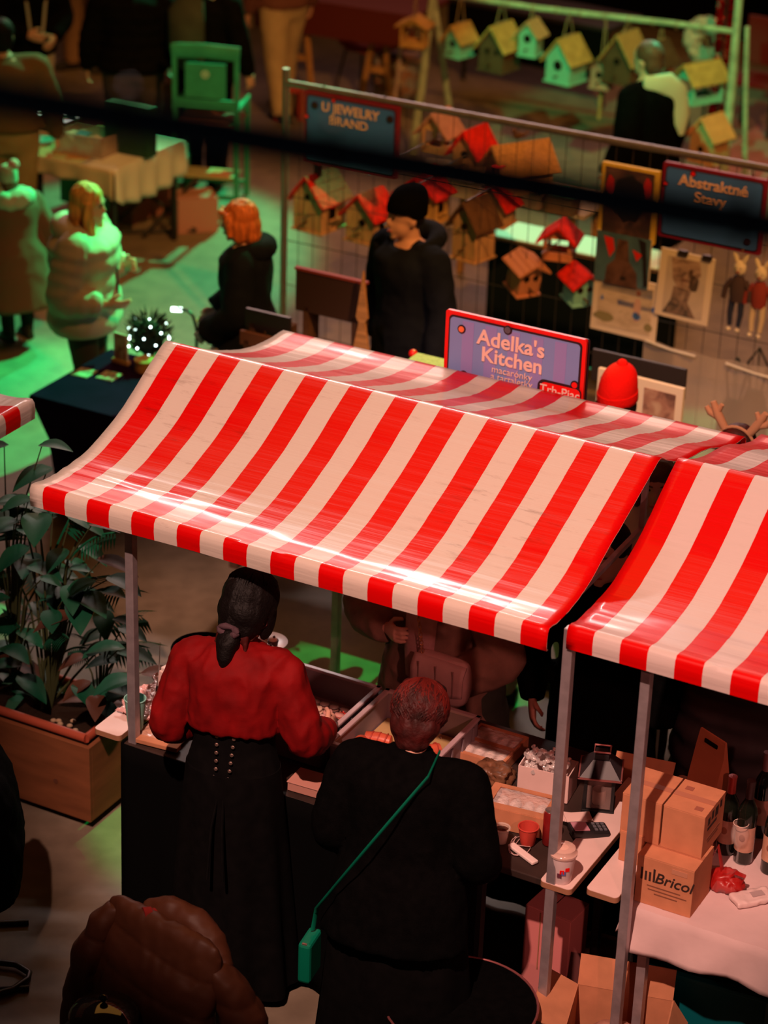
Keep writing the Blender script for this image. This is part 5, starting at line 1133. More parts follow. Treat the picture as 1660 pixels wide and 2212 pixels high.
# black serving basket behind the vendor's left shoulder
P = at(440, 1432, TZ)
bk = thing('black_basket', 'shallow black basket beyond the vendor left shoulder', 'basket', (P.x, P.y, TZ), YAW)
MB().lathe([(.09, 0), (.10, .004), (.13, .07), (.133, .07), (.105, .006), (.001, .006)], n=28, caps=False).build('bowl', M_black, bk, True); MB().tube([(math.cos(t)*.132, math.sin(t)*.132, .07) for t in [2*PI*i/28 for i in range(29)]], .006, 6).build('rim', M_black, bk, True)
# folded white carton and knife at the left
P = at(352, 1512, TZ)
nc = thing('napkin_carton', 'white folded carton with napkins left of the red shirt', 'carton', (P.x, P.y, TZ), YAW-.2)
mb = MB(); mb.prism([(-.05, 0), (.05, 0), (.06, .12), (-.02, .13)], .05); mb.build('carton', M_lam, nc, bevel=.002); MB().box((.012, .025, .12), (.06, .035, .05)).build('napkins', mat('napkin_white', (.75, .62, .58), .8), nc, bevel=.004)
kf = thing('cake_knife', 'thin steel cake knife leaning out of the carton', 'knife', (P.x-.02, P.y+.01, TZ+.06), YAW-.2)
MB().tube([(0, 0, .0), (-.02, .03, .10), (-.035, .05, .17)], [(.008, .003), (.010, .0015), (.002, .001)], 8, side=(0, 0, 1)).build('blade', mat('knife_steel', (.6, .55, .55), .3, .5, .8), kf, True); MB().tube([(.01, -.015, -.04), (0, 0, .0)], .008, 8).build('handle', M_clip, kf, True)
# boxes on the right of the table ------------------------------------------
def window_box(label, u0, u1, v0, v1, z0, h, wins, rz=0.0, tilt=0.0, shiny=True):
    r = thing('pastry_box', label, 'box', S((u0+u1)/2, (v0+v1)/2, z0), YAW+rz); w, d = u1-u0, v1-v0
    if tilt: r.rotation_euler = (tilt, 0, YAW+rz)
    MB().box((0, 0, h*.25), (w, d, h*.5)).build('tray', M_card, r, bevel=.002)
    # lid frame with window openings
    xs = sorted({-w/2, w/2, *[x for wn in wins for x in (wn[0], wn[1])]}); ys = sorted({-d/2, d/2, *[y for wn in wins for y in (wn[2], wn[3])]})
    for i in range(len(xs)-1):
        for j in range(len(ys)-1):
            cx, cy = (xs[i]+xs[i+1])/2, (ys[j]+ys[j+1])/2
            if any(a < cx < b and c < cy < e for a, b, c, e in wins): continue
            MB().box((cx, cy, h), (xs[i+1]-xs[i], ys[j+1]-ys[j], .004)).build('lid_card', M_card, r)
    for sg in (-1, 1): MB().box((sg*w/2, 0, h/2), (.004, d, h)).build('side_card', M_card, r); MB().box((0, sg*d/2, h/2), (w, .004, h)).build('side_card', M_card, r)
    for a, b, c, e in wins:
        mb = MB(); rows = []
        for i in range(19): rows.append([Vector((a+(b-a)*i/18, c+(e-c)*q/14, h-.003+.004*noise.noise(Vector((i*.5, q*.5, u0*9))))) for q in range(15)])
        mb.loft(rows, closed=False, caps=False); mb.build('window_film', mat('crinkled_film', (.95, .85, .82), .07, .8, alpha=.42, bump=1.0, bscale=50), r, True)
        nb = 4
        for q in range(nb):
            MB().ell((a+(b-a)*(q+.5)/nb, (c+e)/2, h*.5+.008), ((b-a)/nb*.42, (e-c)*.4, h*.28), 10, 7).build('pastry', mat('white_meringue', (.72, .56, .50), .5), r, True)
    return r
window_box('open cardboard box with two shiny film windows right of the crates', 1.455, 1.665, .66, .90, TZ, .05, [(-.095, .095, .01, .105), (-.095, .095, -.105, -.01)])
window_box('cardboard pastry box with one film window in front of the white box', 1.73, 1.99, .33, .50, TZ, .085, [(-.10, .105, -.05, .065)], rz=.12)
wx = thing('white_box', 'white carton heaped with foil-wrapped sweets beside the lantern', 'box', S(1.86, .66, TZ), YAW+.12)
for sg in (-1, 1):
    MB().box((sg*.1, 0, .06), (.004, .12, .12)).build('side_card', M_lam, wx); MB().box((0, sg*.06, .06), (.2, .004, .12)).build('side_card', M_lam, wx)
MB().box((0, 0, .004), (.2, .12, .006)).build('base_card', M_lam, wx)
for i in range(26):
    r = thing('foil_sweet', 'bright foil-wrapped sweet heaped in the white carton', 'sweet', S(1.86, .66, TZ) + Matrix.Rotation(YAW+.12, 3, 'Z') @ Vector(((rnd.random()-.5)*.16, (rnd.random()-.5)*.085, .098+.02*(i//9)+.006*rnd.random())), rnd.random()*6, 'foil sweets in the carton')
    MB().ell((0, 0, 0), (.02, .013, .011), 10, 7).build('wrapper', M_foil, r, True)
    for sg in (-1, 1): MB().tube([(sg*.018, 0, 0), (sg*.03, 0, .003)], [.003, .010], 7).build('twist', M_foil, r)
# brown bag of biscuits between the boxes
P = at(1040, 1690, TZ)
bb_ = thing('biscuit_bag', 'crumpled brown biscuit bag between crate and pastry box', 'bag', (P.x+.05, P.y+.02, TZ), YAW)
mb = MB(); mb.box((0, 0, .03), (.12, .09, .05)); me = remesh(mb, .006, 4); wrinkle(me, .012, 16); wrinkle(me, .006, 40, 2); link_mesh('paper_bag', me, mat('brown_pack', (.16, .07, .035), .4, .4, var=.5, vscale=15), bb_)
pbx = thing('paper_box', 'flat pink cake box lying under the vendor left sleeve', 'box', S(1.08, .20, TZ), YAW+.05)
MB().box((0, 0, .018), (.16, .11, .036)).build('carton', mat('pink_card', (.52, .24, .19), .8), pbx, bevel=.002); MB().box((0, 0, .038), (.165, .115, .006)).build('lid', mat('pink_card', (.52, .24, .19), .8), pbx, bevel=.002)
# lantern --------------------------------------------------------------------
ln = thing('lantern', 'black house-shaped candle lantern beside the white carton', 'lantern', S(2.085, .64, TZ), YAW+.35)
M_lb = mat('lantern_black', (.012, .011, .012), .45, .4)
MB().box((0, 0, .015), (.125, .125, .03)).build('base', M_lb, ln, bevel=.003)
for sx_ in (-1, 1):
    for sy in (-1, 1): MB().box((sx_*.052, sy*.052, .10), (.012, .012, .15)).build('corner_post', M_lb, ln)
for sx_ in (-1, 1):
    MB().box((sx_*.052, 0, .17), (.012, .11, .014)).build('top_rail', M_lb, ln); MB().box((0, sx_*.052, .17), (.11, .012, .014)).build('top_rail', M_lb, ln)
    MB().box((sx_*.052, 0, .10), (.002, .092, .13)).build('pane', mat('lantern_glass', (.6, .4, .36), .05, .6, alpha=.18), ln); MB().box((0, sx_*.052, .10), (.092, .002, .13)).build('pane', mat('lantern_glass', (.6, .4, .36), .05, .6, alpha=.18), ln)
rf = MB().loft([[Vector((x*.078, y*.078, .178)) for x, y in ((-1, -1), (1, -1), (1, 1), (-1, 1))], [Vector((x*.032, y*.032, .235)) for x, y in ((-1, -1), (1, -1), (1, 1), (-1, 1))]]).build('roof', mat('lantern_roof', (.03, .026, .03), .45, .4), ln)
for sx_ in (-1, 1): MB().box((0, sx_*.08, .178), (.165, .006, .006)).build('roof_edge', mat('copper_edge', (.4, .14, .13), .4, .4, .6), rf); MB().box((sx_*.08, 0, .178), (.006, .165, .006)).build('roof_edge', mat('copper_edge', (.4, .14, .13), .4, .4, .6), rf)
MB().box((0, 0, .245), (.055, .055, .025)).build('chimney', M_lb, ln, bevel=.003)
MB().tube([Vector((math.copysign(.03, a), math.copysign(.03, b)*.9, .268)) for a, b in ((1, 1), (1, -1), (-1, -1), (-1, 1), (1, 1))], .004, 6).build('handle_ring', mat('copper_bright', (.7, .3, .28), .35, .5, .7), ln)
MB().lathe([(.024, .03), (.026, .032), (.026, .09), (.020, .092)], n=16).build('candle', mat('candle_wax', (.6, .36, .3), .5), ln, True)
# card terminal, receipts ----------------------------------------------------
ct = thing('card_terminal', 'black card payment terminal with pale screen by the lantern', 'terminal', at(1272, 1800, BT), YAW+.75)
MB().box((0, 0, .014), (.15, .075, .028), ry=.12).build('case', M_lb, ct, bevel=.008); MB().box((-.035, 0, .035), (.06, .055, .003), ry=.12).build('screen', mat('pale_screen', (.5, .24, .30), .3, .4), ct)
for i in range(3):
    for j in range(3): MB().box((.022+.018*i, -.02+.02*j, .026-.002*i), (.011, .013, .006), ry=.12).build('key', mat('key_grey', (.12, .12, .14), .5), ct)
rc = thing('receipt_stack', 'pale stack of slips behind the card terminal', 'paper', at(1243, 1768, BT), YAW+.3)
for i in range(4): MB().box((.004*i, -.003*i, .003+.004*i), (.10, .06, .003), rz=.12*i).build('slip', M_lam, rc)
cs = thing('card_sheet', 'bent cardboard sheet standing behind the lantern', 'cardboard', S(2.12, .86, TZ), YAW-.1)
mb = MB(); mb.add([(-.08, 0, 0), (.16, .02, 0), (.16, .06, .13), (-.08, .03, .11)], [(0, 1, 2, 3)]); o = mb.build('sheet', M_card, cs); o.modifiers.new('t', 'SOLIDIFY').thickness = .004
ub = thing('paper_box', 'pale pink carton stored under the right end of the pastry table', 'box', at(1202, 1992, 0.46), YAW-.1)
ub.location.z = 0
MB().box((0, 0, .27), (.20, .14, .54)).build('carton', mat('pale_pink_carton', (.60, .20, .19), .8), ub, bevel=.003); MB().box((-.03, -.071, .4), (.004, .004, .26)).build('seam', M_edge, ub); MB().box((.05, 0, .545), (.1, .14, .006)).build('flap', mat('pale_pink_carton', (.60, .20, .19), .8), ub)

# ------------------------------------------------------------------ right stall table and wares
T2 = .80
M_wcl = mat('white_table_cloth', (.60, .44, .43), .85, .15, var=.08, vscale=5, bump=.15, bscale=18)
rt = thing('stall_table', 'table under a white cloth carrying wine bottles and brown boxes', 'table', SO, YAW)
MB().box((3.4, .64, T2-.03), (1.98, .82, .03)).build('table_top', M_edge, rt, bevel=.004)
mb = MB(); rows = []
n = 44
for i in range(14):
    if i < 5: v = 1.05-(1.05-.215)*i/4; z = T2
    else: v = .205-.006*(i-5)*.6; z = T2-.018*(i-4)
    rows.append([Vector((2.395+2.0*q/n, v+(.012*math.sin(q*1.1+i*.3)*(i-4)/9 if i > 4 else 0), z+(.0016*math.sin(q*2.1+i) if i < 5 else 0)+(-.010*math.sin(q*.5)*(i-4)/9 if i > 4 else 0))) for q in range(n+1)])
mb.loft(rows, closed=False, caps=False); o = mb.build('cloth', M_wcl, rt, True); o.modifiers.new('t', 'SOLIDIFY').thickness = .003
mb = MB(); rows = []
for i in range(9): rows.append([Vector((2.395-.004*i+.010*math.sin(q*1.3)*i/8, .205+.84*q/24, T2-.016*i)) for q in range(25)])
mb.loft(rows, closed=False, caps=False); o = mb.build('cloth_side', M_wcl, rt, True); o.modifiers.new('t', 'SOLIDIFY').thickness = .003
for u in (2.46, 4.3):
    for v in (.26, 1.0): MB().box((u, v, (T2-.045)/2), (.035, .035, T2-.045)).build('leg', M_post, rt)
def carton(label, u0, u1, v0, v1, z0, h, texts=(), tape=True, open_=False):
    r = thing('wine_carton', label, 'box', S((u0+u1)/2, (v0+v1)/2, z0), YAW); w, d = u1-u0, v1-v0
    MB().box((0, 0, h/2), (w, d, h)).build('carton', M_card, r, bevel=.0025)
    MB().box((0, -d*.252, h+.0012), (w, d*.492, .0024)).build('flap', M_card, r); MB().box((0, d*.252, h+.0012), (w, d*.492, .0024)).build('flap', M_card, r)
    if tape: MB().box((0, 0, h+.003), (w*1.0, .03, .0012)).build('tape', mat('brown_tape', (.40, .15, .08), .4, .4), r)
    for args in texts: text(*args[:1], parent=r, **args[1]) if False else text('print', args[0], args[1], args[2], args[3], mat('carton_print', (.03, .015, .012), .8), r, .0006, args[4] if len(args) > 4 else 0, shear=args[5] if len(args) > 5 else 0)
    return r
B1 = carton('brown carton printed Bricol in script on the white cloth', 2.405, 2.625, .25, .44, T2, .20, [('Bricol', .062, (.035, -.0962, .125), (PI/2, 0, 0), .0006, .25)])
for i, hgt in enumerate((.05, .038, .038, .055)):
    x = -.088+.016*i
    MB().box((x, -.0955, .105+hgt/2), (.008, .002, hgt)).build('bottle_mark', mat('carton_print', (.03, .015, .012), .8), B1)
MB().box((.055, -.0955, .175), (.06, .002, .02)).build('paper_label', mat('label_tan', (.48, .22, .13), .7), B1)
carton('plain brown carton behind the left post under the upper boxes', 2.40, 2.55, .45, .66, T2, .20)
carton('upper left brown wine box of the pair on top', 2.295, 2.448, .335, .54, T2+.203, .175)
TB = carton('upper right brown wine box of the pair with black side print', 2.455, 2.615, .335, .54, T2+.203, .175)
carton('lower left brown carton standing on the end board edge', 2.30, 2.395, .33, .52, BT, .125)
M_pr = mat('carton_print', (.03, .015, .012), .8); M_prf = mat('carton_print_faint', (.20, .075, .04), .85)
for y, z, ww, hh, mm in ((-.055, .135, .022, .03, M_pr), (-.02, .145, .02, .035, M_pr), (.02, .14, .03, .04, M_pr), (.06, .15, .018, .03, M_pr), (-.02, .105, .09, .012, M_pr), (0, .06, .13, .008, M_prf), (0, .045, .1, .008, M_prf)): MB().box((.0803, y, z), (.001, ww, hh)).build('side_print', mm, TB)
for x, z, ww in ((.0, .085, .13), (.015, .07, .15), (.01, .055, .09)): MB().box((x, -.0953, z), (ww, .001, .005)).build('faint_line', M_prf, B1)
for s_ in ((-.04, .05), (.04, -.06)): MB().box((s_[0], s_[1], .1785), (.03, .025, .001)).build('stamp', mat('stamp_brown', (.3, .1, .06), .8), TB)
M_glassd = mat('dark_bottle_glass', (.006, .008, .005), .08, .6)
def bottle(label, P, h=.31, label_c=(.5, .28, .2), cap=(.05, .01, .015), r0=.037, crest=True):
    r = thing('wine_bottle', label, 'bottle', P, YAW); k = h/.31
    MB().lathe([(r0*.9, 0), (r0, .006), (r0, .185*k), (r0*.86, .21*k), (.016, .24*k), (.0145, .29*k), (.0155, .30*k), (.0155, h)], n=24).build('glass', M_glassd, r, True)
    MB().lathe([(.0162, .245*k), (.0158, .29*k), (.0168, .30*k), (.0168, h+.002), (.001, h+.003)], n=20, caps=False).build('capsule', mat('capsule_%d' % int(cap[0]*100), cap, .4, .4, .3), r, True)
    n = 14; mb = MB(); rows = []
    for z in (.05, .145): rows.append([Vector((math.cos(t)*(r0+.0012), math.sin(t)*(r0+.0012), z*k)) for t in [R(190)+R(160)*i/n for i in range(n+1)]])
    mb.loft(rows, closed=False, caps=False); lb = mb.build('label', mat('bottle_label_%d' % int(label_c[0]*100), label_c, .7, var=.12, vscale=30), r, True)
    if crest: MB().ell((0, -r0-.001, .105*k), (.012, .002, .016), 12, 8).build('crest', mat('crest_brown', (.25, .09, .05), .7), lb, True)
    return r
bl = [(1605, 1858, .35, (.45, .24, .17), (.06, .03, .03), 'dark wine bottle with tan label behind the wine glass'), (1664, 1880, .35, (.48, .26, .17), (.05, .02, .02), 'dark wine bottle with crest label at the right edge'),
      (1567, 1838, .33, (.45, .33, .28), (.35, .03, .02), 'dark wine bottle with red capsule next to the upper box'), (1540, 1800, .38, (.3, .14, .09), (.008, .008, .008), 'tall black-capped wine bottle at the back behind the boxes'), (1512, 1785, .36, (.4, .2, .14), (.4, .05, .04), 'wine bottle with red neck band behind the boxes'), (1640, 1800, .36, (.4, .2, .14), (.2, .1, .1), 'wine bottle with dull capsule in the back row')]
for px, py, h_, lc, cp, lab in bl: bottle(lab, at(px, py, T2+.004), h_, lc, cp)
wg = thing('wine_glass', 'empty stemmed wine glass in front of the tan-labelled bottle', 'glass', at(1592, 1868, T2+.004), 0)
MB().lathe([(.032, 0), (.032, .002), (.005, .008), (.004, .07), (.010, .08), (.032, .11), (.036, .14), (.029, .185), (.0275, .185), (.034, .14), (.030, .112), (.008, .084), (.001, .082)], n=28, caps=False).build('bowl_and_stem', mat('clear_glass', (.9, .85, .82), .02, .6, alpha=.09), wg, True)
MB().tube([(math.cos(t)*.0285, math.sin(t)*.0285, .185) for t in [2*PI*i/24 for i in range(25)]], .0014, 5).build('rim', mat('glass_edge', (.9, .7, .6), .05, .8, alpha=.7), wg, True)
# kraft bag with handle hole
kb = thing('kraft_bag', 'tall brown kraft bottle bag with a punched handle leaning behind the boxes', 'bag', S(2.46, .80, T2+.004), YAW-.45)
mb = MB(); M_k = mat('kraft_paper', (.46, .15, .07), .85, .1, var=.1)
w = .075
mb.loft([[Vector((-w, -.04, 0)), Vector((w, -.04, 0)), Vector((w, .04, 0)), Vector((-w, .04, 0))], [Vector((-w, -.045, .2)), Vector((w, -.045, .2)), Vector((w, .045, .2)), Vector((-w, .045, .2))], [Vector((-w, -.012, .36)), Vector((w, -.012, .36)), Vector((w, .012, .36)), Vector((-w, .012, .36))], [Vector((-w*.9, -.004, .43)), Vector((w*.9, -.004, .43)), Vector((w*.9, .004, .43)), Vector((-w*.9, .004, .43))]]); mb.build('bag', M_k, kb)
MB().box((0, -.0085, .395), (.07, .008, .018), rx=-.1).build('handle_hole', M_hole, kb, bevel=.004)
# red plastic bag
rb_ = thing('plastic_bag', 'crumpled translucent red plastic bag beside the Bricol carton', 'bag', at(1560, 1915, T2+.004), YAW)
mb = MB(); mb.ell((.01, 0, .03), (.065, .045, .033), 18, 12); me = remesh(mb, .005, 0); wrinkle(me, .012, 13, 3); wrinkle(me, .006, 38, 5, (1, 1, .5)); M_rf = mat('red_film', (.42, .012, .01), .35, .4, alpha=.72); link_mesh('bag', me, M_rf, rb_)
for pts in ([(-.05, .01, .03), (-.055, .0, .09), (-.03, .0, .17), (-.012, .0, .10), (.0, .0, .05)], [(.02, -.01, .04), (.05, -.01, .085), (.085, .0, .075), (.07, .0, .03)]): o = MB().tube(pts, [(.016, .003), (.015, .003), (.010, .003), (.015, .003), (.016, .003)][:len(pts)], 8, side=(0, 1, 0)).build('bag_handle', M_rf, rb_, True)
# packet of tissues
tp = thing('tissue_packet', 'pale glossy packet lying at the front of the white cloth', 'packet', at(1625, 1945, T2+.004), YAW+.85)
mb = MB(); mb.box((0, 0, .012), (.15, .075, .022)); me = remesh(mb, .005, 3); wrinkle(me, .004, 18, 8); link_mesh('packet', me, mat('pale_packet', (.66, .50, .48), .3, .5), tp); MB().box((.02, 0, .026), (.05, .03, .002)).build('pull_tab', mat('tab_grey', (.4, .3, .3), .5), tp)
# under the table
tl_ = thing('teal_crate', 'teal plastic crate on the floor below the white cloth', 'crate', S(2.62, .62, 0), YAW+.1); M_teal = mat('teal_plastic', (.0, .10, .115), .5, .3)
for sg in (-1, 1):
    MB().box((sg*.24, 0, .20), (.012, .36, .40)).build('side_wall', M_teal, tl_, bevel=.003); MB().box((0, sg*.18, .20), (.48, .012, .40)).build('end_wall', M_teal, tl_, bevel=.003); MB().box((sg*.24, 0, .40), (.03, .39, .02)).build('rim', M_teal, tl_, bevel=.003); MB().box((0, sg*.18, .40), (.5, .03, .02)).build('rim', M_teal, tl_, bevel=.003)
MB().box((0, 0, .01), (.47, .35, .02)).build('crate_floor', M_teal, tl_)
P = at(1310, 2210, .42)
ob = thing('open_carton', 'open brown cardboard box with raised flaps at the bottom right corner', 'box', (P.x+.06, P.y+.12, 0), YAW+.25)
w, d, h = .36, .30, .36
for sg in (-1, 1):
    MB().box((sg*w/2, 0, h/2), (.005, d, h)).build('side_card', M_card, ob); MB().box((0, sg*d/2, h/2), (w, .005, h)).build('side_card', M_card, ob)
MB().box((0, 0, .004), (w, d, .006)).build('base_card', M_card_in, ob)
for nm, pts in (('flap', [(-w/2, -d/2, h), (-w/2, d/2, h), (-w/2-.13, d/2+.01, h+.05), (-w/2-.13, -d/2-.01, h+.05)]), ('flap', [(w/2, -d/2, h), (w/2, d/2, h), (w/2+.06, d/2, h-.09), (w/2+.06, -d/2, h-.09)]), ('flap', [(-w/2, d/2, h), (w/2, d/2, h), (w/2, d/2+.03, h+.12), (-w/2, d/2+.03, h+.12)]), ('flap', [(-w/2, -d/2, h), (w/2, -d/2, h), (w/2, -d/2-.09, h-.04), (-w/2, -d/2-.09, h-.04)])):
    o = MB().add(pts, [(0, 1, 2, 3)]).build(nm, M_card, ob); o.modifiers.new('t', 'SOLIDIFY').thickness = .004
mb = MB(); mb.ell((0, 0, .2), (.14, .11, .09), 14, 9); me = remesh(mb, .012, 1); wrinkle(me, .02, 12, 5); link_mesh('crumpled_paper', me, mat('packing_paper', (.38, .17, .12), .9), ob)
for i in range(5):
    P = at(1605-22*i, 2132+24*i, .14); r = thing('cork_roll', 'tan paper roll stacked in the row under the white cloth', 'roll', (P.x, P.y, .14), YAW+.0, 'paper rolls under the table')
    MB().tube([(-.075, 0, 0), (.075, 0, 0)], .036, 14).build('roll', mat('tan_paper_roll', (.22, .09, .035), .9), r, True); MB().tube([(-.077, 0, 0), (.077, 0, 0)], .012, 10).build('core', M_hole, r, True)
    MB().box((0, 0, -.09), (.10, .03, .10)).build('rack_block', M_edge, r)

# ------------------------------------------------------------------ foreground
M_coat = mat('brown_puffer', (.075, .022, .009), .55, .3, var=.15, vscale=8)
P = at(365, 2000, .87)
ch = thing('folding_chair', 'dark chair under the brown puffer coat at the bottom left', 'chair', (P.x-.02, P.y, 0), YAW-.15); M_chf = mat('chair_frame', (.02, .018, .018), .4, .4, .3)
for x in (-.2, .2):
    for y in (0, -.40): MB().tube([(x, y*1.05, 0), (x, y, .44)] + ([(x, .02, .82)] if y == 0 else []), .012, 8).build('leg', M_chf, ch, True)
MB().box((0, -.2, .45), (.42, .42, .03)).build('seat', M_chf, ch, bevel=.01); MB().box((0, .01, .72), (.42, .02, .18)).build('backrest', M_chf, ch, bevel=.006)
pc_ = thing('puffer_coat', 'brown quilted puffer coat draped over a chair at the bottom left', 'coat', (P.x-.02, P.y, 0), YAW-.15)
def quilt(name, rings_pts, seed, bands):
    mb = MB(); mb.loft(rings_pts); me = remesh(mb, .011, 3)
    for v in me.vertices:
        q = abs(math.sin((v.co.z*1.0+.12*v.co.x)*PI*bands)); v.co += v.normal*(.011*(q**.4)-.008)
        p_ = v.co*Vector((1, 1, .45)) if False else Vector((v.co.x*16, v.co.y*16, v.co.z*6)); v.co += v.normal*(.007*(1-2*abs(noise.noise(p_+Vector((seed, 0, 0)))))+.003*noise.noise(v.co*30))
    me.update(); return link_mesh(name, me, M_coat, pc_)
def ring(z, cx, cy, rx, ry, n=26): return [Vector((cx+rx*math.copysign(abs(math.cos(2*PI*q/n))**.75, math.cos(2*PI*q/n)), cy+ry*math.sin(2*PI*q/n), z)) for q in range(n)]
quilt('coat_back', [ring(.10, 0, -.07, .29, .12), ring(.35, 0, -.07, .28, .115), ring(.55, 0, -.06, .275, .10), ring(.72, 0, -.03, .265, .07), ring(.82, .0, 0, .258, .048), ring(.875, 0, .005, .25, .032), ring(.895, 0, .005, .235, .014)], 1, 7.6)
quilt('sleeve', [ring(.20, -.31, -.10, .055, .085), ring(.45, -.31, -.09, .065, .085), ring(.68, -.285, -.06, .065, .07), ring(.81, -.25, -.02, .05, .05), ring(.86, -.22, 0, .03, .03)], 5, 7)
quilt('sleeve', [ring(.2, .35, .06, .065, .08), ring(.42, .35, .06, .075, .08), ring(.62, .32, .05, .075, .075), ring(.74, .27, .03, .06, .06), ring(.80, .23, .01, .035, .035)], 8, 7)
mb = MB(); mb.tube([(-.12, .05, .86), (-.03, .075, .885), (.07, .085, .87), (.17, .07, .83), (.24, .05, .76)], [.035, .05, .055, .05, .035], 12); me = remesh(mb, .011, 2); wrinkle(me, .006, 12); link_mesh('hood', me, M_coat, pc_)
MB().tube([(-.17, -.16, .55), (0, -.175, .545), (.20, -.165, .56), (.285, -.12, .57)], [(.02, .01)]*4, 8, side=(0, 0, 1)).build('belt', M_coat, pc_, True)
# glass lid with knob on a pot
P = at(225, 2195, .62)
pn = thing('side_stool', 'dark stool under the lidded pot at the bottom edge', 'stool', (P.x, P.y, 0), 0)
MB().lathe([(.16, .50), (.165, .505), (.165, .525), (.16, .53)], n=28).build('seat', M_chf, pn, True)
for a in range(4): MB().tube([(math.cos(a*PI/2+.7)*.17, math.sin(a*PI/2+.7)*.17, 0), (math.cos(a*PI/2+.7)*.11, math.sin(a*PI/2+.7)*.11, .505)], .011, 8).build('leg', M_chf, pn, True)
po = thing('lidded_pot', 'dark pot with a glossy domed lid and round knob at the bottom edge', 'pot', (P.x, P.y, .531), 0)
MB().lathe([(.10, 0), (.112, .006), (.115, .09), (.118, .092)], n=32).build('pot_body', mat('pot_enamel', (.02, .018, .02), .25, .5), po, True)
MB().lathe([(.122, .092), (.124, .096), (.11, .118), (.07, .138), (.03, .147), (.001, .149)], n=36, caps=False).build('lid', mat('smoked_glass_lid', (.016, .012, .014), .04, .9), po, True)
MB().lathe([(.006, .148), (.006, .158), (.016, .164), (.018, .172), (.012, .18), (.001, .182)], n=20, caps=False).build('knob', mat('black_gloss', (.005, .005, .006), .06, .8), po, True)
# black coat on chair, left edge
P = at(12, 1800, .6)
ch2 = thing('black_chair', 'black tubular chair draped with a dark jacket at the left edge', 'chair', (P.x-.05, P.y, 0), -PI/2+.15)
for x in (-.22, .22): MB().tube([(x, .02, .85), (x, 0, .45), (x, -.38, .45), (x, -.42, .03), (x, .05, .012), (x, .12, .012)], .012, 8).build('tube_frame', M_chf, ch2, True)
MB().box((0, -.19, .455), (.42, .40, .03)).build('seat', M_chf, ch2, bevel=.01)
mb = MB(); mb.loft([ring(.40, 0, .0, .26, .10), ring(.6, 0, .02, .25, .10), ring(.82, 0, .02, .23, .07), ring(.90, 0, .02, .19, .03)]); me = remesh(mb, .014, 2); wrinkle(me, .008, 8); link_mesh('jacket', me, M_black, ch2)
P = at(62, 2108, .02)
cf = thing('chair_base', 'bent black tube foot of a chair at the lower left edge', 'chair', (P.x, P.y, 0), 0)
MB().tube([(-.28, .10, .02), (-.06, .07, .02), (.0, .02, .02), (.0, -.02, .02), (-.05, -.09, .02), (-.3, -.22, .02)], .013, 8).build('tube_frame', M_chf, cf, True); MB().tube([(-.2, .09, .02), (-.2, .06, .45), (-.2, -.2, .45)], .013, 8).build('upright', M_chf, cf, True); MB().box((-.42, -.05, .455), (.3, .3, .03)).build('seat', M_chf, cf, bevel=.01)
# chrome-edged round chair, bottom centre
P = at(1080, 2190, .45)
ck = thing('round_stool', 'dark round stool with a shiny rim at the bottom centre', 'stool', (P.x-.14, P.y+.05, 0), 0)
MB().lathe([(.27, .42), (.28, .43), (.28, .45), (.27, .46)], n=40).build('seat', M_black, ck, True); MB().tube([(math.cos(t)*.281, math.sin(t)*.281, .455) for t in [2*PI*i/48 for i in range(49)]], .005, 8).build('rim', mat('pink_chrome', (.5, .16, .16), .25, .6, .7), ck, True)
for a in range(3): MB().tube([(math.cos(a*2.09)*.24, math.sin(a*2.09)*.24, 0), (math.cos(a*2.09)*.16, math.sin(a*2.09)*.16, .43)], .012, 8).build('leg', M_chf, ck, True)
P = at(345, 1945, .93)
gl = thing('red_glove', 'small red knitted glove lying on the coat collar', 'glove', (P.x, P.y, .885), .4)
mb = MB(); mb.ell((0, 0, 0), (.04, .026, .018), 12, 8)
for j in range(4): mb.tube([(.03, -.018+.012*j, 0), (.065, -.02+.013*j, .0)], [.008, .006], 8)
mb.tube([(0, .02, 0), (.025, .045, 0)], [.009, .007], 8); link_mesh('knit', remesh(mb, .005, 1), mat('dull_red_knit', (.22, .012, .009), .9), gl)
MB().tube([(-.03, 0, 0), (-.06, 0, 0)], [.022, .026], 12).build('cuff', mat('dull_red_knit', (.22, .012, .009), .9), gl, True)
# out-of-focus cable across the hall, near the gallery rail
def atd(px, py, d): r_ = ray(px, py); return Vector((0, 0, H))+r_*d
cb = thing('overhead_cable', 'thick dark blue cable strung across the upper picture, near the gallery', 'cable', (0, 0, 0))
p0 = atd(-500, 130, 2.6); p1 = atd(830, 350, 2.45); p2 = atd(2150, 574, 2.3)
pts = []
for i in range(25):
    t = i/24; a = p0.lerp(p1, t); b = p1.lerp(p2, t); pts.append(p0*((1-t)**2)+(p1*2-(p0+p2)*.5)*(2*t*(1-t))+p2*(t*t))
MB().tube(pts, .020, 12).build('cable_sheath', mat('navy_sheath', (.05, .17, .42), .6, .2), cb, True)
MB().tube([q+Vector((0, 0, .017)) for q in pts], .005, 8).build('carrier_wire', mat('navy_sheath', (.05, .17, .42), .6, .2), cb, True)
for i in range(3, 24, 4): MB().tube([pts[i]+Vector((0, math.cos(t)*.028, math.sin(t)*.032+.004)) for t in [2*PI*j/10 for j in range(11)]], .003, 5).build('cable_tie', M_chf, cb, True)

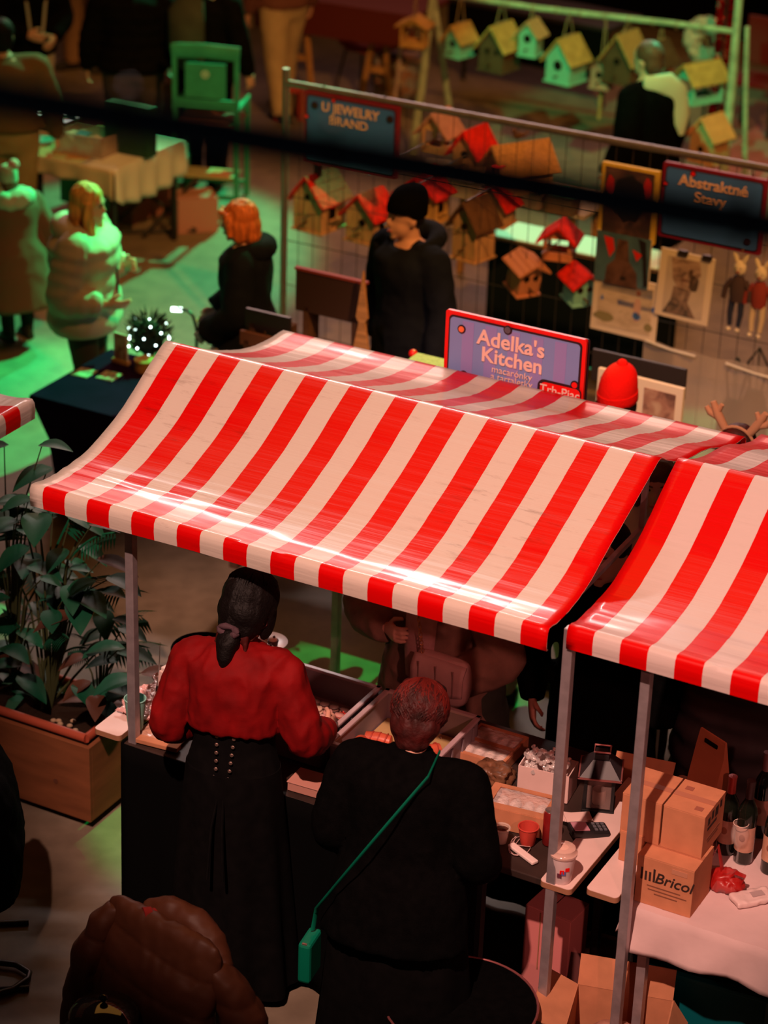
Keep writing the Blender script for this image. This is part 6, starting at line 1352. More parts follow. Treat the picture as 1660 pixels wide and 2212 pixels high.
# ------------------------------------------------------------------ left jewellery table
M_nv = mat('navy_stretch_cloth', (.016, .004, .024), 1.0, .02, var=.15)
nt_ = thing('display_table', 'table in dark navy stretch cloth with cards and a lit mini tree', 'table', SO, YAW)
NZ = .72; u0, u1, v0, v1 = -2.29, -1.12, 3.0, 3.78
def rr(u0, u1, v0, v1, z, n=10):
    pts = []
    for (a, b), (c, d) in (((u0, v0), (u1, v0)), ((u1, v0), (u1, v1)), ((u1, v1), (u0, v1)), ((u0, v1), (u0, v0))):
        for i in range(n):
            t = i/n; k = math.sin(PI*t); ins = .10*(1-z/NZ)*k if z < NZ else 0
            x = a+(c-a)*t; y = b+(d-b)*t; cx, cy = (u0+u1)/2, (v0+v1)/2
            pts.append(Vector((x+(cx-x)*ins, y+(cy-y)*ins, z)))
    return pts
MB().loft([rr(u0+.08, u1-.08, v0+.08, v1-.08, .01), rr(u0+.09, u1-.09, v0+.09, v1-.09, .2), rr(u0+.07, u1-.07, v0+.07, v1-.07, .45), rr(u0+.02, u1-.02, v0+.02, v1-.02, .64), rr(u0, u1, v0, v1, NZ-.02), rr(u0+.005, u1-.005, v0+.005, v1-.005, NZ)]).build('stretch_cloth', M_nv, nt_, smooth=40)
def N(px, py, z=NZ): return at(px, py, z)
M_photo = canvas_mat('photo_print', [(0.35, (.10, .06, .04)), (.5, (.48, .36, .26)), (.7, (.62, .5, .38))], 22)
for lab, px, py in (('left one of two photo cards lying on the navy cloth', 182, 806), ('right one of two photo cards lying on the navy cloth', 236, 813)):
    r = thing('photo_card', lab, 'card', N(px, py), YAW+.05); MB().box((0, 0, .002), (.105, .115, .004)).build('card', M_paper, r); MB().box((0, 0, .005), (.095, .105, .002)).build('print', M_photo, r)
fr = thing('photo_stand', 'photo in acrylic holder with wooden base on the navy cloth', 'photo', N(262, 785), YAW-.1)
MB().box((0, 0, .012), (.115, .035, .024)).build('base', M_wood2, fr, bevel=.003); MB().box((0, 0, .10), (.095, .008, .155)).build('holder', M_paper, fr); MB().box((0, -.005, .10), (.08, .004, .14)).build('print', canvas_mat('photo_pink', [(0.35, (.18, .08, .07)), (.6, (.45, .3, .27))], 16), fr)
rb2 = thing('wooden_box', 'round wooden box half hidden by the awning corner', 'box', N(314, 800), 0)
MB().lathe([(.055, 0), (.06, .003), (.06, .05), (.058, .053)], n=24).build('box', M_wood2, rb2, True); MB().lathe([(.062, .05), (.062, .066), (.05, .07), (.001, .07)], n=24, caps=False).build('lid', M_roofy, rb2, True)
M_bulb = mat('fairy_bulb', (.9, .95, .95), .3, .3, emit=(.75, 1.0, .95), estr=9.0)
tr = thing('mini_tree', 'small dark tabletop tree dotted with white fairy lights', 'tree', N(322, 772), 0)
MB().lathe([(.03, 0), (.035, .003), (.03, .04)], n=14).build('pot', M_wood2, tr, True)
M_needle = mat('dark_needles', (.012, .02, .012), .9, .1)
mb = MB(); rn = random.Random(2)
for i in range(260):
    a = rn.random()*2*PI; z = .05+.19*rn.random()**.8; rm = .115*(1-(abs(z-.12)/.15)**2)**.5 if abs(z-.12) < .149 else .02; q = Vector((math.cos(a)*rm*rn.random()**.3, math.sin(a)*rm*rn.random()**.3, z)); d_ = Vector((math.cos(a), math.sin(a), .3+rn.random()))*.035
    mb.tube([q, q+d_], [.006, .001], 4)
mb.ell((0, 0, .12), (.085, .085, .10), 14, 10); mb.build('needles', M_needle, tr)
bume = MB().ell((0, 0, 0), .0055, 8, 6).mesh('bulb'); bume.materials.append(M_bulb)
for i in range(24):
    a = i*2.4; z = .04+.185*(i/24); rm = .118*max(.2, 1-(abs(z-.12)/.15)**2)**.5; part('bulb', bume, tr, (math.cos(a)*rm, math.sin(a)*rm, z))
lp = thing('desk_lamp', 'slim dark desk lamp with a glowing white tip behind the fairy tree', 'lamp', N(425, 772), 0)
L0 = atv(382, 667, uvz(N(425, 772))[1]+.0)-N(425, 772)
MB().lathe([(.05, 0), (.05, .01), (.01, .014)], n=20).build('base', M_chf, lp, True); MB().tube([(0, 0, .01), (0, 0, L0.z*.65), (-.02, 0, L0.z*.95), (L0.x*.45, L0.y*.45, L0.z+.005), (L0.x, L0.y, L0.z)], [.009, .009, .009, .009, .008], 10).build('arm', M_chf, lp, True)
MB().tube([(L0.x+.03, L0.y, L0.z-.004), (L0.x-.03, L0.y, L0.z-.004)], [.012, .012], 10).build('light_tip', mat('lamp_glow', (1, 1, 1), .4, emit=(.85, 1.0, .98), estr=7.0), lp, True)
cs2 = thing('photo_stand', 'small white card holder showing over the awning ridge', 'photo', N(470, 790), YAW)
MB().box((0, 0, .05), (.085, .01, .10)).build('holder', M_paper, cs2); MB().box((0, -.006, .05), (.04, .004, .055)).build('print', M_pinkw, cs2)
# second dark table behind the ridge -------------------------------------------------
t3 = thing('display_table', 'dark wooden table behind the awning ridge with boards and greenery', 'table', SO, YAW)
MB().box((-.35, 3.35, .72), (1.5, .7, .04)).build('table_top', M_woodd, t3, bevel=.005)
for u in (-1.02, .32):
    for v in (3.06, 3.64): MB().box((u, v, .35), (.05, .05, .70)).build('leg', M_woodd, t3)
def stand_board(label, name, px0, px1, py0, py1, v, m1, m2=None, th=.02):
    a = uvz(atv(px0, py1, v)); b = uvz(atv(px1, py1+(px1-px0)*.24, v)); zt = uvz(atv(px0, py0, v))[2]
    r = thing(name, label, 'board', S((a[0]+b[0])/2, v, .741), YAW); w = b[0]-a[0]; z0_ = a[2]-.741
    MB().box((0, 0, (z0_+zt-.741)/2), (w, th, zt-a[2])).build('panel', m1, r, bevel=.003)
    if m2: MB().box((0, 0, zt-.741+.006), (w+.01, th+.01, .014)).build('top_edge', m2, r)
    for x in (-w*.35, w*.35): MB().box((x, .05, max(.02, z0_+.03)/2), (.03, .12, max(.02, z0_+.03))).build('foot', M_woodd, r)
    return r
stand_board('dark chalk board with reddish top edge left of the beanie man', 'chalk_board', 640, 790, 580, 668, 3.62, mat('dark_board', (.04, .018, .013), .7), mat('reddish_edge', (.25, .04, .03), .7))
lt = stand_board('black tilted display stand in front of the ginger-haired woman', 'display_stand', 532, 628, 664, 705, 3.3, M_clip)
stand_board('brown wooden panel below the black display stand', 'display_stand', 520, 612, 712, 742, 3.25, mat('umber_panel', (.16, .06, .03), .8))
wt = thing('wooden_tree', 'flat cut-out wooden fir tree beside the dark chalk board', 'ornament', S(uvz(atv(783, 690, 3.55))[0], 3.55, .741), YAW)
zt_ = atv(786, 585, 3.55).z-.741; zb2 = .0
poly = [(-.012, 0), (.012, 0), (.012, .04)]; 
for i in range(4): poly += [(.075-.014*i, .04+zt_*.22*i), (.028-.006*i, .04+zt_*.22*(i+.85))]
poly += [(0, zt_)]
for i in range(3, -1, -1): poly += [(-.028+.006*i, .04+zt_*.22*(i+.85)), (-.075+.014*i, .04+zt_*.22*i)]
poly += [(-.012, .04)]
MB().prism(poly, .02, Matrix.Translation((0, -.01, 0))).build('fir_cutout', M_wood2, wt); MB().box((0, 0, .008), (.14, .08, .016)).build('base', M_wood2, wt)
fc = thing('floral_cloth', 'red patterned cloth bundle behind the awning ridge', 'cloth', S(uvz(atv(690, 720, 3.45))[0], 3.42, .741), YAW)
mb = MB(); mb.ell((0, 0, .05), (.22, .10, .09), 18, 10); me = remesh(mb, .012, 1); wrinkle(me, .012, 9); link_mesh('cloth', me, canvas_mat('red_floral', [(0.4, (.28, .03, .02)), (.5, (.35, .1, .07)), (.62, (.4, .27, .22))], 26), fc)
hp = thing('wire_hoop', 'dark wire hoop standing on the table behind the ridge', 'ornament', S(uvz(atv(715, 745, 3.2))[0], 3.2, .741), YAW)
MB().tube([(math.cos(t)*.10, 0, .02+math.sin(t)*.16) for t in [PI*i/16 for i in range(17)]], .007, 8).build('hoop', mat('dark_green_wire', (.02, .05, .035), .5), hp, True); MB().box((0, 0, .01), (.24, .05, .02)).build('base', M_woodd, hp)
def greenery(label, px, py, v, n, spread, hgt, seed, mcol):
    P = S(uvz(atv(px, py, v))[0], v, .741); r = thing('fir_sprigs', label, 'greenery', P, 0); rn = random.Random(seed)
    MB().lathe([(.035, 0), (.05, .07), (.045, .07), (.03, .01)], n=14).build('jar', M_woodd, r, True)
    for i in range(n):
        a = rn.random()*2*PI; tip = Vector((math.cos(a)*spread*rn.random(), math.sin(a)*spread*.6*rn.random(), hgt*(.5+.5*rn.random()))); mb = MB(); b0 = Vector((0, 0, .04)); mb.tube([b0, b0.lerp(tip, .5)+Vector((0, 0, .02)), tip], [.004, .003, .001], 5)
        for q in range(26):
            t = .25+.75*q/26; p = b0.lerp(tip, t)+Vector((0, 0, .02*math.sin(PI*t))); d_ = Vector((rn.uniform(-1, 1), rn.uniform(-1, 1), rn.uniform(.0, 1))).normalized()*.032; mb.tube([p, p+d_], [.0042, .001], 4)
        mb.build('sprig', mcol, r)
    return r
M_fir = mat('fir_green', (.05, .075, .02), .8, .15, var=.3)
greenery('tall fir sprig in front of the beanie man', 893, 790, 2.9, 5, .06, .40, 3, M_fir); greenery('bushy fir sprigs left of the beanie man', 830, 775, 2.9, 8, .14, .24, 5, M_fir); greenery('low green sprigs behind the awning ridge', 765, 760, 3.0, 8, .13, .20, 8, mat('fresh_green', (.03, .16, .07), .7))
bry = thing('berry_ball', 'red berry ball among the fir sprigs', 'ornament', atv(893, 764, 2.85), 0); bry.location.z = max(.78, bry.location.z)
MB().ell((0, 0, 0), .022, 12, 9).build('ball', M_sred, bry, True); MB().tube([(0, 0, 0), (0, .01, -(bry.location.z-.742))], .004, 6).build('stem', M_woodd, bry)
wb2 = thing('pale_box', 'pale wooden tray beside the kitchen name board', 'box', S(uvz(atv(930, 795, 2.7))[0], 2.7, 0), YAW); zz = atv(930, 790, 2.7).z
MB().box((0, 0, zz), (.2, .12, .05)).build('tray', M_wood, wb2, bevel=.003)
for x in (-.07, .07): MB().box((x, 0, (zz-.025)/2), (.03, .06, zz-.025)).build('leg', M_woodd, wb2)
# ------------------------------------------------------------------ craft table, far left
cz = .75; A = at(55, 330, cz); B = at(262, 372, cz); C = at(386, 296, cz)
ua = uvz(A)[0]; ub_ = uvz(B)[0]; va = uvz(B)[1]; vb = uvz(C)[1]
ctb = thing('craft_table', 'craft table with pale cloth at the upper left', 'table', SO, YAW)
uc = (ub_+uvz(C)[0])/2
MB().box(((ua+uc)/2, (va+vb)/2, cz-.02), (uc-ua, vb-va, .03)).build('table_top', M_wood2, ctb, bevel=.004)
M_pcl = mat('pale_cloth', (.62, .62, .58), .8, .1)
mb = MB(); rows = []
for i in range(12):
    if i < 5: rows.append([Vector((ua+(uc-.0-ua)*(.62+.38*i/4), va-.01+(vb-va+.02)*q/20, cz+.003)) for q in range(21)])
    else: rows.append([Vector((uc+.012+.004*math.sin(q*1.4)*(i-4), va-.01+(vb-va+.02)*q/20, cz-.03*(i-4)-.012*(i-4)*math.sin(PI*(1-q/20))**.5)) for q in range(21)])
mb.loft(rows, closed=False, caps=False); o = mb.build('cloth', M_pcl, ctb, True); o.modifiers.new('t', 'SOLIDIFY').thickness = .004
mb = MB(); rows = []
for i in range(7): rows.append([Vector((ua+(uc-ua)*q/20, va-.012-.003*i*math.sin(q), cz+.002-.035*i*(1 if q > 12 else .6))) for q in range(21)])
mb.loft(rows, closed=False, caps=False); o = mb.build('cloth_front', mat('buff_cloth', (.5, .4, .28), .85), ctb, True); o.modifiers.new('t', 'SOLIDIFY').thickness = .004
for u in (ua+.06, uc-.06):
    for v in (va+.06, vb-.06): MB().box((u, v, cz/2-.02), (.035, .035, cz-.04)).build('leg', M_chf, ctb)
MB().box(((ua+uc)/2-.05, va+.25, .52), (uc-ua-.3, .01, .34)).build('modesty_panel', mat('green_panel', (.03, .22, .12), .7), ctb)
dc = thing('display_case', 'low dark display case with a bright lit bed on the craft table', 'case', at(118, 268, cz+.02), YAW); dc.location.z = cz
MB().box((0, 0, .045), (.36, .22, .09)).build('case', M_woodd, dc, bevel=.004); MB().box((0, 0, .094), (.32, .18, .01)).build('lit_bed', mat('lit_bed', (.9, .9, .9), .5, emit=(.9, 1.0, 1.0), estr=1.1), dc)
for i in range(6): MB().box((-.11+.045*i, .02*math.sin(i*2), .102), (.03, .05, .008), rz=.4*i).build('trinket', mat('trinket_%d' % (i % 3), ((.3, .2, .1), (.02, .05, .05), (.5, .4, .3))[i % 3], .5), dc)
hand = MB()
for j in range(4): hand.tube([(.13+.016*j, 0, .10), (.13+.022*j-.01, -.01, .15), (.128+.026*j-.02, -.015, .19)], [.009, .008, .005], 7)
hand.ell((.152, 0, .12), (.03, .015, .03), 10, 7); hand.build('hand_display', mat('dark_teal', (.01, .06, .06), .4), dc, True)
pb3 = thing('plastic_tub', 'clear plastic tub of papers on the craft table', 'tub', at(195, 325, cz), YAW); M_tub = mat('tub_plastic', (.5, .38, .33), .2, .5, alpha=.5)
for sg in (-1, 1): MB().box((sg*.19, 0, .075), (.006, .26, .15)).build('side_wall', M_tub, pb3); MB().box((0, sg*.13, .075), (.38, .006, .15)).build('end_wall', M_tub, pb3)
MB().box((0, 0, .004), (.38, .26, .006)).build('tub_floor', M_tub, pb3)
for i in range(8): MB().box((-.13+.035*i, .03*math.sin(i*1.7), .09+.02*math.sin(i)), (.09, .12, .012), rz=i*.7, rx=.5*math.sin(i*3), ry=.6*math.cos(i*2)).build('folded_paper', mat('paper_%d' % (i % 3), ((.5, .36, .28), (.32, .22, .16), (.08, .2, .3))[i % 3], .8), pb3)
gb2 = thing('dark_case', 'dark green ribbed case standing on the craft table', 'case', at(283, 330, cz), YAW); M_gc = mat('dark_green_case', (.012, .05, .03), .6, var=.2)
MB().box((0, 0, .17), (.36, .12, .34)).build('case', M_gc, gb2, bevel=.008)
for i in range(9): MB().box((-.16+.04*i, -.062, .16), (.012, .008, .28)).build('rib', M_gc, gb2)
for i, (px, py) in enumerate(((90, 306),)):
    r = thing('green_plate', 'small turquoise dish on the craft table', 'dish', at(px, py, cz), 0); MB().lathe([(.05, 0), (.09, .02), (.088, .022), (.001, .006)], n=20, caps=False).build('dish', mat('turquoise_glaze', (.05, .35, .3), .3), r, True)
# folding stand and boxes under it
fs = thing('folding_stand', 'black folding trestle collapsed under the craft table', 'stand', at(330, 500, 0), .3)
for a, b in (((-.35, 0, .02), (.25, .05, .5)), ((-.3, .1, .5), (.3, -.1, .02)), ((-.1, -.15, .02), (.35, .1, .35)), ((-.35, 0, .02), (.3, -.1, .02))): MB().tube([a, b], .014, 8).build('tube', M_chf, fs, True)
for i, (px, py, c, lab) in enumerate(((270, 470, (.26, .1, .09), 'reddish carton under the craft table'), (330, 455, (.3, .12, .1), 'rust-coloured carton behind the folding trestle'), (420, 492, (.45, .22, .2), 'pink carton on the floor beside the director chair'))):
    r = thing('floor_carton', lab, 'box', at(px, py, 0), YAW+.4*i); MB().box((0, 0, .13), (.3, .24, .26)).build('carton', mat('floor_card_%d' % i, c, .85), r, bevel=.004); MB().box((0, 0, .262), (.3, .05, .004)).build('tape', M_edge, r)
# director chair ----------------------------------------------------------------------------
P = (at(385, 465, 0)+at(522, 425, 0))/2
dch = thing('director_chair', 'tall green director chair with a round emblem on its back', 'chair', (P.x, P.y+.12, 0), YAW+.35); M_gw = mat('green_lacquer', (.03, .30, .18), .5, .3, var=.15)
zt2 = 1.20
for x in (-.23, .23):
    for y in (-.2, .2): MB().box((x, y, .37), (.035, .035, .74)).build('leg', M_gw, dch)
    MB().box((x, 0, .76), (.04, .44, .03)).build('arm_rail', M_gw, dch); MB().box((x, -.2, .98), (.032, .03, .48)).build('back_post', M_gw, dch)
MB().box((0, 0, .62), (.46, .40, .02)).build('seat', mat('seat_brown', (.18, .07, .04), .8), dch, bevel=.006)
MB().tube([(-.25, -.2, 1.19), (0, -.215, 1.205), (.25, -.2, 1.19)], [(.02, .055)]*3, 10, side=(0, 1, 0)).build('top_rail', M_gw, dch)
MB().box((0, -.205, .98), (.30, .012, .26)).build('back_panel', M_gw, dch); MB().box((0, -.2, .80), (.46, .02, .08)).build('lower_rail', M_gw, dch)
e_ = MB().lathe([(.03, 0), (.03, .004)], n=20, M=Euler((PI/2, 0, 0)).to_matrix()).build('emblem', mat('emblem_pale', (.35, .62, .5), .5), dch, True, loc=(0, -.213, 1.03)); MB().box((0, -.005, 0), (.025, .004, .01), ry=.5).build('emblem_mark', M_gw, e_)
for y in (-.2, .2): MB().box((0, y, .10), (.46, .02, .03)).build('stretcher', M_gw, dch)
MB().box((0, -.1, .25), (.44, .2, .02)).build('footboard', mat('foot_board', (.45, .42, .2), .6), dch); MB().box((.1, -.1, .262), (.16, .18, .004)).build('orange_stripe', mat('orange_tape', (.6, .25, .08), .6), dch)
bag_ = thing('yellow_bag', 'cream and orange paper bag beside the green director chair', 'bag', at(385, 330, 0), .3)
bz = atv(383, 110, uvz(at(385, 330, 0))[1]).z
MB().box((0, 0, bz-.12), (.14, .1, .2)).build('bag', mat('cream_orange', (.6, .4, .2), .8, var=.3, vscale=5), bag_, bevel=.02); MB().box((0, 0, (bz-.22)/2), (.25, .25, bz-.22)).build('plinth', M_woodd, bag_)
# ------------------------------------------------------------------ far top
tt = thing('trestle_table', 'dark red table on wooden A-frame trestles at the top', 'table', at(690, 205, 0), YAW+.05); M_dr = mat('dark_red_cloth', (.10, .012, .008), .8)
MB().box((.15, .3, .80), (1.5, .7, .04)).build('table_top', M_dr, tt); MB().box((.15, -.06, .66), (1.5, .02, .26)).build('front_cloth', M_dr, tt)
for x in (-.2, .55):
    for sg in (-1, 1): MB().tube([(x+sg*.14, -.02, 0), (x+sg*.03, .02, .78)], .028, 8).build('trestle_leg', M_wood2, tt)
    MB().box((x, 0, .3), (.2, .02, .05)).build('brace', M_wood2, tt)
rch = thing('red_chair', 'orange-red moulded chair under the trestle table', 'chair', at(790, 195, 0), .6); M_oc = mat('orange_plastic', (.62, .07, .03), .5, .3)
mb = MB(); mb.tube([(0, -.2, .40), (0, 0, .38), (0, .14, .42), (0, .2, .6), (0, .24, .74)], [(.18, .02), (.2, .02), (.2, .02), (.18, .02), (.12, .02)], 14, side=(1, 0, 0)); mb.build('seat_shell', M_oc, rch, True)
for x in (-.16, .16):
    for y in (-.16, .14): MB().tube([(x*1.2, y*1.3, 0), (x*.8, y*.8, .38)], .012, 8).build('leg', M_chf, rch, True)
for i in range(3):
    r = thing('book_box', ('lowest of the colourful boxes by the branch pole', 'middle one of the colourful boxes by the branch pole', 'topmost colourful box by the branch pole')[i], 'box', at(862, 215, 0)+Vector((0, 0, .13*i)), YAW+.1*i)
    MB().box((0, 0, .065), (.36, .26, .13)).build('carton', canvas_mat('printed_box_%d' % i, [(0.35, (.05, .08, .16)), (.5, (.35, .14, .06)), (.65, (.3, .3, .35))], 9), r, bevel=.003); MB().box((0, -.131, .065), (.14, .002, .05)).build('label', M_paper, r)
rst = thing('red_stool', 'small red wooden stool left of the jewelry name board', 'stool', at(620, 258, 0), .2)
MB().box((0, 0, .27), (.26, .22, .03)).build('seat', mat('red_paint', (.35, .03, .015), .6), rst, bevel=.005)
for x in (-.1, .1):
    for y in (-.08, .08): MB().box((x, y, .13), (.035, .035, .26)).build('leg', mat('red_paint', (.35, .03, .015), .6), rst)
    MB().box((x, 0, .2), (.02, .16, .08)).build('side_rail', mat('red_paint', (.35, .03, .015), .6), rst)
bt = thing('black_table', 'long black table behind the hanging birdhouses', 'table', at(1080, 205, 0), YAW-.1)
MB().box((.2, .35, .72), (1.6, .6, .04)).build('table_top', M_clip, bt); MB().box((.2, .06, .5), (1.6, .02, .42)).build('cloth_front', M_cloth, bt)
for x in (-.5, .9): MB().tube([(x, .2, 0), (x, .2, .7)], .02, 8).build('leg', M_chf, bt, True)
bt2 = thing('black_table', 'black-draped counter along the top right edge', 'table', at(1400, 60, 0), YAW)
MB().box((.4, .4, .45), (3.4, .7, .9)).build('drape', M_cloth, bt2, bevel=.02); MB().box((.4, .4, .92), (3.5, .8, .03)).build('table_top', M_clip, bt2)
tn = thing('red_tinsel', 'shiny red tinsel garland hanging by the right branch pole', 'garland', atv(1560, 120, 10.6), 0); tn.location.z = 0
zt3 = atv(1560, 0, 10.6).z; mb = MB(); rn = random.Random(9)
for i in range(420):
    z = .55+(zt3+.3-.55)*rn.random(); a = rn.random()*6.28; mb.add([(0, 0, z), (math.cos(a)*.07, math.sin(a)*.07, z+.02), (math.cos(a+.15)*.07, math.sin(a+.15)*.07, z-.01)], [(0, 1, 2)])
o = mb.build('tinsel', mat('red_foil', (.65, .01, .01), .2, .7, .8), tn); o['kind'] = 'stuff'; MB().tube([(0, 0, 0), (0, 0, zt3+.4)], .012, 8).build('pole', M_chf, tn)
wr = thing('white_wreath', 'fluffy pale wreath beside the red tinsel', 'wreath', atv(1530, 90, 10.9), YAW); wr.location.z = 0; zw = atv(1530, 90, 10.9).z
mb = MB(); mb.tube([(math.cos(t)*.13, 0, zw+math.sin(t)*.13) for t in [2*PI*i/20 for i in range(21)]], .055, 10); me = remesh(mb, .015, 1); wrinkle(me, .03, 16); link_mesh('ring', me, mat('pale_fluff', (.45, .32, .28), .95), wr); MB().tube([(0, .05, 0), (0, .05, zw)], .012, 6).build('stake', M_chf, wr)
dch2 = thing('red_chair', 'dark red chair at the right edge beyond the fence', 'chair', at(1630, 285, 0), YAW); M_dch = mat('dark_red_chair', (.14, .012, .012), .6)
MB().box((0, 0, .44), (.42, .4, .04)).build('seat', M_dch, dch2, bevel=.01); MB().box((0, .2, .72), (.42, .03, .4)).build('backrest', M_dch, dch2, bevel=.01)
for x in (-.18, .18):
    for y in (-.17, .17): MB().box((x, y, .21), (.03, .03, .42)).build('leg', M_chf, dch2)
rug = thing('pink_mat', 'faded pink floor mat at the right edge behind the fence', 'mat', at(1650, 330, 0), YAW); MB().box((.15, 0, .006), (.9, 1.4, .012)).build('mat', mat('pink_mat', (.45, .24, .26), .9, var=.15), rug); MB().box((.15, -.69, .009), (.9, .02, .014)).build('border', mat('pink_border', (.3, .14, .15), .9), rug)
clm = MB().box(tuple(at(242, 118, 0)+Vector((0, 0, 1.5))), (.16, .16, 3.0)).build('column', mat('tan_column', (.4, .27, .15), .8, var=.1)); clm['kind'] = 'structure'

# ------------------------------------------------------------------ planter with foliage
PU, PV = -.24, .59
pl_ = thing('wooden_planter', 'large plywood planter box with terracotta rim left of the stall', 'planter', S(PU, PV, 0), YAW)
M_ply = mat('plywood', (.20, .07, .028), .75, .15, var=.25, vscale=3, stretch=(1, 1, 5)); M_terra = mat('terracotta_plastic', (.36, .07, .035), .5, .3); M_soil = mat('soil', (.02, .012, .008), 1, 0, bump=1, bscale=40)
w, d, z0, z1 = 1.15, .46, .045, .42
MB().box((-w/2, .01, (z0+z1)/2), (w, .022, z1-z0)).build('front_panel', M_ply, pl_, bevel=.002); MB().box((-w/2, d-.01, (z0+z1)/2), (w, .022, z1-z0)).build('back_panel', M_ply, pl_, bevel=.002)
MB().box((-.011, d/2, (z0+z1)/2), (.022, d-.04, z1-z0)).build('side_panel', M_ply, pl_, bevel=.002); MB().box((-w+.011, d/2, (z0+z1)/2), (.022, d-.04, z1-z0)).build('side_panel', M_ply, pl_, bevel=.002)
for x in (-.1, -w+.1): MB().box((x, d/2, z0/2), (.08, d-.1, z0)).build('skid', M_edge, pl_)
for (a, b) in (((-w+.05, .05), (-.05, .05)), ((-.05, .05), (-.05, d-.05)), ((-.05, d-.05), (-w+.05, d-.05)), ((-w+.05, d-.05), (-w+.05, .05))):
    MB().tube([(a[0], a[1], z1+.01), (b[0], b[1], z1+.01)], [(.022, .018)]*2, 10, side=(0, 0, 1)).build('tray_rim', M_terra, pl_, True)
MB().box((-w/2, d/2, z1-.04), (w-.1, d-.1, .03)).build('soil', M_soil, pl_)
for x, z in ((-.18, .2), (-.45, .13), (-.75, .25)): MB().lathe([(.012, 0), (.012, .002)], n=12, M=Euler((PI/2, 0, 0)).to_matrix()).build('knot', mat('wood_knot', (.12, .04, .02), .8), pl_, loc=(x, -.001, z))
M_leaf = mat('glossy_leaf', (.003, .055, .026), .55, .2, var=.3, vscale=5); M_leaf2 = mat('bronze_leaf', (.06, .022, .012), .55, .2, var=.3, vscale=5); M_leaf3 = mat('mid_leaf', (.005, .09, .04), .55, .2, var=.3); M_stem = mat('plant_stem', (.05, .06, .02), .7)
def leaf_mesh(name, L, W, material, droop=.25, heart=.0):
    mb = MB(); n = 9; rows = []
    for i in range(n+1):
        t = i/n; wv = W*math.sin(PI*min(1, t**.75*1.0))**.8*(1-.25*t) if 0 < t < 1 else .001
        x = L*t; z = -droop*L*t*t; rows.append([Vector((x-(heart*W*.4 if i < 3 else 0)*abs(s)*(1-t*3), s*wv, z+abs(s)*wv*.28)) for s in (-1, -.5, 0, .5, 1)])
    mb.loft(rows, closed=False, caps=False); me = mb.mesh(name); me.materials.append(material); me.polygons.foreach_set('use_smooth', [True]*len(me.polygons)); return me
LM = [leaf_mesh('leaf', .17, .062, M_leaf, .3, 1), leaf_mesh('leaf', .14, .05, M_leaf3, .35, 1), leaf_mesh('leaf', .16, .055, M_leaf2, .3, 1), leaf_mesh('leaf', .11, .045, M_leaf, .2, 1)]
rn = random.Random(21)
def bush(label, base_px, base_py, spots, name='potted_plant', vb=.80):
    """a plant whose leaves stand at the given picture places, real depth jittered about the planter"""
    bP = S(PU-.5, PV+.23, z1-.03); bp = atv(base_px, base_py, PV+.23); bP = S(uvz(bp)[0], PV+.23, z1-.03)
    r = thing(name, label, 'plant', bP, 0)
    for (px, py, k, ang, sc) in spots:
        P = atv(px, py, PV+.23+rn.uniform(-.2, .24))-bP
        out = Vector((math.cos(ang), -abs(math.sin(ang*1.3))*.7-.1, -.15+.4*rn.random())).normalized()
        q = out.to_track_quat('X', 'Z').to_euler()
        part('leaf', LM[k], r, P, q, (sc, sc, sc))
        mid = Vector((P.x*.45, P.y*.4, max(.05, P.z*.75)))
        MB().tube([(0, 0, 0), mid*.6, mid, P], [.006, .005, .004, .0025], 5).build('stem', M_stem, r, True)
    return r
def sp(xs, n, seed):
    q = random.Random(seed); out = []
    for _ in range(n):
        x0, x1, y0, y1 = q.choice(xs); out.append((q.uniform(x0, x1), q.uniform(y0, y1), q.choice((0, 0, 1, 2, 3)), q.uniform(-.6, 3.6), q.uniform(.75, 1.15)))
    return out
bush('tall leafy plant filling the left side of the planter', 30, 1520, sp([(0, 110, 960, 1100), (0, 120, 1080, 1260), (0, 120, 1180, 1350), (0, 90, 1300, 1480)], 46, 1))
bush('leafy plant with broad leaves in the middle of the planter', 110, 1540, sp([(60, 200, 1100, 1240), (100, 250, 1160, 1300), (90, 200, 1240, 1330)], 30, 2))
bush('broad-leaved climber reaching the left awning post', 215, 1545, sp([(200, 270, 1320, 1400), (180, 260, 1380, 1470), (230, 330, 1430, 1520), (140, 230, 1420, 1520)], 26, 3))
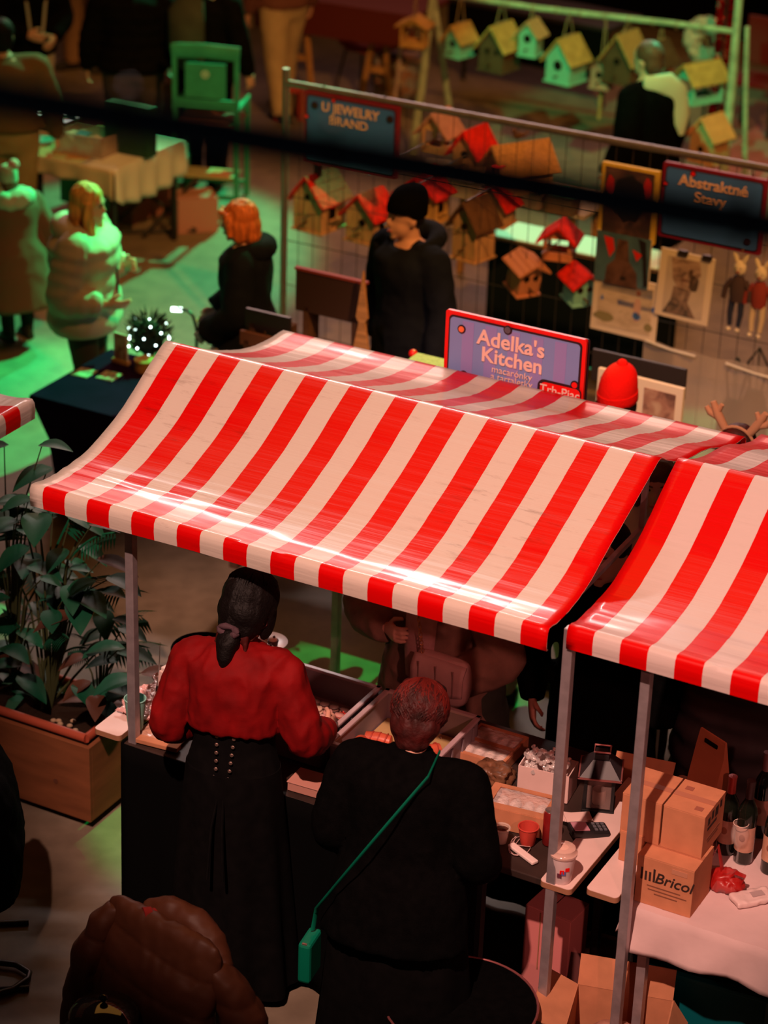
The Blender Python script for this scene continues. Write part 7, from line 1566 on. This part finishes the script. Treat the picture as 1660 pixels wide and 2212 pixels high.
def frond(mb, base, tip, n, L):
    base = Vector(base); tip = Vector(tip); d_ = (tip-base); sd = d_.cross(Vector((0, 0, 1))).normalized()
    pts = [base+d_*t+Vector((0, 0, .12*math.sin(PI*t)*d_.length)) for t in [i/8 for i in range(9)]]; mb.tube(pts, [.005]*8+[.001], 5)
    for i in range(n):
        t = .3+.7*i/n; p = base+d_*t+Vector((0, 0, .12*math.sin(PI*t)*d_.length)); ll = L*(1-.55*abs(t-.55))
        for sg in (-1, 1):
            e = (sd*sg*.8+d_.normalized()*.55+Vector((0, 0, -.45))).normalized(); wv = d_.normalized()*.009
            mb.add([p, p+e*ll*.5+wv+Vector((0, 0, .012)), p+e*ll, p+e*ll*.5-wv+Vector((0, 0, .012))], [(0, 1, 2, 3)])
def palm(label, bx, by, tips, L=.16):
    bp = atv(bx, by, PV+.23); bP = S(uvz(bp)[0], PV+.23, z1-.03); r = thing('potted_palm', label, 'plant', bP, 0)
    for (px, py, fx_) in tips:
        mb = MB(); P = atv(px, py, PV+.23+rn.uniform(-.15, .25))-bP; st = Vector((P.x*.35+fx_, P.y*.3, P.z*.8)); frond(mb, st, P, 11, L); mb.build('frond', rn.choice((M_leaf, M_leaf3)), r)
        MB().tube([(0, 0, 0), st*.5, st], [.008, .006, .005], 5).build('frond_stalk', M_stem, r, True)
palm('feathery palm spreading towards the left awning post', 100, 1530, [(40, 1100, 0), (180, 1090, 0), (255, 1150, 0), (310, 1330, .05), (215, 1250, .02), (20, 1230, 0), (270, 1280, .04), (325, 1400, .06)])
palm('low palm with drooping fronds at the planter front', 85, 1540, [(20, 1400, 0), (55, 1450, 0), (10, 1330, 0), (150, 1380, 0), (190, 1400, .02), (130, 1480, .01), (35, 1500, 0)], .13)
rk = thing('pebble_heap', 'pale pebbles on the soil at the planter corner', 'stones', S(PU-.22, PV+.12, z1-.02), 0)
for i in range(9): MB().ell((rn.uniform(-.06, .06), rn.uniform(-.04, .04), .008), (.014, .011, .009), 8, 6).build('pebble', mat('pebble', (.36, .25, .15), .8), rk, True)

bpy.data.scenes.remove(TMP)
